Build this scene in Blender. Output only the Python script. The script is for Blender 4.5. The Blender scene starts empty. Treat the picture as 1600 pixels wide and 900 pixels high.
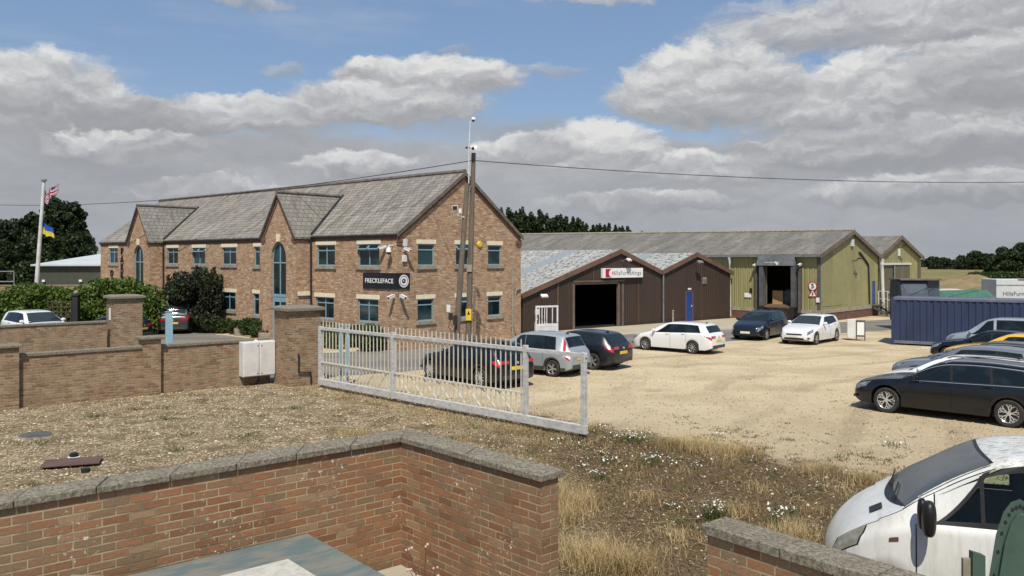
import bpy, math, random
import numpy as np
from mathutils import Vector, Matrix

# ------------------------------------------------------------------ camera, world, sun
SC = bpy.context.scene
COL = SC.collection
cam_d = bpy.data.cameras.new('camera')
cam = bpy.data.objects.new('camera', cam_d); COL.objects.link(cam)
cam.location = (0, 0, 4.1)
cam.rotation_euler = (math.radians(90), 0, 0)
cam_d.sensor_width = 36; cam_d.lens = 29.25; cam_d.shift_y = -0.0284
cam_d.clip_start = 0.05; cam_d.clip_end = 6000
SC.camera = cam

SUN_EL = math.radians(56)
SUN_AZ = math.radians(180)      # from +Y, clockwise: the sun is behind the camera
world = bpy.data.worlds.new("World"); SC.world = world
world.use_nodes = True
SC.view_settings.view_transform = 'Standard'
SC.view_settings.look = 'None'
SC.view_settings.exposure = 0.0
SC.view_settings.gamma = 1.0
SC.view_settings.use_curve_mapping = False


class NT:
    """small helper to write node trees as expressions"""
    def __init__(s, tree): s.t = tree
    def n(s, typ, **k):
        nd = s.t.nodes.new(typ)
        for a, b in k.items(): setattr(nd, a, b)
        return nd
    def l(s, a, b): s.t.links.new(a, b)
    def put(s, sock, v):
        if isinstance(v, bpy.types.NodeSocket): s.l(v, sock)
        elif v is not None:
            if isinstance(v, (tuple, list)) and len(v) == 3 and sock.type == 'RGBA': v = (*v, 1)
            sock.default_value = v
    def m(s, op, a, b=None, c=None, clamp=False):
        nd = s.n('ShaderNodeMath', operation=op, use_clamp=clamp)
        s.put(nd.inputs[0], a); s.put(nd.inputs[1], b)
        if c is not None: s.put(nd.inputs[2], c)
        return nd.outputs[0]
    def vm(s, op, a, b=None):
        nd = s.n('ShaderNodeVectorMath', operation=op)
        s.put(nd.inputs[0], a)
        if b is not None: s.put(nd.inputs[1], b)
        return nd.outputs[0]
    def noise(s, vec, scale, detail=4, rough=.55, dist=0, out=0):
        nd = s.n('ShaderNodeTexNoise')
        if vec is not None: s.l(vec, nd.inputs['Vector'])
        nd.inputs['Scale'].default_value = scale; nd.inputs['Detail'].default_value = detail
        nd.inputs['Roughness'].default_value = rough; nd.inputs['Distortion'].default_value = dist
        return nd.outputs[out]
    def ramp(s, fac, stops, interp='LINEAR'):
        nd = s.n('ShaderNodeValToRGB'); cr = nd.color_ramp; cr.interpolation = interp
        while len(cr.elements) > 1: cr.elements.remove(cr.elements[-1])
        cr.elements[0].position = stops[0][0]; c = stops[0][1]
        cr.elements[0].color = (*c, 1) if isinstance(c, tuple) else (c, c, c, 1)
        for p, c in stops[1:]:
            e = cr.elements.new(p); e.color = (*c, 1) if isinstance(c, tuple) else (c, c, c, 1)
        s.put(nd.inputs[0], fac)
        return nd.outputs[0]
    def mix(s, fac, a, b, mode='MIX'):
        nd = s.n('ShaderNodeMix', data_type='RGBA', blend_type=mode)
        s.put(nd.inputs[0], fac); s.put(nd.inputs[6], a); s.put(nd.inputs[7], b)
        return nd.outputs[2]
    def step(s, v, lo, hi):
        nd = s.n('ShaderNodeMapRange', interpolation_type='SMOOTHSTEP', clamp=True)
        s.put(nd.inputs[0], v); nd.inputs[1].default_value = lo; nd.inputs[2].default_value = hi
        return nd.outputs[0]
    def mapping(s, vec, scale=(1, 1, 1), loc=(0, 0, 0), rot=(0, 0, 0)):
        nd = s.n('ShaderNodeMapping')
        s.l(vec, nd.inputs[0]); nd.inputs['Scale'].default_value = scale
        nd.inputs['Location'].default_value = loc; nd.inputs['Rotation'].default_value = rot
        return nd.outputs[0]


def pa(px, py):     # direction (azimuth, elevation) seen at a place of the photograph
    u = (px-800)/1300; v = (404.5-py)/1300
    return math.atan(u), math.atan(v*math.cos(math.atan(u)))


def build_world():
    T = NT(world.node_tree)
    world.node_tree.nodes.clear()
    out = T.n('ShaderNodeOutputWorld'); bg = T.n('ShaderNodeBackground'); T.l(bg.outputs[0], out.inputs[0])
    sky = T.n('ShaderNodeTexSky', sky_type='NISHITA'); sky.sun_disc = False
    sky.sun_elevation = SUN_EL; sky.sun_rotation = SUN_AZ
    sky.air_density = 1.0; sky.dust_density = 0.6; sky.ozone_density = 1.6
    tc = T.n('ShaderNodeTexCoord'); d = T.vm('NORMALIZE', tc.outputs['Generated'])
    sp = T.n('ShaderNodeSeparateXYZ'); T.l(d, sp.inputs[0])
    az = T.m('ARCTAN2', sp.outputs[0], sp.outputs[1]); el = T.m('ARCSINE', sp.outputs[2])
    cb = T.n('ShaderNodeCombineXYZ'); T.l(az, cb.inputs[0]); T.l(el, cb.inputs[1]); P = cb.outputs[0]
    def centred(vec, amp): return T.vm('MULTIPLY', T.vm('SUBTRACT', vec, (.5, .5, .5)), amp)
    w1 = centred(T.noise(T.mapping(P, (7, 12, 1)), 1.0, 2, .5, out=1), (.075, .040, 0))
    w2 = centred(T.noise(T.mapping(P, (26, 38, 1), (3, 1, 0)), 1.0, 6, .62, out=1), (.046, .032, 0))
    Pw = T.vm('ADD', P, T.vm('ADD', w1, w2))
    sw = T.n('ShaderNodeSeparateXYZ'); T.l(Pw, sw.inputs[0]); wa, we = sw.outputs[0], sw.outputs[1]
    big = T.noise(T.mapping(Pw, (5, 15, 1), (2, 7, 0)), 1.0, 5, .55)
    puff = T.noise(T.mapping(Pw, (17, 34, 1), (8, 2, 0)), 1.0, 8, .60)
    puff2 = T.noise(T.mapping(Pw, (17, 34, 1), (8, 2.30, 0)), 1.0, 8, .60)     # the same puffs a little higher up
    relief = T.m('MULTIPLY', T.m('SUBTRACT', puff, puff2), 1.2)
    ramp_stops = [(0, (.42, .435, .465)), (.30, (.49, .50, .53)), (.55, (.60, .61, .635)), (.78, (.76, .77, .78)), (1, (.93, .93, .92))]
    def shade(v): return T.vm('MULTIPLY', T.ramp(v, ramp_stops), (8, 8, 8))
    col = T.mix(.40, sky.outputs[0], (2.5, 3.85, 6.3))
    # thin veils high up
    veil = T.m('MULTIPLY', T.step(T.noise(T.mapping(P, (3, 14, 1), (1, 4, 0)), 1.0, 6, .6), .50, .75), .35)
    col = T.mix(veil, col, (4.6, 5.2, 6.4))
    def cloud(col, px, py, rx, up, dn, b=0.0, soft=.30, op=1.0):
        a, e = pa(px, py)
        x = T.m('DIVIDE', T.m('SUBTRACT', wa, a), rx/1300)
        dy = T.m('SUBTRACT', we, e)
        y = T.m('ADD', T.m('DIVIDE', T.m('MAXIMUM', dy, 0), up/1300), T.m('DIVIDE', T.m('MINIMUM', dy, 0), dn/1300))
        q = T.m('ADD', T.m('MULTIPLY', x, x), T.m('MULTIPLY', y, y))
        q = T.m('SUBTRACT', q, T.m('MULTIPLY', T.m('SUBTRACT', puff, .5), 1.5))
        mask = T.m('MULTIPLY', T.m('SUBTRACT', 1.0, T.step(q, 1.0-soft, 1.0+soft)), op)
        v = T.m('ADD', T.m('ADD', T.m('MULTIPLY', y, .40), .34+b), T.m('ADD', relief, T.m('MULTIPLY', T.m('SUBTRACT', puff, .5), .55)))
        v = T.m('SUBTRACT', v, T.m('MULTIPLY', x, .05))
        return T.mix(mask, col, shade(v))
    # far decks first, nearer heads over them
    for c in ((1380, 30, 240, 50, 45, .12, .5, .95), (1600, 40, 160, 60, 60, .0, .5, .9), (390, -2, 70, 12, 8, .2, .6, .6), (930, -2, 95, 14, 10, .3, .6, .7), (440, 108, 34, 12, 10, -.1, .7, .5), (705, 72, 24, 10, 10, -.05, .7, .4), (850, 108, 60, 12, 10, .0, .7, .5)): col = cloud(col, *c)
    # the broad grey deck towards the horizon
    deck = T.m('SUBTRACT', 1.0, T.step(T.m('ADD', we, T.m('MULTIPLY', T.m('SUBTRACT', big, .5), .12)), .128, .172))
    deckv = T.m('ADD', T.m('ADD', .30, T.m('MULTIPLY', T.m('SUBTRACT', big, .5), 1.15)), T.m('ADD', T.m('MULTIPLY', relief, .35), T.m('MULTIPLY', T.m('SUBTRACT', puff, .5), .15)))
    col = T.mix(T.m('MULTIPLY', deck, .96), col, shade(deckv))
    for c in ((60, 150, 120, 62, 60, .16), (230, 178, 150, 30, 45, -.12), (150, 165, 110, 32, 40, -.10), (390, 178, 120, 32, 30, .22),
              (690, 128, 128, 46, 30, .26), (600, 125, 70, 30, 25, .14), (590, 168, 165, 40, 26, .12), (1500, 175, 180, 88, 45, -.02), (1330, 165, 150, 68, 40, .20),
              (1100, 150, 145, 80, 44, .16), (1560, 120, 110, 60, 40, .02), (935, 236, 95, 50, 30, .34), (820, 235, 90, 26, 22, .16), (1110, 268, 120, 34, 18, .20),
              (1420, 235, 230, 40, 30, -.04), (200, 225, 110, 22, 22, .12), (560, 262, 90, 20, 18, .16), (1480, 300, 180, 26, 20, .0), (330, 300, 120, 20, 14, -.06), (1000, 320, 160, 18, 14, .04)):
        col = cloud(col, *c)
    low = T.m('MULTIPLY', T.m('SUBTRACT', 1.0, T.step(el, -.01, .11)), .62)
    col = T.mix(low, col, (3.45, 3.8, 4.25))
    col = T.mix(T.step(el, -.03, 0), (1.6, 1.5, 1.2), col)
    T.l(col, bg.inputs[0]); bg.inputs[1].default_value = 0.1
build_world()

sun_d = bpy.data.lights.new('sun', 'SUN'); sun_d.energy = 4.8; sun_d.angle = math.radians(.53)
sun_d.color = (1.0, .94, .83)
sun = bpy.data.objects.new('sun', sun_d); COL.objects.link(sun)
_S = Vector((math.sin(SUN_AZ)*math.cos(SUN_EL), math.cos(SUN_AZ)*math.cos(SUN_EL), math.sin(SUN_EL)))
sun.rotation_euler = _S.to_track_quat('Z', 'Y').to_euler()
sun.location = (0, -20, 40)

RNG = np.random.default_rng(7)
random.seed(5)


# ------------------------------------------------------------------ mesh builder
class MB:
    def __init__(s): s.v = []; s.f = []; s.mi = []; s.cur = 0; s.M = None
    def av(s, p):
        p = Vector(p)
        if s.M is not None: p = s.M @ p
        s.v.append(tuple(p)); return len(s.v)-1
    def af(s, ids): s.f.append(tuple(ids)); s.mi.append(s.cur)
    def face(s, *pts): s.af([s.av(p) for p in pts])
    def box(s, x0, x1, y0, y1, z0, z1):
        i = [s.av((x, y, z)) for z in (z0, z1) for (x, y) in ((x0, y0), (x1, y0), (x1, y1), (x0, y1))]
        for q in ((3, 2, 1, 0), (4, 5, 6, 7), (0, 1, 5, 4), (1, 2, 6, 5), (2, 3, 7, 6), (3, 0, 4, 7)): s.af([i[k] for k in q])
        return s
    def prism(s, base, top):        # two equal rings
        n = len(base); a = [s.av(p) for p in base]; b = [s.av(p) for p in top]
        s.af(a[::-1]); s.af(b)
        for k in range(n): s.af([a[k], a[(k+1) % n], b[(k+1) % n], b[k]])
        return s
    def cyl(s, p0, p1, r0, r1=None, n=12, caps=True):
        r1 = r0 if r1 is None else r1
        p0 = Vector(p0); p1 = Vector(p1); d = (p1-p0).normalized()
        u = d.orthogonal().normalized(); w = d.cross(u)
        a = []; b = []
        for k in range(n):
            t = 2*math.pi*k/n; o = u*math.cos(t)+w*math.sin(t)
            a.append(s.av(p0+o*r0)); b.append(s.av(p1+o*r1))
        for k in range(n): s.af([a[k], a[(k+1) % n], b[(k+1) % n], b[k]])
        if caps: s.af(a[::-1]); s.af(b)
        return s
    def tube(s, pts, r, n=8):
        pts = [Vector(p) for p in pts]; rings = []
        for i, p in enumerate(pts):
            d = (pts[min(i+1, len(pts)-1)]-pts[max(i-1, 0)]).normalized()
            u = d.cross(Vector((0, 0, 1)));  u = u.normalized() if u.length > 1e-3 else Vector((1, 0, 0)); w = d.cross(u)
            rr = r[i] if isinstance(r, (list, tuple)) else r
            rings.append([s.av(p+(u*math.cos(2*math.pi*k/n)+w*math.sin(2*math.pi*k/n))*rr) for k in range(n)])
        for a, b in zip(rings, rings[1:]):
            for k in range(n): s.af([a[k], a[(k+1) % n], b[(k+1) % n], b[k]])
        s.af(rings[0][::-1]); s.af(rings[-1]); return s
    def lathe(s, prof, c=(0, 0, 0), axis='Z', n=24, caps=True):     # prof: (radius, height)
        rings = []
        for (r, h) in prof:
            ring = []
            for k in range(n):
                t = 2*math.pi*k/n; a, b = r*math.cos(t), r*math.sin(t)
                p = {'Z': (a, b, h), 'Y': (a, h, b), 'X': (h, a, b)}[axis]
                ring.append(s.av((p[0]+c[0], p[1]+c[1], p[2]+c[2])))
            rings.append(ring)
        for A, B in zip(rings, rings[1:]):
            for k in range(n): s.af([A[k], A[(k+1) % n], B[(k+1) % n], B[k]])
        if caps and prof[0][0] > 1e-4: s.af(rings[0][::-1])
        if caps and prof[-1][0] > 1e-4: s.af(rings[-1])
        return s
    def ball(s, c, r, n=12, m=8, sc=(1, 1, 1)):
        return s.lathe2([(max(1e-5, math.sin(math.pi*i/m))*r, -math.cos(math.pi*i/m)*r) for i in range(m+1)], c, n, sc)
    def lathe2(s, prof, c, n, sc):
        rings = []
        for (r, h) in prof:
            rings.append([s.av((c[0]+r*math.cos(2*math.pi*k/n)*sc[0], c[1]+r*math.sin(2*math.pi*k/n)*sc[1], c[2]+h*sc[2])) for k in range(n)])
        for A, B in zip(rings, rings[1:]):
            for k in range(n): s.af([A[k], A[(k+1) % n], B[(k+1) % n], B[k]])
        return s
    def mesh(s, name, uv=True, fix=True):
        me = bpy.data.meshes.new(name)
        me.from_pydata(s.v, [], s.f)
        if fix:
            import bmesh
            bm = bmesh.new(); bm.from_mesh(me); bmesh.ops.remove_doubles(bm, verts=bm.verts, dist=1e-5)
            bmesh.ops.recalc_face_normals(bm, faces=bm.faces); bm.to_mesh(me); bm.free()
        elif any(s.mi): me.polygons.foreach_set('material_index', s.mi)
        if uv: box_uv(me)
        return me
    def build(s, name, mat, parent=None, smooth=False, uv=True, fix=True, loc=None, rotz=None, bevel=0):
        me = s.mesh(name, uv, fix)
        return link(name, me, mat, parent, smooth, loc, rotz, bevel)


def box_uv(me):
    uvl = me.uv_layers.new(name='UVMap')
    nl = len(me.loops); vi = np.empty(nl, np.int32); me.loops.foreach_get('vertex_index', vi)
    co = np.empty(len(me.vertices)*3); me.vertices.foreach_get('co', co); co = co.reshape(-1, 3)
    pn = np.empty(len(me.polygons)*3); me.polygons.foreach_get('normal', pn); pn = pn.reshape(-1, 3)
    lt = np.empty(len(me.polygons), np.int32); me.polygons.foreach_get('loop_total', lt)
    n = np.repeat(pn, lt, axis=0); p = co[vi]
    t = np.stack([-n[:, 1], n[:, 0], np.zeros(len(n))], 1); L = np.linalg.norm(t, axis=1)
    flat = L < .05; t[flat] = (1, 0, 0); t[~flat] /= L[~flat][:, None]
    b = np.cross(n, t); b[flat] = (0, 1, 0)
    uv = np.stack([(p*t).sum(1), (p*b).sum(1)], 1).astype(np.float32)
    uvl.data.foreach_set('uv', uv.ravel())


def link(name, me, mat, parent=None, smooth=False, loc=None, rotz=None, bevel=0):
    o = bpy.data.objects.new(name, me); COL.objects.link(o)
    for m in (mat if isinstance(mat, (list, tuple)) else [mat]): me.materials.append(m)
    if smooth:
        me.polygons.foreach_set('use_smooth', [True]*len(me.polygons))
        me.set_sharp_from_angle(angle=math.radians(smooth if smooth > 1 else 40))
    if parent is not None: o.parent = parent
    if loc is not None: o.location = loc
    if rotz is not None: o.rotation_euler = (0, 0, rotz)
    if bevel:
        bv = o.modifiers.new('bevel', 'BEVEL'); bv.width = bevel; bv.segments = 2; bv.limit_method = 'ANGLE'
        bv.harden_normals = False
    return o


def np_mesh(name, v, f, mat, parent=None, smooth=False):
    me = bpy.data.meshes.new(name)
    v = np.asarray(v, np.float32); f = np.asarray(f, np.int32); k = f.shape[1]
    me.vertices.add(len(v)); me.vertices.foreach_set('co', v.ravel())
    me.loops.add(f.size); me.loops.foreach_set('vertex_index', f.ravel())
    me.polygons.add(len(f)); me.polygons.foreach_set('loop_start', np.arange(0, f.size, k, dtype=np.int32))
    try: me.polygons.foreach_set('loop_total', np.full(len(f), k, np.int32))
    except Exception: pass
    me.update(calc_edges=True); me.validate()
    o = bpy.data.objects.new(name, me); COL.objects.link(o); me.materials.append(mat)
    if parent is not None: o.parent = parent
    if smooth: me.polygons.foreach_set('use_smooth', [True]*len(me.polygons))
    return o


def tag(o, label=None, cat=None, group=None, kind=None):
    if label: o['label'] = label
    if cat: o['category'] = cat
    if group: o['group'] = group
    if kind: o['kind'] = kind
    return o


def thing(name, label, cat, loc=(0, 0, 0), rotz=0, group=None):
    o = bpy.data.objects.new(name, None); COL.objects.link(o)
    o.location = loc; o.rotation_euler = (0, 0, rotz); o.empty_display_size = .3
    return tag(o, label, cat, group)


def dup(o, loc=None, rotz=None, label=None, group=None, scale=None, parent=None):
    c = o.copy(); COL.objects.link(c); c.parent = parent
    if loc is not None: c.location = loc
    if rotz is not None: c.rotation_euler = (0, 0, rotz)
    if scale is not None: c.scale = scale if isinstance(scale, (tuple, list)) else (scale,)*3
    if label: c['label'] = label
    if group: c['group'] = group
    for ch in list(o.children): dup(ch, parent=c)
    return c


def text_mesh(txt, size, depth=.01, align='CENTER', shear=0, space=1.0, bold=0):
    cu = bpy.data.curves.new('lettering', 'FONT'); cu.body = txt; cu.size = size; cu.extrude = depth
    cu.align_x = align; cu.align_y = 'CENTER'; cu.shear = shear; cu.space_character = space; cu.offset = bold
    o = bpy.data.objects.new('tmp_text', cu); COL.objects.link(o)
    bpy.context.view_layer.update()
    me = bpy.data.meshes.new_from_object(o.evaluated_get(bpy.context.evaluated_depsgraph_get()))
    bpy.data.objects.remove(o); me.name = 'lettering'
    me.materials.clear()
    return me


def text(txt, size, mat, parent, loc, face=(0, -1), depth=.01, name='lettering', **k):
    """writing standing upright, its front looking along face (x, y)"""
    me = text_mesh(txt, size, depth, **k)
    rz = math.atan2(face[1], face[0])+math.pi/2
    me.transform(Matrix.Translation(loc) @ Matrix.Rotation(rz, 4, 'Z') @ Matrix.Rotation(math.pi/2, 4, 'X'))
    return link(name, me, mat, parent)

# ------------------------------------------------------------------ materials
def new_mat(name):
    m = bpy.data.materials.new(name); m.use_nodes = True
    nt = m.node_tree; b = nt.nodes['Principled BSDF']
    return m, NT(nt), b


def mat(name, c, rough=.6, c2=None, scale=4, metallic=0, coat=0, bump=0, bscale=None, spec=.5, stretch=(1, 1, 1), contrast=(.35, .7), coords='Object', detail=5):
    m, T, b = new_mat(name)
    tc = T.n('ShaderNodeTexCoord').outputs[coords]
    v = T.mapping(tc, stretch)
    n = T.noise(v, scale, detail, .6)
    c2 = c2 if c2 is not None else tuple(x*.78 for x in c)
    T.put(b.inputs['Base Color'], T.mix(T.step(n, *contrast), c, c2))
    T.put(b.inputs['Roughness'], T.m('ADD', T.m('MULTIPLY', n, .16), rough-.08, clamp=True))
    b.inputs['Metallic'].default_value = metallic; b.inputs['Coat Weight'].default_value = coat
    b.inputs['Coat Roughness'].default_value = .06
    b.inputs['Specular IOR Level'].default_value = spec
    if bump:
        bp = T.n('ShaderNodeBump'); bp.inputs['Strength'].default_value = 1; bp.inputs['Distance'].default_value = bump
        T.l(T.noise(v, bscale or scale*6, 6, .65), bp.inputs['Height']); T.l(bp.outputs[0], b.inputs['Normal'])
    return m


def brick_mat(name, tones, mortar, mw=.011, bump=.006, patch=None, patch_amt=.3, mortar_gap=.0, efflor=0, dark=None):
    m, T, b = new_mat(name)
    uv = T.n('ShaderNodeTexCoord').outputs['UV']; oc = T.n('ShaderNodeTexCoord').outputs['Object']
    wob = T.vm('MULTIPLY', T.vm('SUBTRACT', T.noise(uv, 9, 2, .5, out=1), (.5, .5, .5)), (.006, .005, 0))
    uvw = T.vm('ADD', uv, wob)
    br = T.n('ShaderNodeTexBrick'); T.l(uvw, br.inputs['Vector'])
    br.offset = .5; br.squash = 1
    for k, v in (('Color1', (0, 0, 0, 1)), ('Color2', (1, 1, 1, 1)), ('Mortar', (.5, .5, .5, 1)), ('Scale', 1), ('Mortar Size', mw), ('Mortar Smooth', .25), ('Bias', 0), ('Brick Width', .225), ('Row Height', .075)):
        br.inputs[k].default_value = v
    tint = T.m('ADD', br.outputs['Color'], 0)
    n = len(tones)
    bc = T.ramp(tint, [((i+.5)/n, t) for i, t in enumerate(tones)])
    fine = T.noise(uv, 38, 5, .7); blot = T.noise(oc, .55, 4, .6)
    bc = T.mix(T.m('MULTIPLY', T.step(fine, .4, .75), .35), bc, tuple(x*.55 for x in tones[0]))
    bc = T.mix(T.m('MULTIPLY', T.step(T.noise(uv, 14, 4, .7), .55, .75), .30), bc, tuple(min(1, x*1.7+.05) for x in tones[-1]))
    if patch: bc = T.mix(T.m('MULTIPLY', T.step(blot, .45, .7), patch_amt), bc, patch)
    mo = T.mix(T.step(T.noise(uv, 3.1, 4, .6), .42, .62), mortar, tuple(x*.5 for x in mortar))
    col = T.mix(br.outputs['Fac'], bc, mo)
    if efflor:
        e = T.m('MULTIPLY', T.step(T.noise(uv, 21, 4, .6), .60, .66), T.step(T.noise(uv, 1.3, 3, .6), .48, .6))
        col = T.mix(T.m('MULTIPLY', e, efflor), col, (.72, .68, .58))
    if dark: col = T.mix(T.m('MULTIPLY', T.step(T.noise(T.mapping(oc, (.8, .8, .25)), 1.0, 5, .65), .55, .8), .5), col, dark)
    T.l(col, b.inputs['Base Color']); b.inputs['Roughness'].default_value = .88; b.inputs['Specular IOR Level'].default_value = .25
    h = T.m('ADD', T.m('MULTIPLY', T.m('SUBTRACT', 1.0, br.outputs['Fac']), 1.0), T.m('MULTIPLY', fine, .45))
    bp = T.n('ShaderNodeBump'); bp.inputs['Distance'].default_value = bump; bp.inputs['Strength'].default_value = 1
    T.l(h, bp.inputs['Height']); T.l(bp.outputs[0], b.inputs['Normal'])
    return m


def roof_mat(name, c1, c2, stain, row=.26, wid=.30, streak=1.0, streakc=(.5, .48, .42)):
    m, T, b = new_mat(name)
    uv = T.n('ShaderNodeTexCoord').outputs['UV']
    br = T.n('ShaderNodeTexBrick'); T.l(uv, br.inputs['Vector'])
    for k, v in (('Color1', (0, 0, 0, 1)), ('Color2', (1, 1, 1, 1)), ('Mortar', (.5, .5, .5, 1)), ('Scale', 1), ('Mortar Size', .016), ('Mortar Smooth', .1), ('Brick Width', wid), ('Row Height', row)):
        br.inputs[k].default_value = v
    c = T.mix(br.outputs['Color'], c1, c2)
    c = T.mix(T.m('MULTIPLY', T.step(T.noise(T.mapping(uv, (1.1, .18, 1)), 2.2, 5, .65), .45, .66), .75*streak), c, streakc)
    c = T.mix(T.m('MULTIPLY', T.step(T.noise(T.mapping(uv, (1.6, .22, 1), (5, 2, 0)), 2.0, 5, .65), .5, .7), .7), c, stain)
    c = T.mix(T.m('MULTIPLY', T.step(T.noise(uv, 11, 4, .6), .5, .75), .4), c, stain)
    c = T.mix(T.m('MULTIPLY', br.outputs['Fac'], .65), c, tuple(x*.4 for x in stain))
    T.l(c, b.inputs['Base Color']); b.inputs['Roughness'].default_value = .85; b.inputs['Specular IOR Level'].default_value = .3
    sep = T.n('ShaderNodeSeparateXYZ'); T.l(uv, sep.inputs[0])
    saw = T.m('FRACT', T.m('DIVIDE', sep.outputs[1], row))
    bp = T.n('ShaderNodeBump'); bp.inputs['Distance'].default_value = .03; T.l(T.m('SUBTRACT', 1.0, saw), bp.inputs['Height'])
    T.l(bp.outputs[0], b.inputs['Normal'])
    return m


def sheet_mat(name, c1, c2, pitch=.15, c3=None, dirt=.6, rough=.75, depth=.03, s1=1.0, thr=(.5, .62), lap=2.2, bandc=None, band=0):
    """profiled sheeting: ribs run up the slope (UV v), laps across"""
    m, T, b = new_mat(name)
    uv = T.n('ShaderNodeTexCoord').outputs['UV']
    sep = T.n('ShaderNodeSeparateXYZ'); T.l(uv, sep.inputs[0])
    u, v = sep.outputs[0], sep.outputs[1]
    c = T.mix(T.step(T.noise(T.mapping(uv, (1.2, .35, 1)), s1, 6, .65), .4, .65), c1, c2)
    if c3 is not None: c = T.mix(T.m('MULTIPLY', T.step(T.noise(T.mapping(uv, (1.0, .8, 1), (7, 3, 0)), s1*3.2, 7, .72), *thr), dirt), c, c3)
    # each sheet weathers a little differently
    wn = T.n('ShaderNodeTexWhiteNoise'); wn.noise_dimensions = '2D'
    cb = T.n('ShaderNodeCombineXYZ'); T.put(cb.inputs[0], T.m('FLOOR', T.m('DIVIDE', u, 1.0))); T.put(cb.inputs[1], T.m('FLOOR', T.m('DIVIDE', v, lap)))
    T.l(cb.outputs[0], wn.inputs['Vector'])
    c = T.mix(T.m('MULTIPLY', wn.outputs[0], .28), c, tuple(x*.55 for x in c1))
    lapm = T.step(T.m('ABSOLUTE', T.m('SUBTRACT', T.m('FRACT', T.m('DIVIDE', v, lap)), .5)), .488, .497)
    c = T.mix(T.m('MULTIPLY', lapm, .5), c, tuple(x*.35 for x in c1))
    if bandc: c = T.mix(T.m('MULTIPLY', T.step(T.m('ABSOLUTE', u), 3.4, 3.45), T.m('SUBTRACT', 1.0, T.step(T.m('ABSOLUTE', u), 4.6, 4.65))), c, bandc)
    T.l(c, b.inputs['Base Color']); b.inputs['Roughness'].default_value = rough
    w = T.m('SINE', T.m('MULTIPLY', u, 2*math.pi/pitch))
    bp = T.n('ShaderNodeBump'); bp.inputs['Distance'].default_value = depth; T.l(w, bp.inputs['Height']); T.l(bp.outputs[0], b.inputs['Normal'])
    return m


def leaf_mat(name, c1, c2, c3=None, rough=.55, sub=.0):
    m, T, b = new_mat(name)
    g = T.n('ShaderNodeNewGeometry')
    n = T.noise(T.n('ShaderNodeTexCoord').outputs['Object'], .8, 3, .5)
    c = T.mix(g.outputs['Random Per Island'], c1, c2)
    c = T.mix(T.step(n, .42, .66), c, c3 if c3 else c2)
    T.l(c, b.inputs['Base Color']); b.inputs['Roughness'].default_value = rough
    b.inputs['Specular IOR Level'].default_value = .3
    tr = T.n('ShaderNodeBsdfTranslucent'); T.l(T.mix(.5, c, c2), tr.inputs[0])
    mx = T.n('ShaderNodeMixShader'); mx.inputs[0].default_value = .22
    T.l(b.outputs[0], mx.inputs[1]); T.l(tr.outputs[0], mx.inputs[2])
    T.l(mx.outputs[0], m.node_tree.nodes['Material Output'].inputs[0])
    return m


def glass_mat(name, c=(.012, .02, .022), rough=.05, c2=(.03, .055, .06), scale=.8):
    m, T, b = new_mat(name)
    n = T.noise(T.mapping(T.n('ShaderNodeTexCoord').outputs['Object'], (1, 1, 1.5)), scale, 3, .5)
    rnd = T.n('ShaderNodeObjectInfo').outputs['Random']
    gc = T.mix(T.step(T.m('ADD', n, T.m('MULTIPLY', T.m('SUBTRACT', rnd, .5), .22)), .45, .6), c, c2)
    T.l(gc, b.inputs['Base Color'])
    b.inputs['Roughness'].default_value = rough; b.inputs['Specular IOR Level'].default_value = .55
    return m


def paint(name, c, metallic=0, rough=.32, dust=.12, dustc=(.42, .38, .30), coat=.8):
    m, T, b = new_mat(name)
    oc = T.n('ShaderNodeTexCoord').outputs['Object']
    n = T.noise(T.mapping(oc, (1.5, 1.5, 3)), 2.0, 6, .65)
    sep = T.n('ShaderNodeSeparateXYZ'); T.l(oc, sep.inputs[0])
    low = T.m('SUBTRACT', 1.0, T.step(sep.outputs[2], .12, .5))
    d = T.m('MULTIPLY', T.m('ADD', T.m('MULTIPLY', T.step(n, .4, .75), .6), T.m('MULTIPLY', low, .9)), dust)
    T.l(T.mix(d, c, dustc), b.inputs['Base Color'])
    T.put(b.inputs['Roughness'], T.m('ADD', rough, T.m('MULTIPLY', d, .8), clamp=True))
    b.inputs['Metallic'].default_value = metallic; b.inputs['Coat Weight'].default_value = coat; b.inputs['Coat Roughness'].default_value = .05
    return m


M = {}
M['brick_far'] = brick_mat('brick_office', [(.28, .15, .09), (.40, .235, .14), (.46, .295, .18), (.36, .20, .12), (.50, .345, .22), (.33, .185, .11), (.58, .43, .29)], (.46, .36, .25), patch=(.47, .31, .19), patch_amt=.4, dark=(.24, .14, .09))
M['brick_mid'] = brick_mat('brick_boundary', [(.20, .115, .07), (.29, .18, .11), (.33, .215, .13), (.26, .15, .09), (.38, .28, .18), (.30, .195, .12)], (.34, .28, .19), patch=(.23, .17, .10), patch_amt=.4, dark=(.11, .075, .05))
M['brick_near'] = brick_mat('brick_foreground', [(.23, .105, .052), (.31, .15, .078), (.24, .155, .088), (.33, .16, .08), (.29, .135, .068), (.34, .225, .13), (.27, .125, .064), (.23, .15, .084)], (.40, .32, .20), mw=.008, bump=.012, efflor=.9, patch=(.22, .16, .10), patch_amt=.3, dark=(.10, .07, .045))
M['brick_plinth'] = brick_mat('brick_plinth', [(.13, .06, .045), (.18, .085, .06), (.15, .075, .055)], (.16, .12, .09))
M['slate'] = roof_mat('roof_tiles', (.175, .157, .137), (.265, .242, .21), (.085, .075, .065), streakc=(.36, .33, .285))
M['bay_roof'] = roof_mat('bay_roof_tiles', (.195, .182, .16), (.265, .248, .215), (.11, .10, .085), streak=.5, streakc=(.34, .32, .28))
M['stone'] = mat('cream_stone', (.80, .73, .54), .8, (.68, .60, .43), 6, bump=.003)
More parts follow.
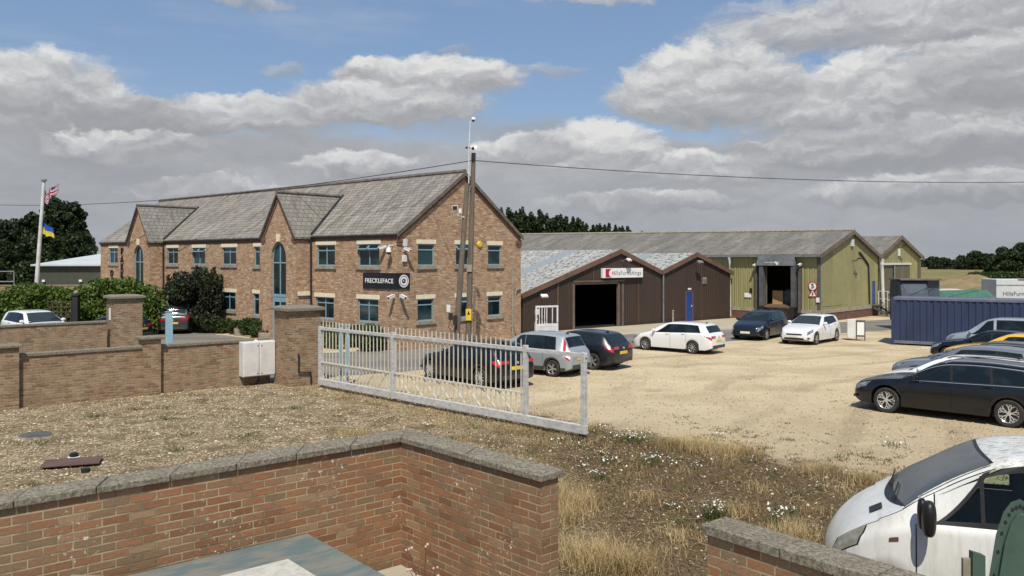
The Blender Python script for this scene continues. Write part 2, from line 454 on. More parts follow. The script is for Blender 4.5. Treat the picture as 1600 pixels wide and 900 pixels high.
M['sill'] = mat('grey_sill_stone', (.34, .30, .23), .85, (.20, .18, .14), 5, bump=.003)
M['frame_blue'] = mat('blue_grey_frame', (.22, .36, .43), .45, (.18, .30, .36), 3)
M['glass'] = glass_mat('office_glass', (.006, .014, .016), .06, (.012, .05, .055))
M['gutter'] = mat('black_gutter', (.02, .02, .02), .5)
M['dark_brick'] = mat('dark_brick_course', (.20, .095, .06), .85, (.12, .06, .045), 8)
M['lead'] = mat('ridge_tile', (.10, .085, .075), .8, (.17, .15, .125), 3)
def coping_mat():
    m, T, b = new_mat('lichen_coping')
    P = T.n('ShaderNodeTexCoord').outputs['Object']
    a = T.noise(P, 34, 8, .75); d = T.noise(P, 5, 6, .65); e = T.noise(P, 85, 5, .7)
    c = T.mix(T.step(a, .38, .62), (.10, .088, .062), (.30, .265, .20))
    c = T.mix(T.m('MULTIPLY', T.step(d, .45, .7), .55), c, (.155, .13, .085))
    c = T.mix(T.m('MULTIPLY', T.step(e, .60, .66), T.step(T.noise(P, 2.4, 4, .6), .42, .6)), c, (.56, .55, .49))
    T.l(c, b.inputs['Base Color']); b.inputs['Roughness'].default_value = .95
    bp = T.n('ShaderNodeBump'); bp.inputs['Distance'].default_value = .010; T.l(T.m('ADD', a, T.m('MULTIPLY', e, .5)), bp.inputs['Height']); T.l(bp.outputs[0], b.inputs['Normal'])
    return m
M['concrete_cop'] = coping_mat()
M['white'] = mat('white_plastic', (.72, .72, .70), .45, (.62, .62, .60), 3)
M['cab_white'] = mat('white_cabinet', (.66, .66, .64), .55, (.56, .55, .52), 2.5)
M['black'] = mat('black_plastic', (.015, .015, .016), .5)
M['dark'] = mat('interior_shade_black', (.012, .012, .012), .9)  # near-black used to paint the shade inside the open shed
M['sign_black'] = mat('sign_black', (.008, .010, .016), .35)
M['sign_white'] = mat('sign_white', (.80, .80, .80), .5, (.74, .74, .74))
M['sign_red'] = mat('sign_red', (.42, .015, .03), .45)
M['grey_text'] = mat('sign_grey_text', (.13, .13, .14), .6)
M['brown_clad'] = sheet_mat('brown_cladding', (.050, .031, .022), (.040, .025, .018), .2, None, rough=.6, depth=.004, lap=30)
M['brown_trim'] = mat('brown_trim', (.16, .09, .06), .6, (.11, .065, .045), 2)
M['brown_frame'] = mat('brown_frame', (.17, .13, .105), .6, (.11, .085, .07), 2)
M['shed_roof'] = sheet_mat('white_dirty_roof', (.36, .365, .35), (.50, .50, .48), .18, (.07, .065, .05), dirt=.88, thr=(.49, .57), s1=1.35, depth=.012, bandc=(.24, .28, .30), band=1)
M['cement_roof'] = sheet_mat('cement_sheet_roof', (.19, .175, .15), (.28, .26, .225), .18, (.10, .09, .075), dirt=.55, s1=.8, depth=.035, lap=1.6)
M['yellow_clad'] = sheet_mat('yellow_green_cladding', (.315, .29, .13), (.25, .23, .105), .33, (.17, .165, .08), dirt=.45, thr=(.5, .7), s1=.5, depth=.02, lap=30)
M['yellow_plain'] = sheet_mat('yellow_green_gable', (.325, .30, .135), (.26, .24, .11), .33, (.19, .19, .09), dirt=.5, thr=(.45, .7), s1=.5, depth=.006, lap=30)
M['olive_door'] = sheet_mat('olive_door', (.13, .115, .065), (.105, .095, .055), .25, None, depth=.006, lap=30)
M['grey_steel'] = mat('grey_steel', (.20, .21, .22), .55, (.13, .14, .145), 3)
M['seal'] = mat('dock_seal', (.10, .10, .10), .8, (.06, .06, .06), 3)
M['conc'] = mat('concrete', (.36, .33, .25), .9, (.28, .26, .19), 1.5, bump=.004)
M['blue_door'] = mat('blue_door', (.012, .055, .23), .45, (.01, .045, .19))
M['pipe_white'] = mat('white_pipe', (.66, .66, .64), .5, (.5, .5, .47), 3)
M['galv'] = mat('weathered_white_gate', (.55, .54, .52), .6, (.38, .375, .36), 7, stretch=(1, 1, 2), detail=8)
M['bar_cream'] = mat('cream_bar', (.62, .59, .50), .6, (.50, .47, .39), 5)
M['post_blue'] = mat('light_blue_post', (.30, .46, .54), .6, (.22, .35, .42), 4)
M['wood_pole'] = mat('weathered_pole', (.17, .14, .105), .9, (.10, .082, .062), 6, stretch=(4, 4, .3), bump=.01)
M['cable'] = mat('black_cable', (.012, .012, .014), .6)
M['yellow'] = mat('yellow_plate', (.75, .52, .03), .5, (.7, .46, .03))
M['container'] = mat('container_blue', (.024, .038, .094), .6, (.018, .028, .068), 2, stretch=(1, 1, .3), contrast=(.4, .7))
M['container_top'] = mat('container_rail', (.10, .12, .19), .55, (.16, .16, .18), 2)
M['tarp_green'] = mat('green_tarp', (.05, .14, .10), .6, (.035, .10, .075), 2)
M['rust'] = mat('rusty_brown', (.14, .055, .04), .8, (.08, .035, .03), 5)
M['lorry_blue'] = mat('slate_blue_lorry', (.028, .045, .062), .5, (.02, .032, .045), 2)
M['lorry_glass'] = mat('lorry_panel', (.06, .085, .11), .5, (.045, .06, .075), 2)
M['box_white'] = mat('lorry_box_white', (.52, .55, .56), .6, (.45, .48, .49), 1.5)
M['trunk'] = mat('bark', (.10, .075, .05), .9, (.06, .045, .03), 6, bump=.01)
M['tyre'] = mat('tyre_rubber', (.018, .018, .017), .85, (.04, .038, .033), 9)
M['rim'] = mat('alloy', (.55, .55, .56), .35, (.45, .45, .46), 4, metallic=.7)
M['rim_bright'] = mat('polished_alloy', (.72, .72, .73), .25, (.6, .6, .6), 4, metallic=.6)
M['rim_dark'] = mat('dark_alloy', (.05, .05, .052), .4)
M['car_glass'] = glass_mat('car_glass', (.004, .008, .009), .03, (.012, .02, .022), 1.6)
M['glass_tint'] = glass_mat('windscreen_glass', (.010, .016, .018), .04, (.03, .04, .042), 1.2)
M['trim_black'] = mat('trim_black', (.012, .012, .012), .45)
M['chrome'] = mat('chrome', (.75, .75, .75), .2, (.65, .65, .65), 3, metallic=.8)
M['light_clear'] = mat('lamp_clear', (.24, .26, .28), .12, (.08, .09, .10), 9, coat=1)
M['light_red'] = mat('lamp_red', (.55, .012, .02), .2, (.35, .008, .012), 9, coat=1)
M['plate_y'] = mat('rear_plate', (.78, .55, .06), .5)
M['plate_w'] = mat('front_plate', (.75, .75, .70), .5)
M['plastic_grey'] = mat('unpainted_bumper', (.05, .05, .052), .6)
M['hydrangea'] = mat('pinkish_seed_heads', (.62, .50, .46), .8, (.5, .38, .34), 20)
M['petal'] = mat('white_petals', (.80, .80, .74), .7, (.66, .66, .58), 40)
M['leafgreen'] = leaf_mat('weed_green', (.06, .08, .02), (.10, .12, .035))
M['hedge'] = leaf_mat('hedge_leaves', (.03, .058, .012), (.14, .20, .03), (.075, .125, .02))
M['bushdark'] = leaf_mat('dark_bush_leaves', (.022, .028, .017), (.042, .040, .028), (.040, .062, .020))
M['shrub'] = leaf_mat('low_shrub_leaves', (.025, .05, .012), (.055, .085, .02))
M['poplar'] = leaf_mat('poplar_leaves', (.016, .032, .012), (.034, .056, .020))
M['conifer'] = leaf_mat('conifer_leaves', (.014, .028, .010), (.034, .056, .018))
M['oak'] = leaf_mat('field_tree_leaves', (.014, .030, .012), (.032, .052, .018), (.05, .075, .025))
M['dry_grass'] = leaf_mat('dry_grass_blades', (.42, .31, .14), (.58, .45, .24), (.33, .235, .11))
M['brown_weed'] = leaf_mat('brown_weed', (.10, .062, .030), (.17, .115, .055), (.13, .09, .04))


def stones_mat(name, a, b_, c_):
    m, T, b = new_mat(name)
    r = T.n('ShaderNodeNewGeometry').outputs['Random Per Island']
    T.l(T.ramp(r, [(0, a), (.5, b_), (1, c_)]), b.inputs['Base Color']); b.inputs['Roughness'].default_value = .9
    return m
M['stones'] = stones_mat('pale_stones', (.14, .10, .06), (.31, .245, .15), (.58, .50, .36))


def ground_mat():
    m, T, b = new_mat('ground_surface')
    P = T.n('ShaderNodeTexCoord').outputs['Object']
    sp = T.n('ShaderNodeSeparateXYZ'); T.l(P, sp.inputs[0]); x, y = sp.outputs[0], sp.outputs[1]
    big = T.noise(P, .35, 5, .6); med = T.noise(P, 1.7, 6, .65); fine = T.noise(P, 14, 6, .7); grit = T.noise(P, 55, 4, .7)
    # yard: rolled limestone gravel, pale and sandy with darker damp or worn patches
    yard = T.mix(T.step(big, .40, .66), (.565, .465, .305), (.44, .35, .22))
    trk = T.noise(T.mapping(P, (.25, 1.6, 1), rot=(0, 0, math.radians(38))), .8, 6, .65)
    yard = T.mix(T.m('MULTIPLY', T.step(trk, .52, .66), .5), yard, (.64, .555, .39))
    yard = T.mix(T.m('MULTIPLY', T.step(med, .55, .72), .4), yard, (.33, .26, .16))
    yard = T.mix(T.m('MULTIPLY', T.step(fine, .50, .68), .55), yard, (.25, .19, .115))
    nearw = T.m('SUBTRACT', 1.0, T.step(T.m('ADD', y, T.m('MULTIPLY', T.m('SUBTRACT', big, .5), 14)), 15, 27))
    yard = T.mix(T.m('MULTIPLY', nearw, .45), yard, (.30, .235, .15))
    yard = T.mix(T.m('MULTIPLY', T.step(grit, .55, .7), .35), yard, (.70, .63, .47))
    # faint curved wheel tracks and a few damp stains
    ring_ = T.n('ShaderNodeTexWave', wave_type='RINGS', rings_direction='SPHERICAL'); T.l(T.mapping(P, (1, 1, 0), (-26, -8, 0)), ring_.inputs['Vector']); ring_.inputs['Scale'].default_value = .13; ring_.inputs['Distortion'].default_value = 14; ring_.inputs['Detail'].default_value = 6; ring_.inputs['Detail Scale'].default_value = .35
    yard = T.mix(T.m('MULTIPLY', T.m('MULTIPLY', T.step(ring_.outputs[1], .80, .97), T.step(T.noise(P, .16, 3, .6), .42, .60)), .5), yard, (.30, .235, .15))
    yard = T.mix(T.m('MULTIPLY', T.step(T.noise(P, .55, 3, .5), .66, .74), .45), yard, (.25, .20, .135))
    # verge: thin gravel over dry soil, browner and mossy to the right
    vor = T.n('ShaderNodeTexVoronoi'); vor.inputs['Scale'].default_value = 26; T.l(P, vor.inputs['Vector'])
    sepc = T.n('ShaderNodeSeparateColor'); T.l(vor.outputs['Color'], sepc.inputs[0])
    grav = T.ramp(sepc.outputs[0], [(0, (.12, .088, .052)), (.4, (.25, .19, .115)), (.75, (.38, .305, .195)), (1, (.55, .47, .34))])
    grav = T.mix(T.m('MULTIPLY', T.step(med, .42, .62), .80), grav, (.115, .082, .042))
    grav = T.mix(T.m('MULTIPLY', T.step(T.noise(T.mapping(P, (.7, 1.4, 1)), .9, 5, .65), .50, .66), .55), grav, (.17, .125, .06))
    soil = T.mix(T.step(fine, .4, .65), (.075, .048, .026), (.15, .10, .052))
    soil = T.mix(T.m('MULTIPLY', T.step(grit, .56, .68), .5), soil, (.30, .235, .14))
    soil = T.mix(T.m('MULTIPLY', T.step(med, .50, .68), .5), soil, (.13, .11, .045))
    right = T.step(T.m('ADD', T.m('SUBTRACT', x, T.m('MULTIPLY', y, -.02)), T.m('MULTIPLY', T.m('SUBTRACT', big, .5), 7)), -.6, 2.2)
    verge = T.mix(T.m('MULTIPLY', right, .92), grav, soil)
    edge = T.m('ADD', T.m('ADD', x, y), T.m('ADD', T.m('MULTIPLY', T.m('SUBTRACT', med, .5), 5), T.m('MULTIPLY', T.m('SUBTRACT', fine, .5), 3)))
    col = T.mix(T.step(edge, 21.6, 23.2), verge, yard)
    # fields beyond the yard: dry grass
    fld = T.mix(T.step(T.noise(T.mapping(P, (.02, .08, 1)), 1.0, 5, .6), .4, .6), (.20, .175, .07), (.135, .13, .055))
    fld = T.mix(T.step(T.noise(T.mapping(P, (.3, .8, 1)), 1.0, 5, .6), .45, .65), fld, (.27, .215, .10))
    far = T.m('ADD', y, T.m('MULTIPLY', T.m('SUBTRACT', big, .5), 10))
    col = T.mix(T.step(far, 74, 80), col, fld)
    T.l(col, b.inputs['Base Color']); b.inputs['Roughness'].default_value = .95; b.inputs['Specular IOR Level'].default_value = .15
    h = T.m('ADD', T.m('ADD', T.m('MULTIPLY', fine, .03), T.m('MULTIPLY', grit, .012)), T.m('MULTIPLY', med, .05))
    bp = T.n('ShaderNodeBump'); bp.inputs['Distance'].default_value = 1.0; bp.inputs['Strength'].default_value = .9
    T.l(h, bp.inputs['Height']); T.l(bp.outputs[0], b.inputs['Normal'])
    return m
M['ground'] = ground_mat()
M['asphalt'] = mat('old_asphalt', (.15, .14, .125), .9, (.20, .185, .155), .5, bump=.004, bscale=40, stretch=(.3, 1.2, 1), contrast=(.4, .6), detail=8)
M['asphalt_dark'] = mat('dark_asphalt', (.085, .085, .085), .9, (.12, .115, .105), .8, bump=.004, bscale=40)
M['apron'] = mat('dusty_concrete', (.43, .39, .29), .9, (.36, .31, .22), .6, bump=.003, stretch=(.5, 1, 1), detail=8)
M['paving'] = mat('block_paving', (.36, .28, .18), .9, (.24, .165, .11), .7, bump=.003, stretch=(.5, 1.2, 1), contrast=(.45, .6))

# ------------------------------------------------------------------ ground, road, paving
def sheet(name, pts, z, m, jit=0.0, step=1.0):
    """flat polygon with slightly ragged edges"""
    P = []
    n = len(pts)
    for i in range(n):
        a = Vector(pts[i]).to_2d(); b = Vector(pts[(i+1) % n]).to_2d(); k = max(1, int((b-a).length/step)) if jit else 1
        for j in range(k):
            p = a.lerp(b, j/k)
            if jit: p += Vector((random.uniform(-jit, jit), random.uniform(-jit, jit)))
            P.append((p.x, p.y, z))
    mb = MB(); mb.face(*P)
    import bmesh
    o = mb.build(name, m, fix=False)
    bm = bmesh.new(); bm.from_mesh(o.data); bmesh.ops.triangulate(bm, faces=bm.faces)
    for f in bm.faces:
        if f.normal.z < 0: f.normal_flip()
    bm.to_mesh(o.data); bm.free()
    return tag(o, kind='structure')

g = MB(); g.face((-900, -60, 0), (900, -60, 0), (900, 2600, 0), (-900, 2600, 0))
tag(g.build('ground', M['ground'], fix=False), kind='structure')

near_e = [(-6.6, 28.7), (-3.3, 30.7), (1.0, 34.2), (5.07, 37.67), (10.5, 41.16), (15, 44.2), (22.3, 48.2), (32, 52), (60, 60)]
far_e = [(60, 66), (25.8, 56.5), (19.9, 53.2), (17.0, 51.2), (12.0, 47.9), (6.05, 44.98), (.64, 41.8), (-4.67, 38.2), (-8.3, 36.1)]
sheet('road', [(-30.5, 6.0), (-13.0, 23.6), (-7.0, 28.5)] + near_e + far_e + [(-9.0, 37.4), (-12.6, 42.0), (-16.0, 45.2), (-17.0, 49.5), (-45, 52), (-60, 30), (-45, 8)], .006, M['asphalt'], .12, .7)
sheet('concrete_apron', [(-1.5, 42.2), (6.05, 45.1), (12.0, 48.0), (16.5, 51.2), (15.6, 57.4), (9.8, 53.4), (3.6, 48.3), (-.5, 45.3)], .012, M['apron'], .05, .8)
sheet('paving', [(-12.9, 42.4), (-8.6, 38.6), (-10.5, 41.2), (-13.0, 43.6), (-17.3, 47.4), (-19.4, 49.2), (-18.3, 50), (-17.3, 48.2)], .014, M['paving'], .03, .8)
sheet('courtyard_floor', [(-14, -4), (3.9, 2.2), (-1.2, 8.98), (-9, 2.3)], .80, M['conc'])

# ------------------------------------------------------------------ wall surfaces with openings
def wall_cells(mb, x0, x1, z0, z1, holes, y=0.0, depth=.12):
    xs = sorted({x0, x1, *[h[0] for h in holes], *[h[1] for h in holes]})
    zs = sorted({z0, z1, *[h[2] for h in holes], *[h[3] for h in holes]})
    for a, b in zip(xs, xs[1:]):
        for c, d in zip(zs, zs[1:]):
            cx, cz = (a+b)/2, (c+d)/2
            if any(h[0] < cx < h[1] and h[2] < cz < h[3] for h in holes): continue
            mb.face((a, y, c), (b, y, c), (b, y, d), (a, y, d))
    for (a, b, c, d) in holes:
        if not depth: continue
        mb.face((a, y, c), (a, y+depth, c), (a, y+depth, d), (a, y, d))
        mb.face((b, y, d), (b, y+depth, d), (b, y+depth, c), (b, y, c))
        mb.face((a, y, d), (a, y+depth, d), (b, y+depth, d), (b, y, d))
        mb.face((b, y, c), (b, y+depth, c), (a, y+depth, c), (a, y, c))


def rot_mb(ax):     # local frames: 'F' looks along -y ; 'G' the right hand gable at x=0 looking along +x
    if ax == 'F': return Matrix.Identity(4)
    return Matrix.Rotation(math.pi/2, 4, 'Z')      # local x runs along +y, outward -y becomes +x


def office_window(par, MX, a, b, z0, z1, kind='two', y=0.0, lintel=True, open_top=False, sill=True, lw=.1):
    """window with its panes, sill and lintel; MX places the wall plane"""
    f = MB(); f.M = MX; t = .055; yy = y+.07
    def bar(x0, x1, c, d, dy=0, th=.05): f.box(x0, x1, yy+dy, yy+dy+th, c, d)
    bar(a, a+t, z0, z1); bar(b-t, b, z0, z1); bar(a+t, b-t, z0, z0+t); bar(a+t, b-t, z1-t, z1)
    zt = z0+(z1-z0)*.73
    if kind != 'plain': bar(a+t, b-t, zt-t/2, zt+t/2, -.004)
    if kind == 'two':
        m = (a+b)/2; bar(m-t/2, m+t/2, z0+t, zt-t/2, -.002); bar(m-t/2, m+t/2, zt+t/2, z1-t, -.002)
    w = f.build('window', M['frame_blue'], par)
    if open_top:
        o = MB(); k = 2 if kind == 'two' else 1; m = (b-a)/k
        for q in range(k):
            x0, x1 = a+q*m+.02, a+(q+1)*m-.02
            o.M = MX @ Matrix.Translation((0, yy, z1-.03)) @ Matrix.Rotation(math.radians(-38), 4, 'X')
            h = z1-zt
            o.box(x0, x0+.045, -.02, .02, -h, 0); o.box(x1-.045, x1, -.02, .02, -h, 0); o.box(x0, x1, -.02, .02, -.045, 0); o.box(x0, x1, -.02, .02, -h, -h+.045)
        ob = o.build('open_light', M['frame_blue'], w)
        g2 = MB(); g2.M = o.M; g2.box(a+.05, b-.05, -.006, .006, -h+.03, -.03); g2.build('pane', M['glass'], w)
    p = MB(); p.M = MX; p.box(a+.02, b-.02, yy+.02, yy+.035, z0+.02, z1-.02 if not open_top else zt)
    if open_top: p.box(a+.02, b-.02, yy+.25, yy+.26, zt, z1)
    p.build('pane', M['glass'], w)
    if sill:
        s = MB(); s.M = MX; s.box(a-.12, b+.12, y-.07, y+.06, z0-.16, z0-.003); s.build('sill', M['sill'], w)
    if lintel:
        s = MB(); s.M = MX; s.box(a-lw, b+lw, y-.012, y+.06, z1+.003, z1+.20); s.build('lintel', M['stone'], w)
    return w


# ------------------------------------------------------------------ brick office building
OFF = thing('office_building', 'two storey brick office building with tiled roof, steep gabled bays and blue window frames', 'building', (-5.12, 37, 0), math.atan2(-.660, .751))
EA, RG, WD, LN = 5.22, 8.22, 8.45, 31.0
IF = rot_mb('F'); IG = rot_mb('G')
upper = [(-5.97, -4.51, 3.77, 4.78, 'two', 0), (-2.74, -1.21, 3.77, 4.78, 'two', 1), (-11.62, -11.06, 3.73, 4.76, 'one', 0), (-14.92, -13.43, 3.78, 4.75, 'two', 0),
         (-18.25, -16.8, 3.78, 4.75, 'two', 1), (-21.41, -20.02, 3.79, 4.77, 'two', 0), (-29.66, -28.32, 3.80, 4.84, 'two', 0)]
lower = [(-6.07, -4.6, 1.2, 2.24, 'two', 0), (-2.77, -1.28, 1.2, 2.25, 'two', 0), (-11.7, -11.14, 1.1, 2.25, 'one', 0), (-14.95, -13.5, 1.25, 2.25, 'two', 0),
         (-18.2, -16.8, 1.25, 2.25, 'two', 0), (-21.49, -20.1, 1.25, 2.23, 'two', 0), (-29.6, -28.3, 1.25, 2.25, 'two', 0)]
gab = [(1.26, 2.29, 3.79, 4.79, 'one', 0), (3.7, 4.6, 3.79, 4.8, 'one', 1), (5.95, 6.94, 3.79, 4.79, 'one', 0),
       (1.24, 2.24, 1.25, 2.26, 'one', 0), (3.7, 4.58, 1.27, 2.26, 'one', 1), (5.95, 6.93, 1.25, 2.25, 'one', 0)]
BW, BP = 2.94, .9
BAYS = [-7.92, -23.3]
w = MB()
holes = [h[:4] for h in upper+lower]
# facade in stretches between the bays
for (a, b) in ((-LN, BAYS[1]-BW/2), (BAYS[1]+BW/2, BAYS[0]-BW/2), (BAYS[0]+BW/2, 0)):
    wall_cells(w, a, b, 0, EA, [h for h in holes if a < h[0] < b])
w.M = IG
wall_cells(w, 0, WD, 0, EA, [h[:4] for h in gab])
w.face((0, 0, EA), (WD, 0, EA), (WD/2, 0, RG-.08))
w.M = None
w.face((-LN, WD, 0), (-LN, 0, 0), (-LN, 0, EA), (-LN, WD/2, RG-.08), (-LN, WD, EA)); w.face((0, WD, 0), (-LN, WD, 0), (-LN, WD, EA), (0, WD, EA))
wall_o = w.build('wall', M['brick_far'], OFF, fix=False)
for (a, b, c, d, k, op) in upper+lower: office_window(OFF, IF, a, b, c, d, k, open_top=bool(op))
for (a, b, c, d, k, op) in gab: office_window(OFF, IG, a, b, c, d, k, open_top=bool(op))
# main roof: two slopes with thickness
r = MB(); ov = .06; vx = .10; sl = (RG-EA)/(WD/2)
for s in (0, 1):
    def Y(y): return WD-y if s else y
    lo = [(-LN-vx, Y(-ov), EA-ov*sl), (vx, Y(-ov), EA-ov*sl), (vx, Y(WD/2), RG), (-LN-vx, Y(WD/2), RG)]
    r.prism([(x, y, z) for x, y, z in lo], [(x, y, z+.09) for x, y, z in lo])
roof_o = r.build('roof', M['slate'], OFF)
b_ = MB(); b_.tube([(-LN-.1, WD/2, RG+.10), (.1, WD/2, RG+.10)], .12, 8); b_.build('ridge_tiles', M['lead'], OFF)
b_ = MB(); b_.tube([(-LN, -ov, EA-.06), (BAYS[1]-BW/2-.2, -ov, EA-.06)], .06, 8); b_.tube([(BAYS[1]+BW/2+.05, -ov, EA-.06), (BAYS[0]-BW/2-.2, -ov, EA-.06)], .06, 8)
b_.tube([(BAYS[0]+BW/2+.05, -ov, EA-.06), (.05, -ov, EA-.06)], .06, 8); b_.build('gutter', M['gutter'], OFF)
# corbelled course below the eaves and dentils up the verges of the gable
b_ = MB()
for (a, b) in ((-LN, BAYS[1]-BW/2), (BAYS[1]+BW/2, BAYS[0]-BW/2), (BAYS[0]+BW/2, 0)):
    b_.box(a+.01, b-.01, -.03, -.002, EA-.20, EA-.09); b_.box(a+.01, b-.01, -.012, -.002, EA-.25, EA-.205)
b_.build('brick_course', M['dark_brick'], OFF)
n = 44
for s in (0, 1):
    b_ = MB(); b_.M = IG
    for i in range(n):
        t = (i+.2)/n; y = t*WD/2; z = EA+t*(RG-EA)-.16
        if s: y = WD-y
        b_.box(y-.028, y+.028, -.055, -.002, z-.09, z)
    b_.build('verge_dentils', M['dark_brick'], OFF)
b_ = MB(); b_.M = IG
b_.box(-.02, .42, -.06, -.002, EA-.36, EA-.20); b_.box(-.02, .30, -.04, -.002, EA-.5, EA-.361); b_.build('corbel', M['dark_brick'], OFF)
b_ = MB(); b_.M = IG
b_.box(WD-.42, WD+.02, -.06, -.002, EA-.36, EA-.20); b_.box(WD-.3, WD+.02, -.04, -.002, EA-.5, EA-.361); b_.build('corbel', M['dark_brick'], OFF)
b_ = MB()
for s in (0, 1):
    y0, y1 = (-.07, WD/2) if not s else (WD+.07, WD/2)
    z0, z1 = EA-.07*sl, RG
    b_.prism([(vx+.003, y0, z0-.10), (vx+.003, y1, z1-.10), (vx+.003, y1, z1+.10), (vx+.003, y0, z0+.10)], [(vx+.04, y0, z0-.10), (vx+.04, y1, z1-.10), (vx+.04, y1, z1+.10), (vx+.04, y0, z0+.10)])
b_.build('verge_board', M['lead'], OFF)


def bay(xc):
    pk = 7.32; x0, x1 = xc-BW/2, xc+BW/2; aw = .66; sp = 4.12; at = 4.95; y = -BP
    m = MB()
    def top(x): return EA+(pk-.08-EA)*(1-abs(x-xc)/(BW/2))
    def arch(x): q = min(1, abs(x-xc)/aw); return sp+(at-sp)*math.sqrt(max(0, 1-q**1.75))
    m.face((x0, y, 0), (xc-aw, y, 0), (xc-aw, y, top(xc-aw)), (x0, y, top(x0)))
    m.face((xc+aw, y, 0), (x1, y, 0), (x1, y, top(x1)), (xc+aw, y, top(xc+aw)))
    N = 20
    for i in range(N):
        a = xc-aw+2*aw*i/N; b = xc-aw+2*aw*(i+1)/N
        m.face((a, y, arch(a)), (b, y, arch(b)), (b, y, top(b)), (a, y, top(a)))
        m.face((a, y, arch(a)), (a, y+.2, arch(a)), (b, y+.2, arch(b)), (b, y, arch(b)))
    for x, s in ((xc-aw, 1), (xc+aw, -1)): m.face((x, y, 0), (x, y+.2, 0), (x, y+.2, sp), (x, y, sp))
    m.face((x1, y, 0), (x1, 0, 0), (x1, 0, EA), (x1, y, EA)); m.face((x0, 0, 0), (x0, y, 0), (x0, y, EA), (x0, 0, EA))
    B = m.build('bay', M['brick_far'], OFF, fix=False)
    # tall arched window over the door
    f = MB(); t = .06; yy = y+.10
    pts = [(xc-aw+2*aw*i/N) for i in range(N+1)]
    for a, b in zip(pts, pts[1:]):
        k = lambda x: xc+(x-xc)*(1-t/aw)
        f.prism([(a, yy, arch(a)), (b, yy, arch(b)), (k(b), yy, arch(b)-t), (k(a), yy, arch(a)-t)], [(a, yy+.05, arch(a)), (b, yy+.05, arch(b)), (k(b), yy+.05, arch(b)-t), (k(a), yy+.05, arch(a)-t)])
    for x in (xc-aw, xc+aw-t): f.box(x, x+t, yy, yy+.05, 0, sp)
    f.box(xc-t/2, xc+t/2, yy-.003, yy+.04, 2.3, at-.08); f.box(xc-aw, xc+aw, yy-.006, yy+.04, 3.88, 3.88+t)
    f.box(xc-aw, xc+aw, yy-.01, yy+.05, 2.2, 2.34)
    W = f.build('arched_window', M['frame_blue'], B)
    p = MB(); p.face((xc-aw, yy+.03, 2.3), (xc+aw, yy+.03, 2.3), *[(x, yy+.03, arch(x)-.02) for x in pts[::-1]]); p.build('pane', M['glass'], W, fix=False)
    d = MB(); d.box(xc-aw+t, xc-aw+t+.09, yy+.005, yy+.045, 0, 2.2); d.box(xc+aw-t-.09, xc+aw-t, yy+.005, yy+.045, 0, 2.2); d.box(xc-.05, xc+.05, yy+.005, yy+.045, 0, 2.2)
    d.box(xc-aw+.1, xc+aw-.1, yy+.007, yy+.043, 1.95, 2.2); d.box(xc-aw+.1, xc+aw-.1, yy+.007, yy+.043, 1.1, 1.2); d.box(xc-aw+.1, xc+aw-.1, yy+.007, yy+.043, 0, .2)
    D = d.build('door', M['frame_blue'], B)
    p = MB(); p.box(xc-aw+.1, xc+aw-.1, yy+.02, yy+.035, .05, 2.2); p.build('door_glass', M['glass'], D)
    s = MB(); s.prism([(xc-.13, y-.05, 4.97), (xc+.13, y-.05, 4.97), (xc+.18, y-.05, 5.35), (xc-.18, y-.05, 5.35)], [(xc-.13, y+.02, 4.97), (xc+.13, y+.02, 4.97), (xc+.18, y+.02, 5.35), (xc-.18, y+.02, 5.35)])
    s.build('keystone', M['stone'], B)
    s = MB()
    for q in (-1, 1):
        a = xc+q*(BW/2-.3); b = xc+q*(BW/2+.05); s.box(min(a, b), max(a, b), y-.05, y-.002, EA-.20, EA-.02); a = xc+q*(BW/2-.2)
        s.box(min(a, b), max(a, b), y-.04, y-.002, EA-.33, EA-.205)
        for i in range(22):
            tt = (i+.2)/22; x = xc+q*(BW/2)*(1-tt); z = EA+(pk-EA)*tt-.20; s.box(x-.028, x+.028, y-.05, y-.002, z-.09, z)
        s.box(xc+q*BW/2-(0.0 if q > 0 else .05), xc+q*BW/2+(.05 if q > 0 else 0.0), y, -.02, EA-.20, EA-.04)
    s.build('brick_course', M['dark_brick'], B)
    # the bay's own steep roof runs back into the main slope
    r = MB(); e = .10; slp = (pk-EA)/(BW/2); yb = (pk-EA)/sl
    for q in (-1, 1):
        lo = [(xc+q*(BW/2+e), y-.10, EA-e*slp), (xc+q*(BW/2+e), .05, EA-e*slp), (xc, yb+.2, pk), (xc, y-.10, pk)]
        r.prism(lo, [(x, yv, z+.10) for x, yv, z in lo])
    R_ = r.build('bay_roof', M['bay_roof'], B)
    r = MB(); r.tube([(xc, y-.12, pk+.11), (xc, yb+.15, pk+.11)], .09, 8); r.build('ridge_tiles', M['lead'], R_)
    r = MB(); r.tube([(xc+BW/2+.12, -.05, EA+.10), (xc+.02, yb+.10, pk+.17)], .07, 6); r.build('valley_gutter', M['gutter'], R_)
    r = MB()
    for q in (-1, 1):
        a = [(xc+q*(BW/2+e), y-.103, EA-e*slp), (xc, y-.103, pk), (xc, y-.103, pk+.12), (xc+q*(BW/2+e), y-.103, EA-e*slp+.12)]
        r.prism(a, [(x, yv-.03, z) for x, yv, z in a])
    r.build('verge_board', M['lead'], R_)
    # downpipe in the corner
    r = MB(); r.tube([(x1+.12, -.10, EA-.2), (x1+.12, -.08, .1)], .045, 8); r.build('downpipe', M['gutter'], B)
for xc in BAYS: bay(xc)
# small window in the return of the first bay
MR = Matrix.Translation((BAYS[0]+BW/2, -BP, 0)) @ IG
office_window(OFF, MR, .18, .74, 1.5, 2.3, 'plain', y=-.075, sill=False, lw=.07)

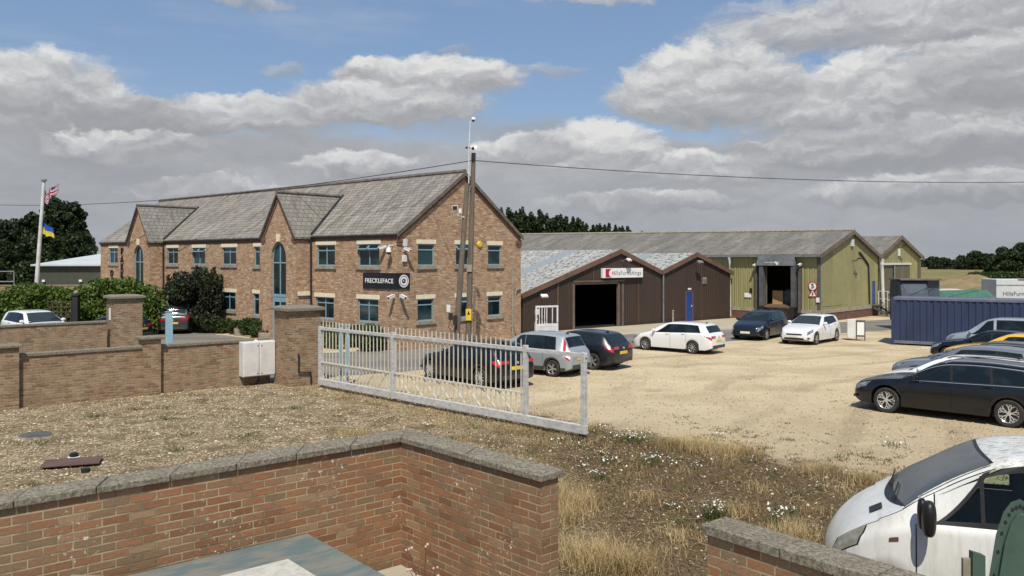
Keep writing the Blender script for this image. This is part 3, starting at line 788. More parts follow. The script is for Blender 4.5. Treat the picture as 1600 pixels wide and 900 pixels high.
# gable pipes: a cable trunk and a bent downpipe
b_ = MB(); b_.M = IG; b_.tube([(7.75, -.05, 3.6), (7.75, -.05, .05)], .035, 8); b_.build('trunking', M['sill'], OFF)
b_ = MB(); b_.M = IG; b_.tube([(7.95, -.07, .3), (7.95, -.07, 2.3), (8.02, -.07, 2.5), (8.2, -.07, 2.58), (8.4, -.07, 2.5)], .04, 8); b_.build('downpipe', M['sill'], OFF)

# vertical lettering fixed to the left wing
for ch, z in zip('PARK', (4.60, 4.08, 3.56, 3.04)):
    me = text(ch, .62, M['black'], OFF, (-27.6, -.04, z), (0, -1), .03, name='letter', bold=.012)
me = text('D', .60, M['black'], OFF, (-29.15, -.04, 3.12), (0, -1), .03, name='letter', bold=.012)


def mount(par_obj, x, y, z):    # a point given in the building's own frame -> world
    return Matrix.Translation(par_obj.location) @ Matrix.Rotation(par_obj.rotation_euler.z, 4, 'Z') @ Vector((x, y, z))
OZ = OFF.rotation_euler.z

# the wrap-round company sign on the corner
sg = thing('shop_sign', 'black sign reading FRECKLEFACE wrapped around the corner of the brick office', 'sign', mount(OFF, 0, 0, 0), OZ)
b_ = MB(); b_.box(-2.32, .05, -.055, -.003, 2.75, 3.47); b_.build('sign_face', M['sign_black'], sg)
b_ = MB(); b_.box(.003, .05, -.003, .72, 2.75, 3.47); b_.build('side_face', M['sign_black'], sg)
text('FRECKLEFACE', .285, M['sign_white'], sg, (-1.17, -.06, 3.10), (0, -1), .006, space=1.14, bold=.004)
def ring(mb, r0, r1, n=32, x=.055, c=(.36, 3.11)):
    for k in range(n):
        a, b = 2*math.pi*k/n, 2*math.pi*(k+1)/n
        mb.prism([(x, c[0]+math.cos(t)*r, c[1]+math.sin(t)*r) for t, r in ((a, r0), (b, r0), (b, r1), (a, r1))], [(x+.008, c[0]+math.cos(t)*r, c[1]+math.sin(t)*r) for t, r in ((a, r0), (b, r0), (b, r1), (a, r1))])
b_ = MB(); ring(b_, .235, .285); ring(b_, .115, .20); b_.build('emblem', M['sign_white'], sg)
text('F', .15, M['sign_white'], sg, (.06, .36, 3.11), (1, 0), .006)

# brick detail: cameras, alarm boxes
def cctv(loc, rz, label, dome=False, group=None):
    t = thing('security_camera', label, 'camera', loc, rz, group)
    if dome:
        m = MB(); m.tube([(0, 0, .1), (0, -.22, .1), (0, -.26, .02)], .03, 8); m.build('bracket', M['white'], t)
        m = MB(); m.lathe([(.04, .04), (.09, -.02), (.13, -.16), (.13, -.2)], (0, -.26, 0)); m.build('housing', M['white'], t, smooth=True)
        m = MB(); m.lathe([(.11, -.201), (.09, -.27), (.03, -.30), (.001, -.305)], (0, -.26, 0)); m.build('dome', M['black'], t, smooth=True)
    else:
        m = MB(); m.tube([(0, 0, 0), (0, -.12, 0), (0, -.16, .05)], .025, 8); m.build('bracket', M['white'], t)
        m = MB(); m.M = Matrix.Translation((0, -.2, .08)) @ Matrix.Rotation(math.radians(18), 4, 'X'); m.box(-.06, .06, -.2, .14, -.05, .06); m.box(-.07, .07, -.26, .1, .062, .075); m.build('housing', M['white'], t)
        m = MB(); m.M = Matrix.Translation((0, -.2, .08)) @ Matrix.Rotation(math.radians(18), 4, 'X'); m.lathe([(.035, -.215), (.035, -.201)], (0, 0, 0), 'Y', 12); m.build('lens', M['black'], t)
    return t
GZ = OZ+math.pi/2
cctv(mount(OFF, -.62, 0, 4.55), OZ-.6, 'small white bullet camera left of the dome camera on the brick corner')
cctv(mount(OFF, -.25, 0, 4.6), OZ, 'white dome camera on a bracket at the top of the brick corner', True)
cctv(mount(OFF, 0, .35, 4.45), GZ+.3, 'white bullet camera with sun hood above the alarm box on the gable')
cctv(mount(OFF, -.1, 0, 2.35), OZ, 'left one of two small white cameras under the black sign')
cctv(mount(OFF, 0, .15, 2.35), GZ, 'right one of two small white cameras under the black sign')
cctv(mount(OFF, -LN, 1.0, 4.55), OZ-math.pi/2, 'upper white dome camera at the far left end of the brick office', True)
cctv(mount(OFF, -LN, .6, 3.7), OZ-math.pi/2, 'lower white dome camera at the far left end of the brick office', True)
def wbox(name, loc, rz, sx, sy, sz, m, label, cat, bev=.015):
    b = MB(); b.box(-sx/2, sx/2, -sy, -.003, -sz/2, sz/2); o = b.build(name, m, None, loc=loc, rotz=rz, bevel=bev); return tag(o, label, cat)
wbox('junction_box', mount(OFF, 0, .42, 4.82), GZ, .22, .12, .32, M['cab_white'], 'cream utility box under the left eaves corner of the gable', 'box')
wbox('alarm_box', mount(OFF, 0, .40, 4.12), GZ, .24, .10, .30, M['white'], 'white alarm box below the hooded camera on the gable', 'alarm')
b = MB(); b.lathe([(.001, -.09), (.13, -.085), (.16, -.06), (.16, -.003)], (0, 0, 0), 'Y', 8)
tag(b.build('burglar_alarm', M['yellow'], None, loc=mount(OFF, 0, 5.3, 4.82), rotz=GZ), 'yellow octagonal burglar alarm high on the brick gable', 'alarm')

# ------------------------------------------------------------------ industrial sheds
def frame(o, d): return math.atan2(d[1], d[0])

def rib_gable(mb, xs0, xs1, bot, top, pitch, dep, y=0.0):
    """ribbed upright sheet from x0 to x1 following bottom and top outlines"""
    n = int(round((xs1-xs0)/pitch)); pts = []
    for i in range(n):
        a = xs0+(xs1-xs0)*i/n; p = (xs1-xs0)/n
        pts += [(a, y), (a+p*.55, y), (a+p*.68, y-dep), (a+p*.87, y-dep)]
    pts.append((xs1, y))
    for (a, ya), (b, yb) in zip(pts, pts[1:]):
        mb.face((a, ya, bot((a+b)/2)), (b, yb, bot((a+b)/2)), (b, yb, top(b)), (a, ya, top(a)))


def shed_pair():
    BZ = frame(0, (.775, .632)); L0 = (3.6, 48.2, 0)
    A = thing('brown_shed', 'brown clad shed with wide open doorway and dirty white roof', 'shed', L0, BZ)
    def topA(x): return 4.59-(3.79-x)*.3185 if x < 3.79 else 4.59-(x-3.79)*.349
    m = MB(); rib_gable(m, -3.9, 0, lambda x: 0, topA, .2, .025); rib_gable(m, 0, 3.64, lambda x: 2.60, topA, .2, .025); rib_gable(m, 3.64, 7.6, lambda x: 0, topA, .2, .025)
    m.face((-3.9, 0, 0), (-3.9, 24, 0), (-3.9, 24, 2.14), (-3.9, 0, 2.14)); m.face((-3.9, 24, 0), (7.6, 24, 0), (7.6, 24, 3.2), (3.79, 24, 4.59), (-3.9, 24, 2.14))
    m.build('wall', M['brown_clad'], A, fix=False)
    def slab(par, pts, th=.07, name='roof', mt='shed_roof'):
        q = MB(); q.prism(pts, [(x, y, z+th) for x, y, z in pts]); return q.build(name, M[mt], par)
    slab(A, [(-4.3, -.15, 2.02), (3.79, -.15, 4.6), (3.79, 24, 4.6), (-4.3, 24, 2.02)]); slab(A, [(7.55, -.15, 3.28), (7.55, 24, 3.28), (3.79, 24, 4.6), (3.79, -.15, 4.6)])
    def trim(par, pts):
        q = MB()
        for (a, za), (b, zb) in zip(pts, pts[1:]):
            q.prism([(a, -.17, za-.18), (b, -.17, zb-.18), (b, -.17, zb+.10), (a, -.17, za+.10)], [(a, -.06, za-.18), (b, -.06, zb-.18), (b, -.06, zb+.10), (a, -.06, za+.10)])
        return q.build('verge_trim', M['brown_trim'], par)
    trim(A, [(-4.3, 2.02), (3.79, 4.6), (7.60, 3.27)])
    q = MB(); q.box(-.14, 0, -.06, .10, 0, 2.72); q.box(3.64, 3.74, -.06, .10, 0, 2.60); q.box(0, 3.64, -.06, .10, 2.60, 2.72); q.box(3.98, 4.08, -.07, -.002, 0, 2.6); q.build('door_frame', M['brown_frame'], A)
    q = MB(); q.box(-.14, 4.1, -.13, -.06, 2.74, 2.84); q.build('door_track', M['brown_trim'], A)
    q = MB(); q.box(-3.8, 7.5, .12, 23.9, .016, .02); q.build('floor', M['dark'], A)  # floor coloured near-black so the doorway reads as deep shade
    q = MB(); q.box(7.52, 7.56, .05, 23.9, 0, 3.2); q.box(-3.8, 7.5, 7.9, 8.0, 0, 2.5); q.build('darkened_inner_wall', M['dark'], A)  # walls closing the inside, the shade painted into their near-black colour
    q = MB(); q.box(-1.35, -1.27, -.05, -.03, .1, 2.9); q.box(1.55, 1.59, -.03, -.024, 2.9, 4.0); q.box(5.45, 5.49, -.03, -.024, .1, 3.9); q.build('cover_strip', M['brown_trim'], A)
    B = thing('brown_shed', 'brown clad shed with a narrow blue door', 'shed', L0, BZ)
    def topB(x): return 4.42-(11.08-x)*.335 if x < 11.08 else 4.42-(x-11.08)*.322
    m = MB(); rib_gable(m, 7.62, 10.02, lambda x: 0, topB, .2, .025); rib_gable(m, 10.02, 10.75, lambda x: 1.98, topB, .2, .025); rib_gable(m, 10.75, 14.84, lambda x: 0, topB, .2, .025)
    m.face((14.84, 0, 0), (14.84, 5, 0), (14.84, 5, 3.2), (14.84, 0, 3.2)); m.build('wall', M['brown_clad'], B, fix=False)
    slab(B, [(7.62, -.12, 3.28), (11.08, -.12, 4.43), (11.08, 20, 4.43), (7.62, 20, 3.28)]); slab(B, [(14.95, -.12, 3.17), (14.95, 8, 3.17), (11.08, 20, 4.43), (11.08, -.12, 4.43)])
    trim(B, [(7.61, 3.28), (11.08, 4.43), (15.0, 3.16)])
    d = MB(); d.box(10.06, 10.71, -.02, .02, .03, 1.93); D = d.build('door', M['blue_door'], B)
    d = MB(); d.box(10.60, 10.64, -.06, -.02, .95, 1.05); d.build('handle', M['white'], D)
    d = MB(); d.box(10.0, 10.06, -.05, .03, 0, 1.98); d.box(10.71, 10.77, -.05, .03, 0, 1.98); d.box(10.0, 10.77, -.05, .03, 1.93, 1.99); d.build('door_frame', M['brown_trim'], B)
    d = MB(); d.tube([(7.72, -.10, 3.1), (7.72, -.10, .05)], .05, 8); d.build('downpipe', M['grey_steel'], A)
    q = MB(); q.box(11.78, 12.16, -.06, -.003, 2.42, 2.86)
    for i in range(5): q.box(11.81, 12.13, -.09, -.05, 2.47+.075*i, 2.50+.075*i)
    q.build('vent_grille', M['sill'], B)
    q = MB(); q.box(11.6, 11.63, -.03, -.024, .1, 4.2); q.build('cover_strip', M['brown_trim'], B)
    # sign above the doorway
    def W(x, y, z): return mount(A, x, y, z)
    S = thing('shop_sign', 'long white and red sign reading HillsFurnishings above the open shed door', 'sign', W(3.89, -.1, 3.25), BZ)
    q = MB(); q.box(-1.75, 1.75, -.14, .05, -.29, .29); q.build('sign_box', M['sign_white'], S, bevel=.01)
    q = MB(); N = 20
    pr = [(-1.55, -.142, -.24), (-1.0, -.142, -.24)]
    pr = [(-1.55, -.25), (-.98, -.25)]+[(-1.0-.27*math.cos(math.radians(a)), .25*math.sin(math.radians(a))) for a in range(-80, 81, 16)]+[(-.98, .25), (-1.55, .25)]
    q.prism([(x, -.142, z) for x, z in pr], [(x, -.15, z) for x, z in pr]); q.build('red_panel', M['sign_red'], S)
    text('H', .37, M['sign_red'], S, (-1.02, -.146, -.01), (0, -1), .004, name='lettering', align='LEFT')
    text('illsFurnishings', .36, M['grey_text'], S, (-.74, -.146, -.01), (0, -1), .002, align='LEFT', space=1.12)
    def flood(loc, rz, label, m='white'):
        t = thing('floodlight', label, 'floodlight', loc, rz)
        q = MB(); q.tube([(0, 0, 0), (0, -.25, .12), (0, -.42, .12)], .025, 6); q.build('bracket', M['grey_steel'], t)
        q = MB(); q.M = Matrix.Translation((0, -.5, .1)) @ Matrix.Rotation(math.radians(35), 4, 'X'); q.box(-.2, .2, -.12, .12, -.05, .05); q.build('lamp_head', M[m], t, bevel=.01)
        q = MB(); q.M = Matrix.Translation((0, -.5, .1)) @ Matrix.Rotation(math.radians(35), 4, 'X'); q.box(-.17, .17, -.10, .10, -.058, -.051); q.build('lamp_glass', M['glass'], t)
        return t
    flood(W(3.95, -.03, 3.95), BZ+.3, 'slim floodlight on a short arm above the white and red sign')
    flood(W(11.0, -.03, 3.8), BZ-.2, 'dark floodlight under the peak of the right brown shed', 'grey_steel')
    flood(W(-2.6, -.03, 1.95), BZ-.3, 'white floodlight at the low left corner of the brown shed')
    wbox('utility_box', W(-2.9, 0, 1.15), BZ, .22, .12, .3, M['white'], 'small white electric box with hanging cable left of the white cage', 'box')
    q = MB(); q.tube([(0, -.06, -.15), (.03, -.06, -.4), (-.15, -.06, -.6), (-.15, -.06, -1.1)], .015, 6); tag(q.build('electric_cable', M['white'], None, loc=W(-2.9, 0, 1.15), rotz=BZ), 'white cable running down the wall below the small electric box', 'cable')
    wbox('exit_light', W(10.4, 0, 2.12), BZ, .3, .07, .12, M['white'], 'small white lamp box over the blue shed door', 'lamp')
    q = MB(); q.cyl((0, 0, 0), (0, 0, .75), .06, .06, 12); q.cyl((0, 0, .75), (0, 0, .82), .08, .05, 12); tag(q.build('gas_bottle', M['sill'], None, loc=W(8.35, -.35, .01)), 'slim grey bottle standing at the foot of the brown wall', 'bottle')
    return A, B, BZ
SHA, SHB, BZ = shed_pair()


def big_sheds():
    YZ = frame(0, (.719, -.695)); O = (19.8, 53.6, 0)
    A = thing('yellow_warehouse', 'long yellow green warehouse with loading dock and grey cement sheet roof', 'warehouse', O, YZ)
    # local: x along the long side (negative to the left), y into the building, gable at x=0 looking +x
    EL, ER, RD, W_ = 4.40, 4.30, 5.97, 9.95; LL = 42; up = .011
    dock = (-3.62, -1.72, 1.02, 3.64)
    m = MB()
    rib_gable(m, -LL, dock[0], lambda x: .75, lambda x: EL, .33, .03); rib_gable(m, dock[1], 0, lambda x: .75, lambda x: EL, .33, .03)
    m.face((dock[0], 0, dock[3]), (dock[1], 0, dock[3]), (dock[1], 0, EL), (dock[0], 0, EL)); m.face((dock[0], 0, .75), (dock[1], 0, .75), (dock[1], 0, dock[2]), (dock[0], 0, dock[2]))
    m.build('side_wall', M['yellow_clad'], A, fix=False)
    m = MB(); m.M = IG
    wall_cells(m, 0, W_, .72, ER, [(8.85, 9.5, .80, 2.5)], depth=.06); m.face((0, 0, ER), (W_, 0, ER), (W_/2+.1, 0, RD-.05)); m.face((0, 0, ER), (W_/2+.1, 0, RD-.05), (0, 0, EL))
    m.build('gable_wall', M['yellow_plain'], A, fix=False)
    m = MB(); m.face((0, W_, 0), (-LL, W_, 0), (-LL, W_, ER), (0, W_, ER)); m.face((-LL, W_, 0), (-LL, 0, 0), (-LL, 0, EL), (-LL, W_/2, RD), (-LL, W_, ER)); m.build('rear_wall', M['yellow_clad'], A, fix=False)
    m = MB(); m.box(-LL, dock[0]-.6, -.06, .2, -.3, .55); m.box(dock[1]+.25, .06, -.06, .2, -.3, .55); m.box(-.2, .06, .2, W_, -.3, .55); m.build('brick_plinth', M['brick_plinth'], A)
    m = MB(); m.box(-LL, dock[0]-.6, -.09, .2, .553, .78); m.box(dock[1]+.25, .09, -.09, .2, .553, .78); m.box(-.2, .09, .2, W_, .553, .78); m.build('plinth_band', M['sill'], A)
    m = MB(); m.box(-.14, .035, -.035, .14, .78, EL-.02); m.build('corner_trim', M['seal'], A)
    r = MB(); yr = W_/2+.1; e = .25
    se = (RD-EL)/yr
    z_l = RD+LL*up
    a = [(.22, -e, EL-e*se), (.22, yr, RD), (-LL-.2, yr, z_l), (-LL-.2, -e, EL-e*se)]; r.prism(a, [(x, y, z+.08) for x, y, z in a])
    a = [(.22, W_+.15, ER-.06), (-LL-.2, W_+.15, ER-.06), (-LL-.2, yr, z_l), (.22, yr, RD)]; r.prism(a, [(x, y, z+.08) for x, y, z in a])
    r.build('roof', M['cement_roof'], A)
    r = MB(); r.tube([(.25, yr, RD+.1), (-LL, yr, z_l+.1)], .11, 8); r.build('ridge_capping', M['sill'], A)
    r = MB(); r.box(-LL, .2, -e-.13, -e-.01, EL-.17, EL-.04); r.build('gutter', M['grey_steel'], A)
    def verge(par, pts, m='brown_frame', x=.2):
        q = MB()
        for (y0, z0), (y1, z1) in zip(pts, pts[1:]):
            q.prism([(x, y0, z0-.16), (x, y1, z1-.16), (x, y1, z1+.11), (x, y0, z0+.11)], [(x+.06, y0, z0-.16), (x+.06, y1, z1-.16), (x+.06, y1, z1+.11), (x+.06, y0, z0+.11)])
        return q.build('verge_trim', M[m], par)
    verge(A, [(-e, EL-e*se), (yr, RD), (W_+.15, ER-.06)])
    # dock: header panel, side seals, leveller, interior
    q = MB(); q.box(-4.08, -1.5, -.45, -.003, 4.02, 4.36); q.box(-4.08, -1.5, -.55, -.003, 3.66, 4.01); q.build('dock_header', M['grey_steel'], A)
    for a_, b_2, y_, z_ in ((-3.95, -3.64, -.5, 3.65), (-1.70, -1.45, -.5, 3.65), (-4.32, -4.2, -.3, 3.8), (-1.30, -1.18, -.3, 3.8)): q = MB(); q.box(a_, b_2, y_, -.003, .6, z_); q.build('dock_seal', M['seal'], A)
    q = MB(); q.prism([(-3.6, -.45, .86), (-1.74, -.45, .86), (-1.74, .4, 1.0), (-3.6, .4, 1.0)], [(-3.6, -.45, .95), (-1.74, -.45, .95), (-1.74, .4, 1.06), (-3.6, .4, 1.06)]); q.build('dock_leveller', M['brown_trim'], A)
    for a_, b_2 in ((-3.95, -3.6), (-1.74, -1.45)): q = MB(); q.box(a_, b_2, -.6, -.1, .35, .95); q.build('dock_buffer', M['black'], A)
    q = MB(); q.box(-3.6, -1.74, -.06, .1, 0, .85); q.build('dock_wall', M['seal'], A)
    q = MB(); q.box(-6, .0, .41, 4.5, .95, 1.0); q.build('dock_floor', M['conc'], A)
    q = MB(); q.tube([(-4.0, -.3, .5), (-4.0, -.3, 1.9)], .035, 8); q.build('guard_post', M['pipe_white'], A)
    # downpipe left
    q = MB(); q.tube([(-6.27, -.36, 4.2), (-6.27, -.25, 3.9), (-6.27, -.25, 3.0), (-6.27, -.3, 2.9), (-6.27, -.2, .1)], .085, 10); q.build('downpipe', M['pipe_white'], A)
    # blue door in gable with opening
    q = MB(); q.M = IG; q.box(8.87, 9.48, .02, .05, .82, 2.48); q.build('door', M['blue_door'], A)
    q = MB(); q.M = IG; q.tube([(6.35, -.06, 4.55), (6.6, -.06, 4.5), (7.95, -.06, 3.75), (8.05, -.06, 3.55), (8.25, -.06, .9)], .06, 8); q.build('drain_pipe', M['gutter'], A)
    q = MB(); q.M = IG; q.box(4.95, 5.35, -.12, -.003, 4.98, 5.45); q.build('vent_box', M['pipe_white'], A)
    def Wd(x, y, z): return mount(A, x, y, z)
    GZ2 = YZ+math.pi/2
    # second shed, behind the first one's right side
    B = thing('yellow_warehouse', 'smaller yellow green shed with tall brown sliding doors behind the blue container', 'warehouse', O, YZ)
    m = MB(); m.M = IG
    g0, g1, gc = 10.1, 19.1, 14.2
    def tp(x): return 4.35+(5.78-4.35)*(x-g0)/(gc-g0) if x < gc else 5.78-(5.78-4.2)*(x-gc)/(g1-gc)
    n = 27
    for i in range(n):
        a = g0+(g1-g0)*i/n; b = g0+(g1-g0)*(i+1)/n; m.face((a, 0, 0), (b, 0, 0), (b, 0, tp(b)), (a, 0, tp(a)))
    m.face((g1, 0, 0), (g1, 25, 0), (g1, 25, 4.2), (g1, 0, 4.2)); m.build('gable_wall', M['yellow_clad'], B, fix=False)
    r = MB(); a = [(.2, g0, 4.33), (.2, gc, 5.8), (-30, gc, 5.8), (-30, g0, 4.33)]; r.prism(a, [(x, y, z+.08) for x, y, z in a]); a = [(.2, g1+.15, 4.16), (-30, g1+.15, 4.16), (-30, gc, 5.8), (.2, gc, 5.8)]; r.prism(a, [(x, y, z+.08) for x, y, z in a]); r.build('roof', M['cement_roof'], B)
    verge(B, [(g0, 4.33), (gc, 5.8), (g1+.15, 4.16)])
    q = MB(); q.M = IG; q.box(10.6, 12.75, -.08, -.01, .1, 3.62); q.build('sliding_door', M['olive_door'], B)
    q = MB(); q.M = IG; q.box(12.85, 16.2, -.14, -.07, .1, 3.62); q.build('sliding_door', M['olive_door'], B)
    q = MB(); q.M = IG; q.box(12.75, 13.0, -.16, -.145, .1, 3.62); q.box(14.5, 14.6, -.16, -.145, .1, 3.62); q.build('door_stile', M['grey_steel'], B)
    q = MB(); q.M = IG; q.box(10.3, 16.4, -.2, -.01, 3.65, 3.80); q.build('door_track', M['pipe_white'], B)
    q = MB(); q.M = IG; q.box(18.4, 18.9, -.09, -.01, .1, 3.9); q.build('corner_panel', M['olive_door'], B)
    q = MB(); q.M = IG; q.tube([(10.0, -.35, 4.1), (10.0, -.25, 3.7), (10.1, -.25, 3.2), (10.35, -.25, .2)], .12, 10); q.build('downpipe', M['pipe_white'], A)
    def lamp(loc, rz, label):
        t = thing('wall_lamp', label, 'lamp', loc, rz)
        q = MB(); q.tube([(0, 0, 0), (0, -.3, .05), (0, -.5, .22)], .03, 6); q.build('arm', M['gutter'], t)
        q = MB(); q.box(-.1, .1, -.62, -.4, .15, .22); q.box(-.35, .35, -.55, -.48, .19, .23); q.build('lamp_head', M['gutter'], t)
    lamp(Wd(0, 5.3, 3.95), GZ2, 'dark lamp on an arm in the middle of the yellow green gable')
    lamp(Wd(0, 14.1, 4.95), GZ2, 'dark lamp with white box under the peak of the rear shed')
    wbox('lamp_box', Wd(0, 14.1, 4.6), GZ2, .24, .12, .55, M['white'], 'white box below the lamp on the rear shed gable', 'box')
    # road signs on the wall
    q = MB(); s5 = thing('speed_sign', 'round white sign with a black 5 in a red ring on the yellow wall', 'sign', Wd(-.42, -.06, 2.33), YZ)
    q.lathe([(.001, 0), (.30, 0), (.30, .015)], (0, 0, 0), 'Y', 28); q.build('red_ring', M['sign_red'], s5)
    q = MB(); q.lathe([(.001, -.006), (.235, -.006), (.235, -.001)], (0, 0, 0), 'Y', 28); q.build('white_disc', M['sign_white'], s5)
    text('5', .42, M['black'], s5, (0, -.012, 0), (0, -1), .004, bold=.012)
    wn = thing('warning_sign', 'red bordered warning triangle below the round 5 sign', 'sign', Wd(-.42, -.06, 1.86), YZ)
    def tri(r, y): return [(math.sin(2*math.pi*k/3)*r, y, math.cos(2*math.pi*k/3)*r-.04) for k in range(3)]
    q = MB(); q.prism(tri(.36, 0), tri(.36, .012)); q.build('red_triangle', M['sign_red'], wn)
    q = MB(); q.prism(tri(.25, -.006), tri(.25, -.001)); q.build('white_triangle', M['sign_white'], wn)
    q = MB(); q.prism([(-.05, -.01, -.12), (.05, -.01, -.12), (.03, -.01, .02), (.05, -.01, .06), (0, -.01, .12), (-.04, -.01, .06)], [(-.05, -.007, -.12), (.05, -.007, -.12), (.03, -.007, .02), (.05, -.007, .06), (0, -.007, .12), (-.04, -.007, .06)]); q.build('pictogram', M['black'], wn)
    wbox('notice', Wd(-.07, -.06, 1.45), YZ, .22, .03, .30, M['sign_white'], 'small white notice right below the warning triangle', 'sign', 0)
    wbox('notice', Wd(-5.0, -.04, 1.62), YZ, .5, .03, .30, M['sign_white'], 'small white notice left of the loading dock', 'sign', 0)
    wbox('switch_box', Wd(-4.75, -.04, 1.95), YZ, .16, .1, .3, M['black'], 'small black box above the notice left of the dock', 'box')
    cctv(Wd(-4.35, -.1, 3.6), YZ, 'white lamp left of the loading dock header'); cctv(Wd(-1.15, -.1, 3.65), YZ, 'white lamp right of the loading dock header')
    t = thing('dock_lamp', 'swing arm dock lamp hanging at the dock header', 'lamp', Wd(-3.6, -.56, 3.85), YZ)
    q = MB(); q.tube([(0, 0, -.15), (.1, -.1, 0), (.9, -.15, .02)], .02, 6); q.build('arm', M['pipe_white'], t)
    q = MB(); q.cyl((.85, -.1, 0), (1.15, -.35, -.05), .08, .1, 12); q.build('lamp_head', M['pipe_white'], t)
    # goods inside the dock
    q = MB(); q.box(-.35, .35, -.3, .3, 0, .95); tag(q.build('carton', mat('cardboard', (.42, .27, .12), .8, (.34, .21, .09)), None, loc=Wd(-3.2, .9, 1.0), rotz=YZ+.15), 'tall cardboard carton inside the loading dock', 'carton')
    q = MB(); q.box(-.3, .3, -.3, .3, 0, .9); q.lathe([(.3, .9), (.24, 1.0), (.05, 1.04)], (0, 0, 0)); tag(q.build('wrapped_pallet', M['seal'], None, loc=Wd(-2.55, 1.1, 1.0), rotz=YZ), 'dark wrapped load beside the carton in the dock', 'pallet load')
    # metal steps up to the blue door
    t = thing('metal_steps', 'dark metal steps with open treads below the narrow blue door', 'steps', Wd(0, 9.15, 0), GZ2)
    for i in range(4):
        q = MB(); q.box(-.6, .55, -.25-.28*(3-i)-.28, -.25-.28*(3-i), .18*(i+1)-.04, .18*(i+1)); q.build('tread', M['gutter'], t)
    q = MB()
    for x in (-.6, .55): q.prism([(x, -1.4, 0), (x, -1.2, 0), (x, -.1, .62), (x, -.1, .8)], [(x+.04, -1.4, 0), (x+.04, -1.2, 0), (x+.04, -.1, .62), (x+.04, -.1, .8)])
    q.box(-.6, .59, -.26, -.01, .60, .78); q.build('stringer', M['seal'], t)
    q = MB(); x = .62
    for y in (-1.4, -.75, -.1): q.tube([(x, y, 0), (x, y, 1.75 if y > -1 else 1.3)], .025, 6)
    q.tube([(x, -1.4, 1.3), (x, -.75, 1.75), (x, -.1, 1.75)], .025, 6); q.tube([(x, -1.4, .8), (x, -.75, 1.2), (x, -.1, 1.2)], .02, 6); q.build('handrail', M['pipe_white'], t)
    # racking pieces stacked behind
    t = thing('wire_trolley', 'white wire trolley beside the metal steps at the shed corner', 'trolley', Wd(1.1, 11.1, 0), GZ2)
    q = MB()
    for x in (-.45, .45):
        for y in (-.3, .3): q.tube([(x, y, .1), (x, y, 1.5)], .022, 6)
    for z in (.15, .7, 1.1, 1.5): q.box(-.45, .45, -.3, .3, z, z+.03)
    q.build('frame', M['pipe_white'], t)
    q = MB(); q.box(-.4, .4, -.28, .28, .73, .95); q.box(-.3, .35, -.2, .2, 1.13, 1.3); q.build('crate', M['cab_white'], t)
    return A, B
YWA, YWB = big_sheds()

# ------------------------------------------------------------------ vehicles
def pchip(pts):
    x = [p[0] for p in pts]; y = [p[1] for p in pts]; n = len(x)
    h = [x[i+1]-x[i] for i in range(n-1)]; d = [(y[i+1]-y[i])/h[i] for i in range(n-1)]
    m = [d[0]]+[0 if d[i-1]*d[i] <= 0 else 2*d[i-1]*d[i]/(d[i-1]+d[i]) for i in range(1, n-1)]+[d[-1]]
    def f(t):
        if t <= x[0]: return y[0]
        if t >= x[-1]: return y[-1]
        i = 0
        while t > x[i+1]: i += 1
        s = (t-x[i])/h[i]; s2 = s*s; s3 = s2*s
        return (2*s3-3*s2+1)*y[i]+(s3-2*s2+s)*h[i]*m[i]+(-2*s3+3*s2)*y[i+1]+(s3-s2)*h[i]*m[i+1]
    return f


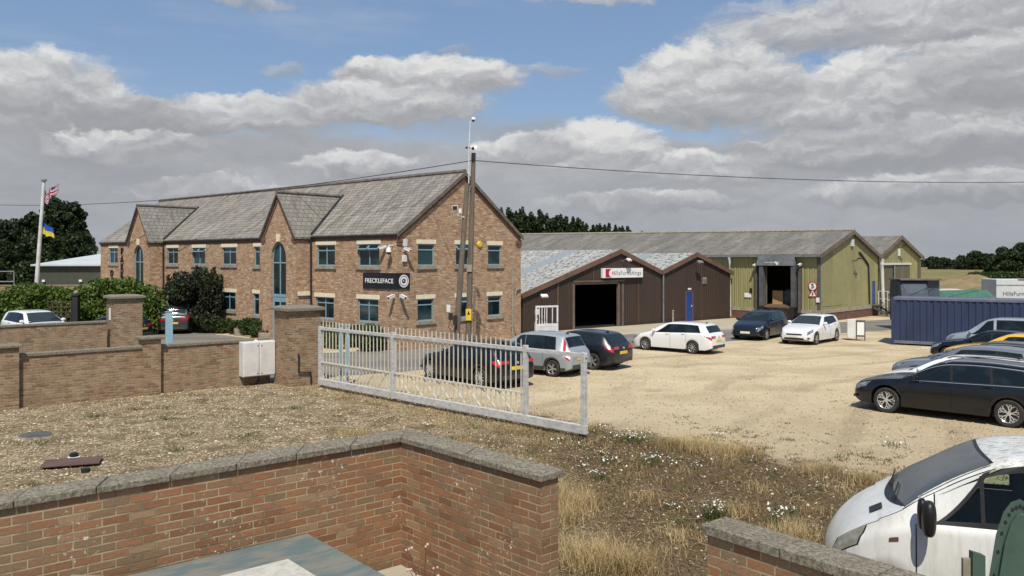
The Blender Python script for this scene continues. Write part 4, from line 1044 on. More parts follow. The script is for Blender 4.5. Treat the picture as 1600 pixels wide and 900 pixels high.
SPEC = {
 'estate': dict(L=4.80, W=1.84, wb=2.84, fo=.92, r=.335,
    top=[(0, .58), (.06, .70), (.25, .80), (.7, .90), (1.30, .98), (1.42, 1.02), (2.10, 1.38), (2.45, 1.455), (3.1, 1.48), (4.0, 1.44), (4.35, 1.37), (4.66, 1.0), (4.76, .93), (4.80, .80)],
    belt=[(0, .54), (.25, .68), (.7, .80), (1.3, .90), (2.5, .935), (4.3, .98), (4.8, .78)], ws=(1.36, 2.14), rw=(4.36, 4.64),
    win=[(1.66, 2.28, 2.46, 2.42), (2.52, 2.48, 3.36, 3.30), (3.42, 3.36, 4.16, 4.02)], doors=[(1.42, 2.49), (2.49, 3.44)], grille=1),
 'kia': dict(L=4.5, W=1.78, wb=2.65, fo=.88, r=.315,
    top=[(0, .55), (.06, .68), (.3, .82), (.75, .93), (1.05, 1.0), (1.18, 1.05), (1.95, 1.42), (2.3, 1.47), (3.0, 1.485), (3.8, 1.45), (4.05, 1.38), (4.36, 1.0), (4.45, .93), (4.5, .78)],
    belt=[(0, .50), (.3, .70), (.75, .83), (1.2, .92), (2.3, .96), (4.0, 1.02), (4.5, .76)], ws=(1.12, 1.98), rw=(4.06, 4.33),
    win=[(1.42, 2.12, 2.30, 2.24), (2.35, 2.30, 3.12, 3.06), (3.18, 3.12, 3.92, 3.72)], doors=[(1.2, 2.32), (2.32, 3.2)], grille=1),
 'hatch': dict(L=4.32, W=1.77, wb=2.69, fo=.77, r=.32,
    top=[(0, .58), (.06, .72), (.3, .82), (.8, .92), (1.35, 1.0), (1.45, 1.04), (2.1, 1.36), (2.45, 1.42), (3.0, 1.425), (3.6, 1.38), (3.8, 1.33), (4.16, .98), (4.26, .90), (4.32, .78)],
    belt=[(0, .54), (.3, .70), (.8, .82), (1.4, .91), (2.5, .94), (3.7, 1.02), (4.32, .76)], ws=(1.38, 2.12), rw=(3.82, 4.13),
    win=[(1.66, 2.26, 2.42, 2.40), (2.48, 2.46, 3.18, 3.10), (3.24, 3.16, 3.52, 3.42)], doors=[(1.45, 2.45), (2.45, 3.25)], grille=1),
 'mpv': dict(L=4.02, W=1.72, wb=2.49, fo=.80, r=.30,
    top=[(0, .56), (.06, .70), (.3, .85), (.7, .97), (.85, 1.02), (.95, 1.07), (1.65, 1.45), (2.0, 1.52), (2.7, 1.53), (3.4, 1.49), (3.6, 1.45), (3.86, 1.02), (3.97, .92), (4.02, .70)],
    belt=[(0, .50), (.3, .72), (.7, .85), (1.0, .90), (3.3, .96), (4.02, .68)], ws=(.90, 1.68), rw=(3.62, 3.84),
    win=[(1.15, 1.80, 2.02, 1.98), (2.10, 2.06, 2.86, 2.82), (2.92, 2.88, 3.38, 3.30)], doors=[(1.05, 2.06), (2.06, 2.90)], grille=1),
 'suv': dict(L=4.55, W=1.84, wb=2.68, fo=.90, r=.35,
    top=[(0, .68), (.06, .84), (.25, .98), (.8, 1.08), (1.25, 1.13), (1.38, 1.18), (2.0, 1.54), (2.4, 1.62), (3.0, 1.64), (3.85, 1.60), (4.12, 1.54), (4.40, 1.12), (4.50, 1.03), (4.55, .9)],
    belt=[(0, .62), (.3, .82), (.8, .96), (1.4, 1.04), (2.6, 1.08), (4.1, 1.14), (4.55, .88)], ws=(1.30, 2.04), rw=(4.14, 4.37),
    win=[(1.62, 2.16, 2.36, 2.32), (2.42, 2.38, 3.24, 3.18), (3.30, 3.24, 3.90, 3.76)], doors=[(1.4, 2.39), (2.39, 3.32)], grille=1),
 'mini_van': dict(L=4.9, W=1.90, wb=3.1, fo=.9, r=.34,
    top=[(0, .70), (.06, .85), (.3, 1.02), (.8, 1.14), (.95, 1.18), (1.05, 1.23), (1.85, 1.78), (2.3, 1.87), (3.2, 1.89), (4.4, 1.87), (4.7, 1.82), (4.84, 1.2), (4.88, 1.05), (4.9, .8)],
    belt=[(0, .64), (.3, .86), (.8, 1.0), (1.1, 1.06), (4.6, 1.10), (4.9, .78)], ws=(1.0, 1.88), rw=(4.72, 4.82),
    win=[(1.2, 1.9, 2.14, 2.12), (2.32, 2.30, 3.5, 3.46), (3.62, 3.58, 4.5, 4.45)], doors=[(1.05, 2.2), (2.2, 3.5)], grille=1),
}


class Body:
    def __init__(s, sp, wscale=1.0):
        s.sp = sp; s.top = pchip(sp['top']); s.belt = pchip(sp['belt']); L = sp['L']; s.hw = sp['W']/2
        s.plan = pchip([(0, .66), (.06, .76), (.18, .86), (.42, .945), (.9, .99), (1.5, 1.0), (L-1.2, 1.0), (L-.5, .965), (L-.16, .90), (L-.03, .82), (L, .74)])
        s.wx = [sp['fo'], sp['fo']+sp['wb']]; s.r = sp['r']; s.xf = sp['fo']+sp['wb']/2
        s.z0 = sp.get('z0', .20)
        s.tumble = sp.get('tumble', .36)
    def sec(s, X, under=True):
        sp = s.sp; w = s.hw*s.plan(X); zt = s.top(X); zb = min(s.belt(X), zt-.035)
        L = sp['L']; z0 = s.z0+.10*max(0, 1-X/.25)+.12*max(0, 1-(L-X)/.3)
        za = z0; R = s.r+.045
        for xw in s.wx:
            d = abs(X-xw)
            if d < R: za = max(za, s.r+math.sqrt(R*R-d*d)*.98)
        za = min(za, zb-.12)
        g = min(1, max(0, (zt-zb-.05)/.4)); wr = w-.05-s.tumble*.5*g-.0
        zr = zt-.035*g-.015-(.02 if g < .2 else 0)
        if g < .05: wr = w-.10
        flare = .012 if any(abs(X-xw) < R+.05 for xw in s.wx) else 0
        zz = max(za+.02, z0+.16)
        P = [(0, za), (w-.16, za), (w-.02+flare*.5, za+.012), (w+flare, za+max(.02, (zb-za)*.22)), (w+.004+flare*.3, max(za+(zb-za)*.35, z0+(zb-z0)*.55)), (w-.008, max(zb-.10, za+(zb-za)*.8) if zb-.10 < z0+(zb-z0)*.6 else max(zb-.10, za+(zb-za)*.6)),
             (w-.028, zb-.02), (w-.055, zb+.004), (wr+.0, zr-.03*g), (wr-.055, zr+.018*g+.004), (wr*.72, zt-.008), (wr*.36, zt), (0, zt)]
        return P
    def pt(s, X, t, side):
        P = s.sec(X); t = max(0, min(len(P)-1.0001, t)); i = int(t); q = t-i
        y = P[i][0]*(1-q)+P[i+1][0]*q; z = P[i][1]*(1-q)+P[i+1][1]*q
        return Vector((s.xf-X, y*side, z))
    def nrm(s, X, t, side):
        e = .02; i = int(t); ta, tb = t-.12, t+.12
        a = s.pt(X+e, t, side)-s.pt(X-e, t, side); b = s.pt(X, tb, side)-s.pt(X, ta, side)
        n = a.cross(b)*side
        if n.length < 1e-9: return Vector((0, 0, 1))
        n.normalize()
        c = s.pt(X, t, side)-Vector((s.xf-X, 0, s.pt(X, t, side).z*.6))
        return -n if n.dot(c) < 0 else n
    def patch(s, mb, side, quad, off, nx=8, nt=4):
        """quad = (x bottom a, x top a, x bottom b, x top b, t bottom, t top)"""
        xa, xta, xb, xtb, t0, t1 = quad; ids = []
        for j in range(nt+1):
            v = j/nt; t = t0+(t1-t0)*v; row = []
            for i in range(nx+1):
                u = i/nx; X = (xa+(xta-xa)*v)*(1-u)+(xb+(xtb-xb)*v)*u
                p = s.pt(X, t, side); row.append(mb.av(p+s.nrm(X, t, side)*off))
            ids.append(row)
        for j in range(nt):
            for i in range(nx): mb.af([ids[j][i], ids[j][i+1], ids[j+1][i+1], ids[j+1][i]])
    def top_patch(s, mb, x0, x1, k0, k1, off, nx=8, ny=12, tt=9.0, inset=.04, bow=(0, 0)):
        ids = []
        for i in range(nx+1):
            row = []; kk = k0+(k1-k0)*i/nx
            for j in range(ny+1):
                a = -1+2*j/ny; X = x0-bow[0]*(1-a*a)+((x1-bow[1]*(1-a*a))-(x0-bow[0]*(1-a*a)))*i/nx; side = 1 if a >= 0 else -1; P = s.sec(X); yw = min((P[8][0]-inset)*kk, P[8][0]-.001)*abs(a)
                # find the height on the top part of the section
                z = P[-1][1]
                for q in range(len(P)-1, 8, -1):
                    y0, z0 = P[q]; y1, z1 = P[q-1]
                    if y0 <= yw <= y1 and y1 > y0: z = z0+(z1-z0)*(yw-y0)/(y1-y0); break
                sl = (s.top(X+.03)-s.top(X-.03))/.06; nn = Vector((sl, 0, 1)).normalized()
                row.append(mb.av(Vector((s.xf-X, yw*side, z))+nn*off))
            ids.append(row)
        for i in range(nx):
            for j in range(ny): mb.af([ids[i][j], ids[i+1][j], ids[i+1][j+1], ids[i][j+1]])
    def shell(s, skip=None):
        L = s.sp['L']; xs = set(np.linspace(0, L, 70).round(4)) | {0.02, .05, .09, L-.02, L-.05, L-.09}
        for xw in s.wx:
            R = s.r+.045
            for k in range(25): xs.add(round(xw-R*math.cos(math.pi*k/24), 4))
        xs |= {round(v+d, 4) for v in (s.sp['ws'][0], s.sp['ws'][1], s.sp['rw'][0], s.sp['rw'][1]) for d in (-.03, 0, .03)}
        xs = sorted(x for x in xs if 0 <= x <= L); mb = MB(); rings = []
        for X in xs:
            P = s.sec(X); pts = [(y, z) for y, z in P]+[(-y, z) for y, z in P[-2:0:-1]]
            rings.append([mb.av((s.xf-X, y, z)) for y, z in pts])
        n = len(rings[0]); N = len(s.sec(1))
        for k, (A, B) in enumerate(zip(rings, rings[1:])):
            Xm = (xs[k]+xs[k+1])/2
            for i in range(n):
                j = (i+1) % n; ii = i if i < N-1 else n-1-i
                if skip and skip(Xm, ii, 1 if i < N-1 else -1): continue
                mb.af([A[i], B[i], B[j], A[j]])
        mb.af(rings[0]); mb.af(rings[-1][::-1]); return mb


RIMS = {}
def wheel_meshes(r, style):
    key = (round(r, 3), style)
    if key in RIMS: return RIMS[key]
    w = .205; rr = r*.70
    t = MB(); t.lathe([(rr-.01, -w/2+.012), (rr+.01, -w/2), (r-.03, -w/2), (r-.008, -w/2+.02), (r, -w/2+.05), (r, w/2-.05), (r-.008, w/2-.02), (r-.03, w/2), (rr+.01, w/2), (rr-.01, w/2-.012)], (0, 0, 0), 'Y', 36, False)
    tm = t.mesh('tyre')
    b = MB(); b.lathe([(rr, w/2-.012), (rr-.012, w/2-.02), (rr-.02, w/2-.075), (.001, w/2-.09)], (0, 0, 0), 'Y', 36, False)
    b.lathe([(.001, -w/2+.02), (rr, -w/2+.02)], (0, 0, 0), 'Y', 24); bmh = b.mesh('disc')
    q = MB(); q.lathe([(rr-.018, w/2-.022), (rr+.002, w/2-.006), (rr+.008, w/2-.010), (rr-.002, w/2-.03), (rr-.018, w/2-.022)], (0, 0, 0), 'Y', 36, False)
    q.lathe([(.055, w/2-.05), (.05, w/2-.016), (.001, w/2-.012)], (0, 0, 0), 'Y', 16, False)
    ns = {'five': 5, 'ten': 10, 'y': 5, 'seven': 7}[style]
    for k in range(ns):
        a = 2*math.pi*k/ns+.3
        def P(rad, ang, y): return (rad*math.cos(ang), y, rad*math.sin(ang))
        def spoke(a0, a1, r0, r1, w0, w1):
            y0, y1 = w/2-.03, w/2-.018
            A = [(r0, a0, -w0), (r0, a0, w0), (r1, a1, w1), (r1, a1, -w1)]
            def pos(rad, ang, o, y): return (rad*math.cos(ang)-o*math.sin(ang), y, rad*math.sin(ang)+o*math.cos(ang))
            q.prism([pos(rd, an, o, y0-.03) for rd, an, o in A], [pos(rd, an, o, y1) for rd, an, o in A])
        if style == 'five': spoke(a, a, .04, rr-.01, .028, .036); 
        elif style == 'seven': spoke(a, a, .04, rr-.01, .016, .022)
        elif style == 'ten': spoke(a, a, .04, rr-.01, .011, .013)
        else:
            spoke(a-.05, a-.22, .05, rr*.62, .012, .012); spoke(a+.05, a+.22, .05, rr*.62, .012, .012)
            spoke(a-.22, a-.05, rr*.60, rr-.01, .012, .010); spoke(a-.22, a-.42, rr*.60, rr-.01, .012, .010)
            spoke(a+.22, a+.05, rr*.60, rr-.01, .012, .010); spoke(a+.22, a+.42, rr*.60, rr-.01, .012, .010)
    RIMS[key] = (tm, bmh, q.mesh('rim')); return RIMS[key]


def add_wheel(par, x, y, r, side, rim='five', rimmat='rim', steer=0):
    tm, bm_, rm = wheel_meshes(r, rim)
    def mk(name, me, m, p):
        me = me.copy() if len(me.materials) and me.materials[0] != m else me
        o = bpy.data.objects.new(name, me); COL.objects.link(o)
        if not len(me.materials): me.materials.append(m)
        me.polygons.foreach_set('use_smooth', [True]*len(me.polygons)); me.set_sharp_from_angle(angle=.6)
        o.parent = p; return o
    t = mk('wheel', tm, M['tyre'], par); t.location = (x, y, r); t.rotation_euler = (0, random.uniform(0, 1.2), (0 if side > 0 else math.pi)+steer)
    mk('rim', rm, M[rimmat], t); mk('brake_disc', bm_, M['rim_dark'], t)


def make_car(name, label, kind, col, loc, rz, scale=1, rim='five', rimmat='rim', glass='car_glass', trim='trim_black', rails=None, lower=None, tail='wide', wipe=True, cat='car', arch=None):
    sp = SPEC[kind]; B = Body(sp); L = sp['L']; car = thing(name, label, cat, loc, rz); car.scale = (scale,)*3
    body = B.shell().build('body', col, car, smooth=50, uv=False)
    # dark underbody closing the arches
    u = MB(); u.box(B.xf-L+.35, B.xf-.35, -B.hw*.62, B.hw*.62, .17, .52); u.build('underbody', M['black'], car)
    g = M[glass]
    for s_ in (1, -1):
        for i, (a, at, b, bt) in enumerate(sp['win']):
            q = MB(); B.patch(q, s_, (a-.035, at-.03, b+.035, bt+.03, 7.02, 7.99), .003); wf = q.build('window_trim', M['trim_black'], car, smooth=60, uv=False)
            q = MB(); B.patch(q, s_, (a, at, b, bt, 7.10, 7.93), .007); q.build('window', g, car, smooth=60, uv=False)
        for (a, b) in sp['doors']:
            zt = 6.6
            for X in (a, b):
                q = MB(); B.patch(q, s_, (X-.006, X-.006, X+.006, X+.006, 2.6, 7.2), .002, 1, 10); q.build('door_gap', M['black'], car, uv=False)
            p = B.pt(b-.16, 5.7, s_); q = MB(); q.box(p.x-.09, p.x+.09, p.y-.012, p.y+.022*s_+.012, p.z-.014, p.z+.014) if s_ > 0 else q.box(p.x-.09, p.x+.09, p.y-.034, p.y+.012, p.z-.014, p.z+.014)
            q.build('door_handle', col, car, uv=False)
        # headlamp and tail lamp wrap around the corners
        q = MB(); B.patch(q, s_, (.035, .10, .40, .52, 5.4, 7.6), .006, 8, 4); q.build('headlight', M['light_clear'], car, smooth=60, uv=False)
        p = B.pt(.05, 3.2, s_); q = MB(); q.box(p.x-.03, p.x+.005, p.y-.12, p.y+.12, p.z-.03, p.z+.04); q.build('fog_lamp', M['plastic_grey'], car, uv=False)
        q = MB()
        if tail == 'wide': B.patch(q, s_, (L-.34, L-.22, L-.012, L-.03, 5.2, 7.2), .006, 8, 4); q.box(B.xf-L-.012, B.xf-L+.05, s_*.36, s_*B.hw*.76, .80, .90) if s_ > 0 else q.box(B.xf-L-.012, B.xf-L+.05, -B.hw*.76, -.36, .80, .90)
        else: B.patch(q, s_, (L-.17, L-.42, L-.02, L-.30, 5.0, 8.3), .008, 4, 8)
        q.build('tail_light', M['light_red'], car, smooth=60, uv=False)
        X = sp['win'][0][0]+.02; p = B.pt(X, 7.2, s_)
        q = MB(); q.lathe2([(.001, -.085), (.06, -.075), (.09, -.03), (.09, .04), (.05, .075), (.001, .08)], (p.x+.02, p.y+s_*.13, p.z+.07), 10, (.7, 1.2, .95)); q.tube([(p.x+.01, p.y, p.z+.02), (p.x+.02, p.y+s_*.10, p.z+.04)], .02, 6)
        q.build('wing_mirror', col, car, smooth=50, uv=False)
        q = MB(); p0 = sp['win'][0]
        if trim == 'chrome':
            q = MB(); B.patch(q, s_, (sp['win'][0][0]-.1, sp['win'][0][0]-.1, sp['win'][-1][2]+.1, sp['win'][-1][2]+.1, 6.80, 7.02), .008, 24, 1); B.patch(q, s_, (sp['win'][0][0]-.12, sp['win'][0][0]-.02, sp['win'][-1][3]+.16, sp['win'][-1][3]+.1, 7.99, 8.16), .008, 30, 1); B.patch(q, s_, (sp['win'][-1][2]+.1, sp['win'][-1][3]+.06, sp['win'][-1][2]+.13, sp['win'][-1][3]+.10, 7.0, 8.1), .008, 1, 6); q.build('chrome_strip', M['chrome'], car, uv=False)
        if rails:
            xs = np.linspace(sp['ws'][1]+.15, sp['rw'][0]-.15, 14); pp = []
            for k, X in enumerate(xs):
                p = B.pt(X, 9.0, s_); pp.append(Vector((p.x, p.y, p.z+(.045 if 0 < k < 13 else .0))))
            q = MB(); q.tube(pp, .016, 6); q.build('roof_rail', M[rails], car, uv=False)
        if lower:
            q = MB(); B.patch(q, s_, (.25, .25, L-.2, L-.2, 2.05, 3.0), .010, 60, 2); q.build('sill_cladding', M[lower], car, uv=False)
    q = MB(); B.top_patch(q, sp['ws'][0]+.03, sp['ws'][1]-.01, .97, .95, .006); q.build('windscreen', M['glass_tint'], car, smooth=60, uv=False)
    q = MB(); B.top_patch(q, sp['ws'][0]-.06, sp['ws'][0]+.05, .98, .98, .004, nx=2); q.build('scuttle', M['black'], car, smooth=60, uv=False)
    q = MB(); B.top_patch(q, sp['rw'][0]+.03, sp['rw'][1]-.01, .95, .93, .006); q.build('rear_window', M['car_glass'], car, smooth=60, uv=False)
    xr = B.xf-L; xq = B.xf
    q = MB(); q.box(xr-.012, xr+.04, -.26, .26, .60, .71); q.build('number_plate', M['plate_y'], car, uv=False)
    q = MB(); q.box(xq-.04, xq+.012, -.26, .26, .38, .49); q.build('number_plate', M['plate_w'], car, uv=False)
    q = MB(); q.box(xr-.008, xr+.1, -B.hw*.70, B.hw*.70, .30, .44); q.build('lower_bumper', M['plastic_grey'], car, uv=False)
    q = MB(); q.box(xq-.06, xq+.006, -B.hw*.56, B.hw*.56, .27, .37); q.box(xq-.06, xq+.007, -B.hw*.45, B.hw*.45, .50, .57); q.build('grille', M['black'], car, uv=False)
    q = MB(); q.cyl((xr-.02, 0, .82), (xr+.02, 0, .82), .045, .045, 16); q.build('badge', M['chrome'], car, uv=False)
    q = MB(); X = sp['rw'][0]-.25; z = B.top(X); q.prism([(B.xf-X-.1, -.02, z-.005), (B.xf-X+.08, -.02, z-.005), (B.xf-X+.08, .02, z-.005), (B.xf-X-.1, .02, z-.005)], [(B.xf-X-.1, -.006, z+.05), (B.xf-X-.04, -.006, z+.05), (B.xf-X-.04, .006, z+.05), (B.xf-X-.1, .006, z+.05)]); q.build('roof_aerial', M['trim_black'], car, uv=False)
    yt = B.hw-.115
    for xw in B.wx:
        for s_ in (1, -1): add_wheel(car, B.xf-xw, yt*s_, B.r, s_, rim, rimmat)
    return car, B


def at_wheels(F, R, kind, side=1, keep=None):
    """place from the ground points under the front and rear wheels of the side that faces the camera"""
    sp = SPEC[kind]; F = Vector(F); R = Vector(R); h = (F-R).normalized(); n = Vector((-h.y, h.x))*side
    s = (F-R).length/sp['wb'] if keep is None else keep
    c = (F+R)/2-n*(sp['W']/2-.02)*s
    return (c.x, c.y, .0), math.atan2(h.y, h.x), s


def at_axle(P, h, kind, end='rear', side=1, s=.95):
    """ground point under one wheel, known heading"""
    sp = SPEC[kind]; h = Vector(h).normalized(); n = Vector((-h.y, h.x))*side; P = Vector(P)
    c = P+h*(sp['wb']/2*s*(1 if end == 'rear' else -1))-n*(sp['W']/2-.02)*s
    return (c.x, c.y, .0), math.atan2(h.y, h.x), s

C = {
 'black': paint('black_paint', (.003, .004, .006), 0, .25, .012, coat=.35), 'white': paint('white_paint', (.72, .72, .72), 0, .35, .10), 'silver': paint('silver_paint', (.36, .39, .41), .35, .38, .15),
 'darkgrey': paint('dark_grey_paint', (.012, .015, .020), .2, .3, .03, coat=.4), 'navy': paint('dark_navy_paint', (.005, .008, .016), .1, .28, .02, coat=.4), 'greyblue': paint('grey_blue_paint', (.16, .19, .215), .3, .35, .10),
 'yellow': paint('yellow_paint', (.70, .42, .03), 0, .35, .03), 'dgrey': paint('charcoal_paint', (.04, .042, .045), .2, .3, .08), 'vsilver': paint('van_silver_paint', (.34, .37, .41), .3, .38, .12)}
make_car('parked_car', 'black estate car with chrome window line and roof rails, nearest in the right hand row', 'estate', C['black'], *at_wheels((9.96, 22.16), (12.06, 20.2), 'estate'), rim='y', rimmat='rim_bright', trim='chrome', rails='chrome')
make_car('parked_car', 'white estate car with silver wheels standing alone in the yard before the brown sheds', 'kia', C['white'], *at_wheels((5.98, 37.4), (7.76, 35.85), 'kia'), rim='ten')
make_car('parked_car', 'black estate car facing the yard in front of the loading dock', 'kia', C['navy'], *at_axle((12.85, 41.9), (-.60, -.80), 'kia', 'front', 1, .95), rim='five')
make_car('parked_car', 'white hatchback facing the yard beside the black estate car', 'hatch', C['white'], *at_wheels((14.55, 39.65), (16.2, 41.5), 'hatch', keep=.95), rim='five')
make_car('parked_car', 'silver high roofed family car with tall red tail lights seen behind the white gate end', 'mpv', C['silver'], *at_axle((1.38, 28.9), (-.80, .60), 'mpv', 'rear', 1, .97), rim='five', tail='tall', lower='plastic_grey')
make_car('parked_car', 'dark grey hatchback with red tail lights parked beside the silver family car', 'hatch', C['darkgrey'], *at_axle((2.95, 30.7), (-.78, .62), 'hatch', 'rear', 1, .98), rim='five')
make_car('parked_car', 'black hatchback seen through the bars of the white gate', 'hatch', C['black'], *at_wheels((-2.86, 28.5), (-1.0, 26.4), 'hatch', keep=1.0), rim='ten', rimmat='rim_bright')
hd = (-.735, .678)
def row(name, label, kind, col, bump, s=.95, **k):      # front bumper's near side corner on the ground
    sp = SPEC[kind]; h = Vector(hd).normalized(); n = Vector((-h.y, h.x)); c = Vector(bump)-h*(sp['fo']+sp['wb']/2)*s-n*0*s
    return make_car(name, label, kind, col, (c.x, c.y, 0), math.atan2(h.y, h.x), s, **k)
def rowp(px, d): return ((px-800)/1300*d, d)
row('parked_car', 'white estate car with black roof rails, second in the right hand row', 'kia', C['white'], rowp(1377, 25.0), .93, rails='trim_black')
row('parked_car', 'grey blue estate car with long bonnet, third in the right hand row', 'estate', C['greyblue'], rowp(1402, 27.9), .93)
row('parked_car', 'charcoal car of which little but roof and bonnet edge shows behind the grey blue one', 'hatch', C['dgrey'], rowp(1452, 29.8), .92, trim='chrome')
row('parked_car', 'yellow hatchback in the right hand row', 'hatch', C['yellow'], rowp(1480, 31.9), .98)
row('parked_car', 'black car between the yellow hatchback and the silver van', 'hatch', C['black'], rowp(1460, 34.2), .92)
row('parked_van', 'silver passenger van with dark side window in front of the blue container', 'mini_van', C['vsilver'], rowp(1482, 36.2), .88, cat='van')
# behind the boundary wall on the left
make_car('parked_car', 'white sport utility car with dark windscreen behind the left boundary wall', 'suv', C['white'], (-23.0, 40.3, 0), math.atan2(-.60, .80), .98)
make_car('parked_car', 'dark blue low car with bright waist line left of the tall brick pillar', 'hatch', C['navy'], (-20.5, 42.5, 0), math.atan2(.22, -.97), .90, trim='chrome')
make_car('parked_car', 'silver grey car cut by the left edge of the photo', 'hatch', C['greyblue'], (-27.5, 40.6, 0), math.atan2(-.66, .75), 1)
make_car('parked_car', 'grey sport utility car seen from behind right of the tall brick pillar', 'suv', C['dgrey'], (-18.9, 47.2, 0), math.atan2(.97, -.25), .95, lower='plastic_grey')
make_car('parked_car', 'small dark car far behind the hedge near the flagpole foot', 'hatch', C['dgrey'], (-41.5, 75, 0), math.atan2(.1, 1), 1)

# ------------------------------------------------------------------ the white van in the foreground
SPEC['van'] = dict(L=4.78, W=1.90, wb=3.10, fo=.83, r=.30, z0=.22, tumble=.30,
    top=[(0, .60), (.05, .69), (.2, .86), (.5, 1.06), (.9, 1.24), (1.02, 1.30), (1.35, 1.52), (1.75, 1.76), (2.05, 1.89), (2.4, 1.95), (3.2, 1.97), (4.5, 1.95), (4.72, 1.88), (4.78, 1.6)],
    belt=[(0, .55), (.2, .76), (.5, .94), (.95, 1.10), (1.5, 1.17), (2.6, 1.18), (4.6, 1.18), (4.78, 1.1)], ws=(.86, 1.98), rw=(4.60, 4.75), win=[(1.42, 1.95, 2.42, 2.40)], doors=[(1.22, 2.52)])


def white_van():
    sp = SPEC['van']; B = Body(sp); L = sp['L']
    B.plan = pchip([(0, .40), (.06, .54), (.2, .72), (.5, .885), (.95, .97), (1.5, 1.0), (L-.6, 1.0), (L-.05, .96), (L, .92)])
    m, T, b = new_mat('dirty_white_van_paint')
    oc = T.n('ShaderNodeTexCoord').outputs['Object']
    n1 = T.noise(T.mapping(oc, (7, 7, .8)), 2.0, 7, .7); n2 = T.noise(oc, 2.2, 6, .65); n3 = T.noise(oc, 26, 4, .7)
    sp_ = T.n('ShaderNodeSeparateXYZ'); T.l(oc, sp_.inputs[0])
    roofm = T.step(sp_.outputs[2], 1.72, 1.86)
    c = T.mix(T.m('MULTIPLY', T.step(n1, .46, .72), .38), (.66, .66, .63), (.36, .34, .27))
    c = T.mix(T.m('MULTIPLY', T.step(n2, .45, .7), .30), c, (.48, .46, .38))
    c = T.mix(T.m('MULTIPLY', roofm, T.m('MULTIPLY', T.step(T.noise(T.mapping(oc, (2, 6, 2)), 4, 6, .75), .50, .6), .75)), c, (.16, .15, .12))
    c = T.mix(T.m('MULTIPLY', T.step(n3, .62, .7), .25), c, (.30, .27, .20))
    T.l(c, b.inputs['Base Color']); b.inputs['Roughness'].default_value = .42; b.inputs['Coat Weight'].default_value = .35; b.inputs['Coat Roughness'].default_value = .15
    P = m
    h = Vector((-.93, .37)).normalized(); rz = math.atan2(h.y, h.x)
    van = thing('parked_van', 'dirty white panel van with black mirrors at the foreground wall', 'van', (5.92, 9.65, 0), rz)
    W = sp['win'][0]
    def skip(X, i, side):
        if i != 7: return False
        return W[0]+.0 < X < W[2]-.02
    body = B.shell(skip).build('body', P, van, smooth=50, uv=False)
    for s_ in (1, -1):
        # black seal round the opening and the clear pane
        q = MB(); n = 14
        for (a, at, b_, bt, t0, t1) in ((W[0]-.06, W[1]-.08, W[2]+.05, W[3]+.04, 7.0, 7.10), (W[0]-.0, W[1]+.1, W[2]+.05, W[3]+.04, 7.90, 8.02)):
            B.patch(q, s_, (a, a if t0 < 7.5 else at, b_, b_, t0, t1), .006, 16, 1)
        B.patch(q, s_, (W[0]-.05, W[1]-.07, W[0]+.01, W[1]+.0, 7.0, 8.0), .007, 2, 8); B.patch(q, s_, (W[2]-.03, W[3]-.03, W[2]+.05, W[3]+.04, 7.0, 8.0), .007, 2, 6)
        q.build('window_seal', M['trim_black'], van, smooth=60, uv=False)
        # body colour filler of the pillar between opening and slanted seal
        q = MB(); B.patch(q, s_, (W[0]-.02, W[0]-.02, W[0]+.0, W[1]-.08, 7.0, 8.0), .001, 6, 8); q.build('pillar', P, van, smooth=60, uv=False)
        q = MB(); B.patch(q, s_, (W[0]+.01, W[1]+.0, W[2]-.02, W[3]-.02, 7.08, 7.92), .003, 10, 6); q.build('window', M['van_glass'], van, smooth=60, uv=False)
        q = MB(); B.patch(q, s_, (W[0]+.42, W[0]+.42, W[0]+.46, W[0]+.46, 7.05, 7.97), .010, 1, 6); q.build('quarter_bar', M['trim_black'], van, uv=False)
        for X in (1.20, 2.54):
            q = MB(); B.patch(q, s_, (X-.007, X-.007, X+.007, X+.007, 2.6, 7.0 if X < 2 else 8.0), .002, 1, 12); q.build('door_gap', M['black'], van, uv=False)
        q = MB(); B.patch(q, s_, (.06, .34, .07, .35, 2.4, 5.6), .002, 1, 10); q.build('bumper_gap', M['black'], van, uv=False)
        q = MB(); B.patch(q, s_, (.055, .20, .44, .56, 5.2, 8.0), .008, 12, 10); q.build('headlight', M['van_lamp'], van, smooth=60, uv=False)
        q = MB(); B.patch(q, s_, (.045, .18, .46, .59, 5.05, 8.15), .004, 12, 10); q.build('headlight_edge', M['black'], van, smooth=60, uv=False)
        q = MB(); B.patch(q, s_, (.86, .86, .98, .98, 4.75, 4.95), .012, 3, 2); q.build('side_indicator', M['rust'], van, uv=False)
        q = MB(); B.patch(q, s_, (.50, .50, 1.06, 1.06, 8.05, 8.22), .003, 16, 1); q.build('bonnet_gap', M['black'], van, uv=False)
        p = B.pt(1.34, 7.1, s_)
        q = MB()
        for dz, sc in ((.0, (.09, .13, .17)),):
            q.lathe2([(max(1e-4, max(0, math.sin(math.pi*i/12))**.45), -math.cos(math.pi*i/12)) for i in range(13)], (p.x+.03, p.y+s_*.26, p.z+.10), 16, (.075, .115, .19))
            q.lathe2([(max(1e-4, max(0, math.sin(math.pi*i/12))**.45), -math.cos(math.pi*i/12)) for i in range(13)], (p.x+.09, p.y+s_*.15, p.z+.12), 16, (.05, .085, .165))
        q.tube([(p.x, p.y-s_*.02, p.z+.02), (p.x+.02, p.y+s_*.2, p.z+.04)], .035, 8)
        if s_ > 0: q.build('wing_mirror', M['trim_black'], van, smooth=50, uv=False)
        q = MB(); B.patch(q, s_, (2.25, 2.25, 2.43, 2.43, 5.2, 5.5), .03, 3, 2); q.build('door_handle', M['trim_black'], van, uv=False)
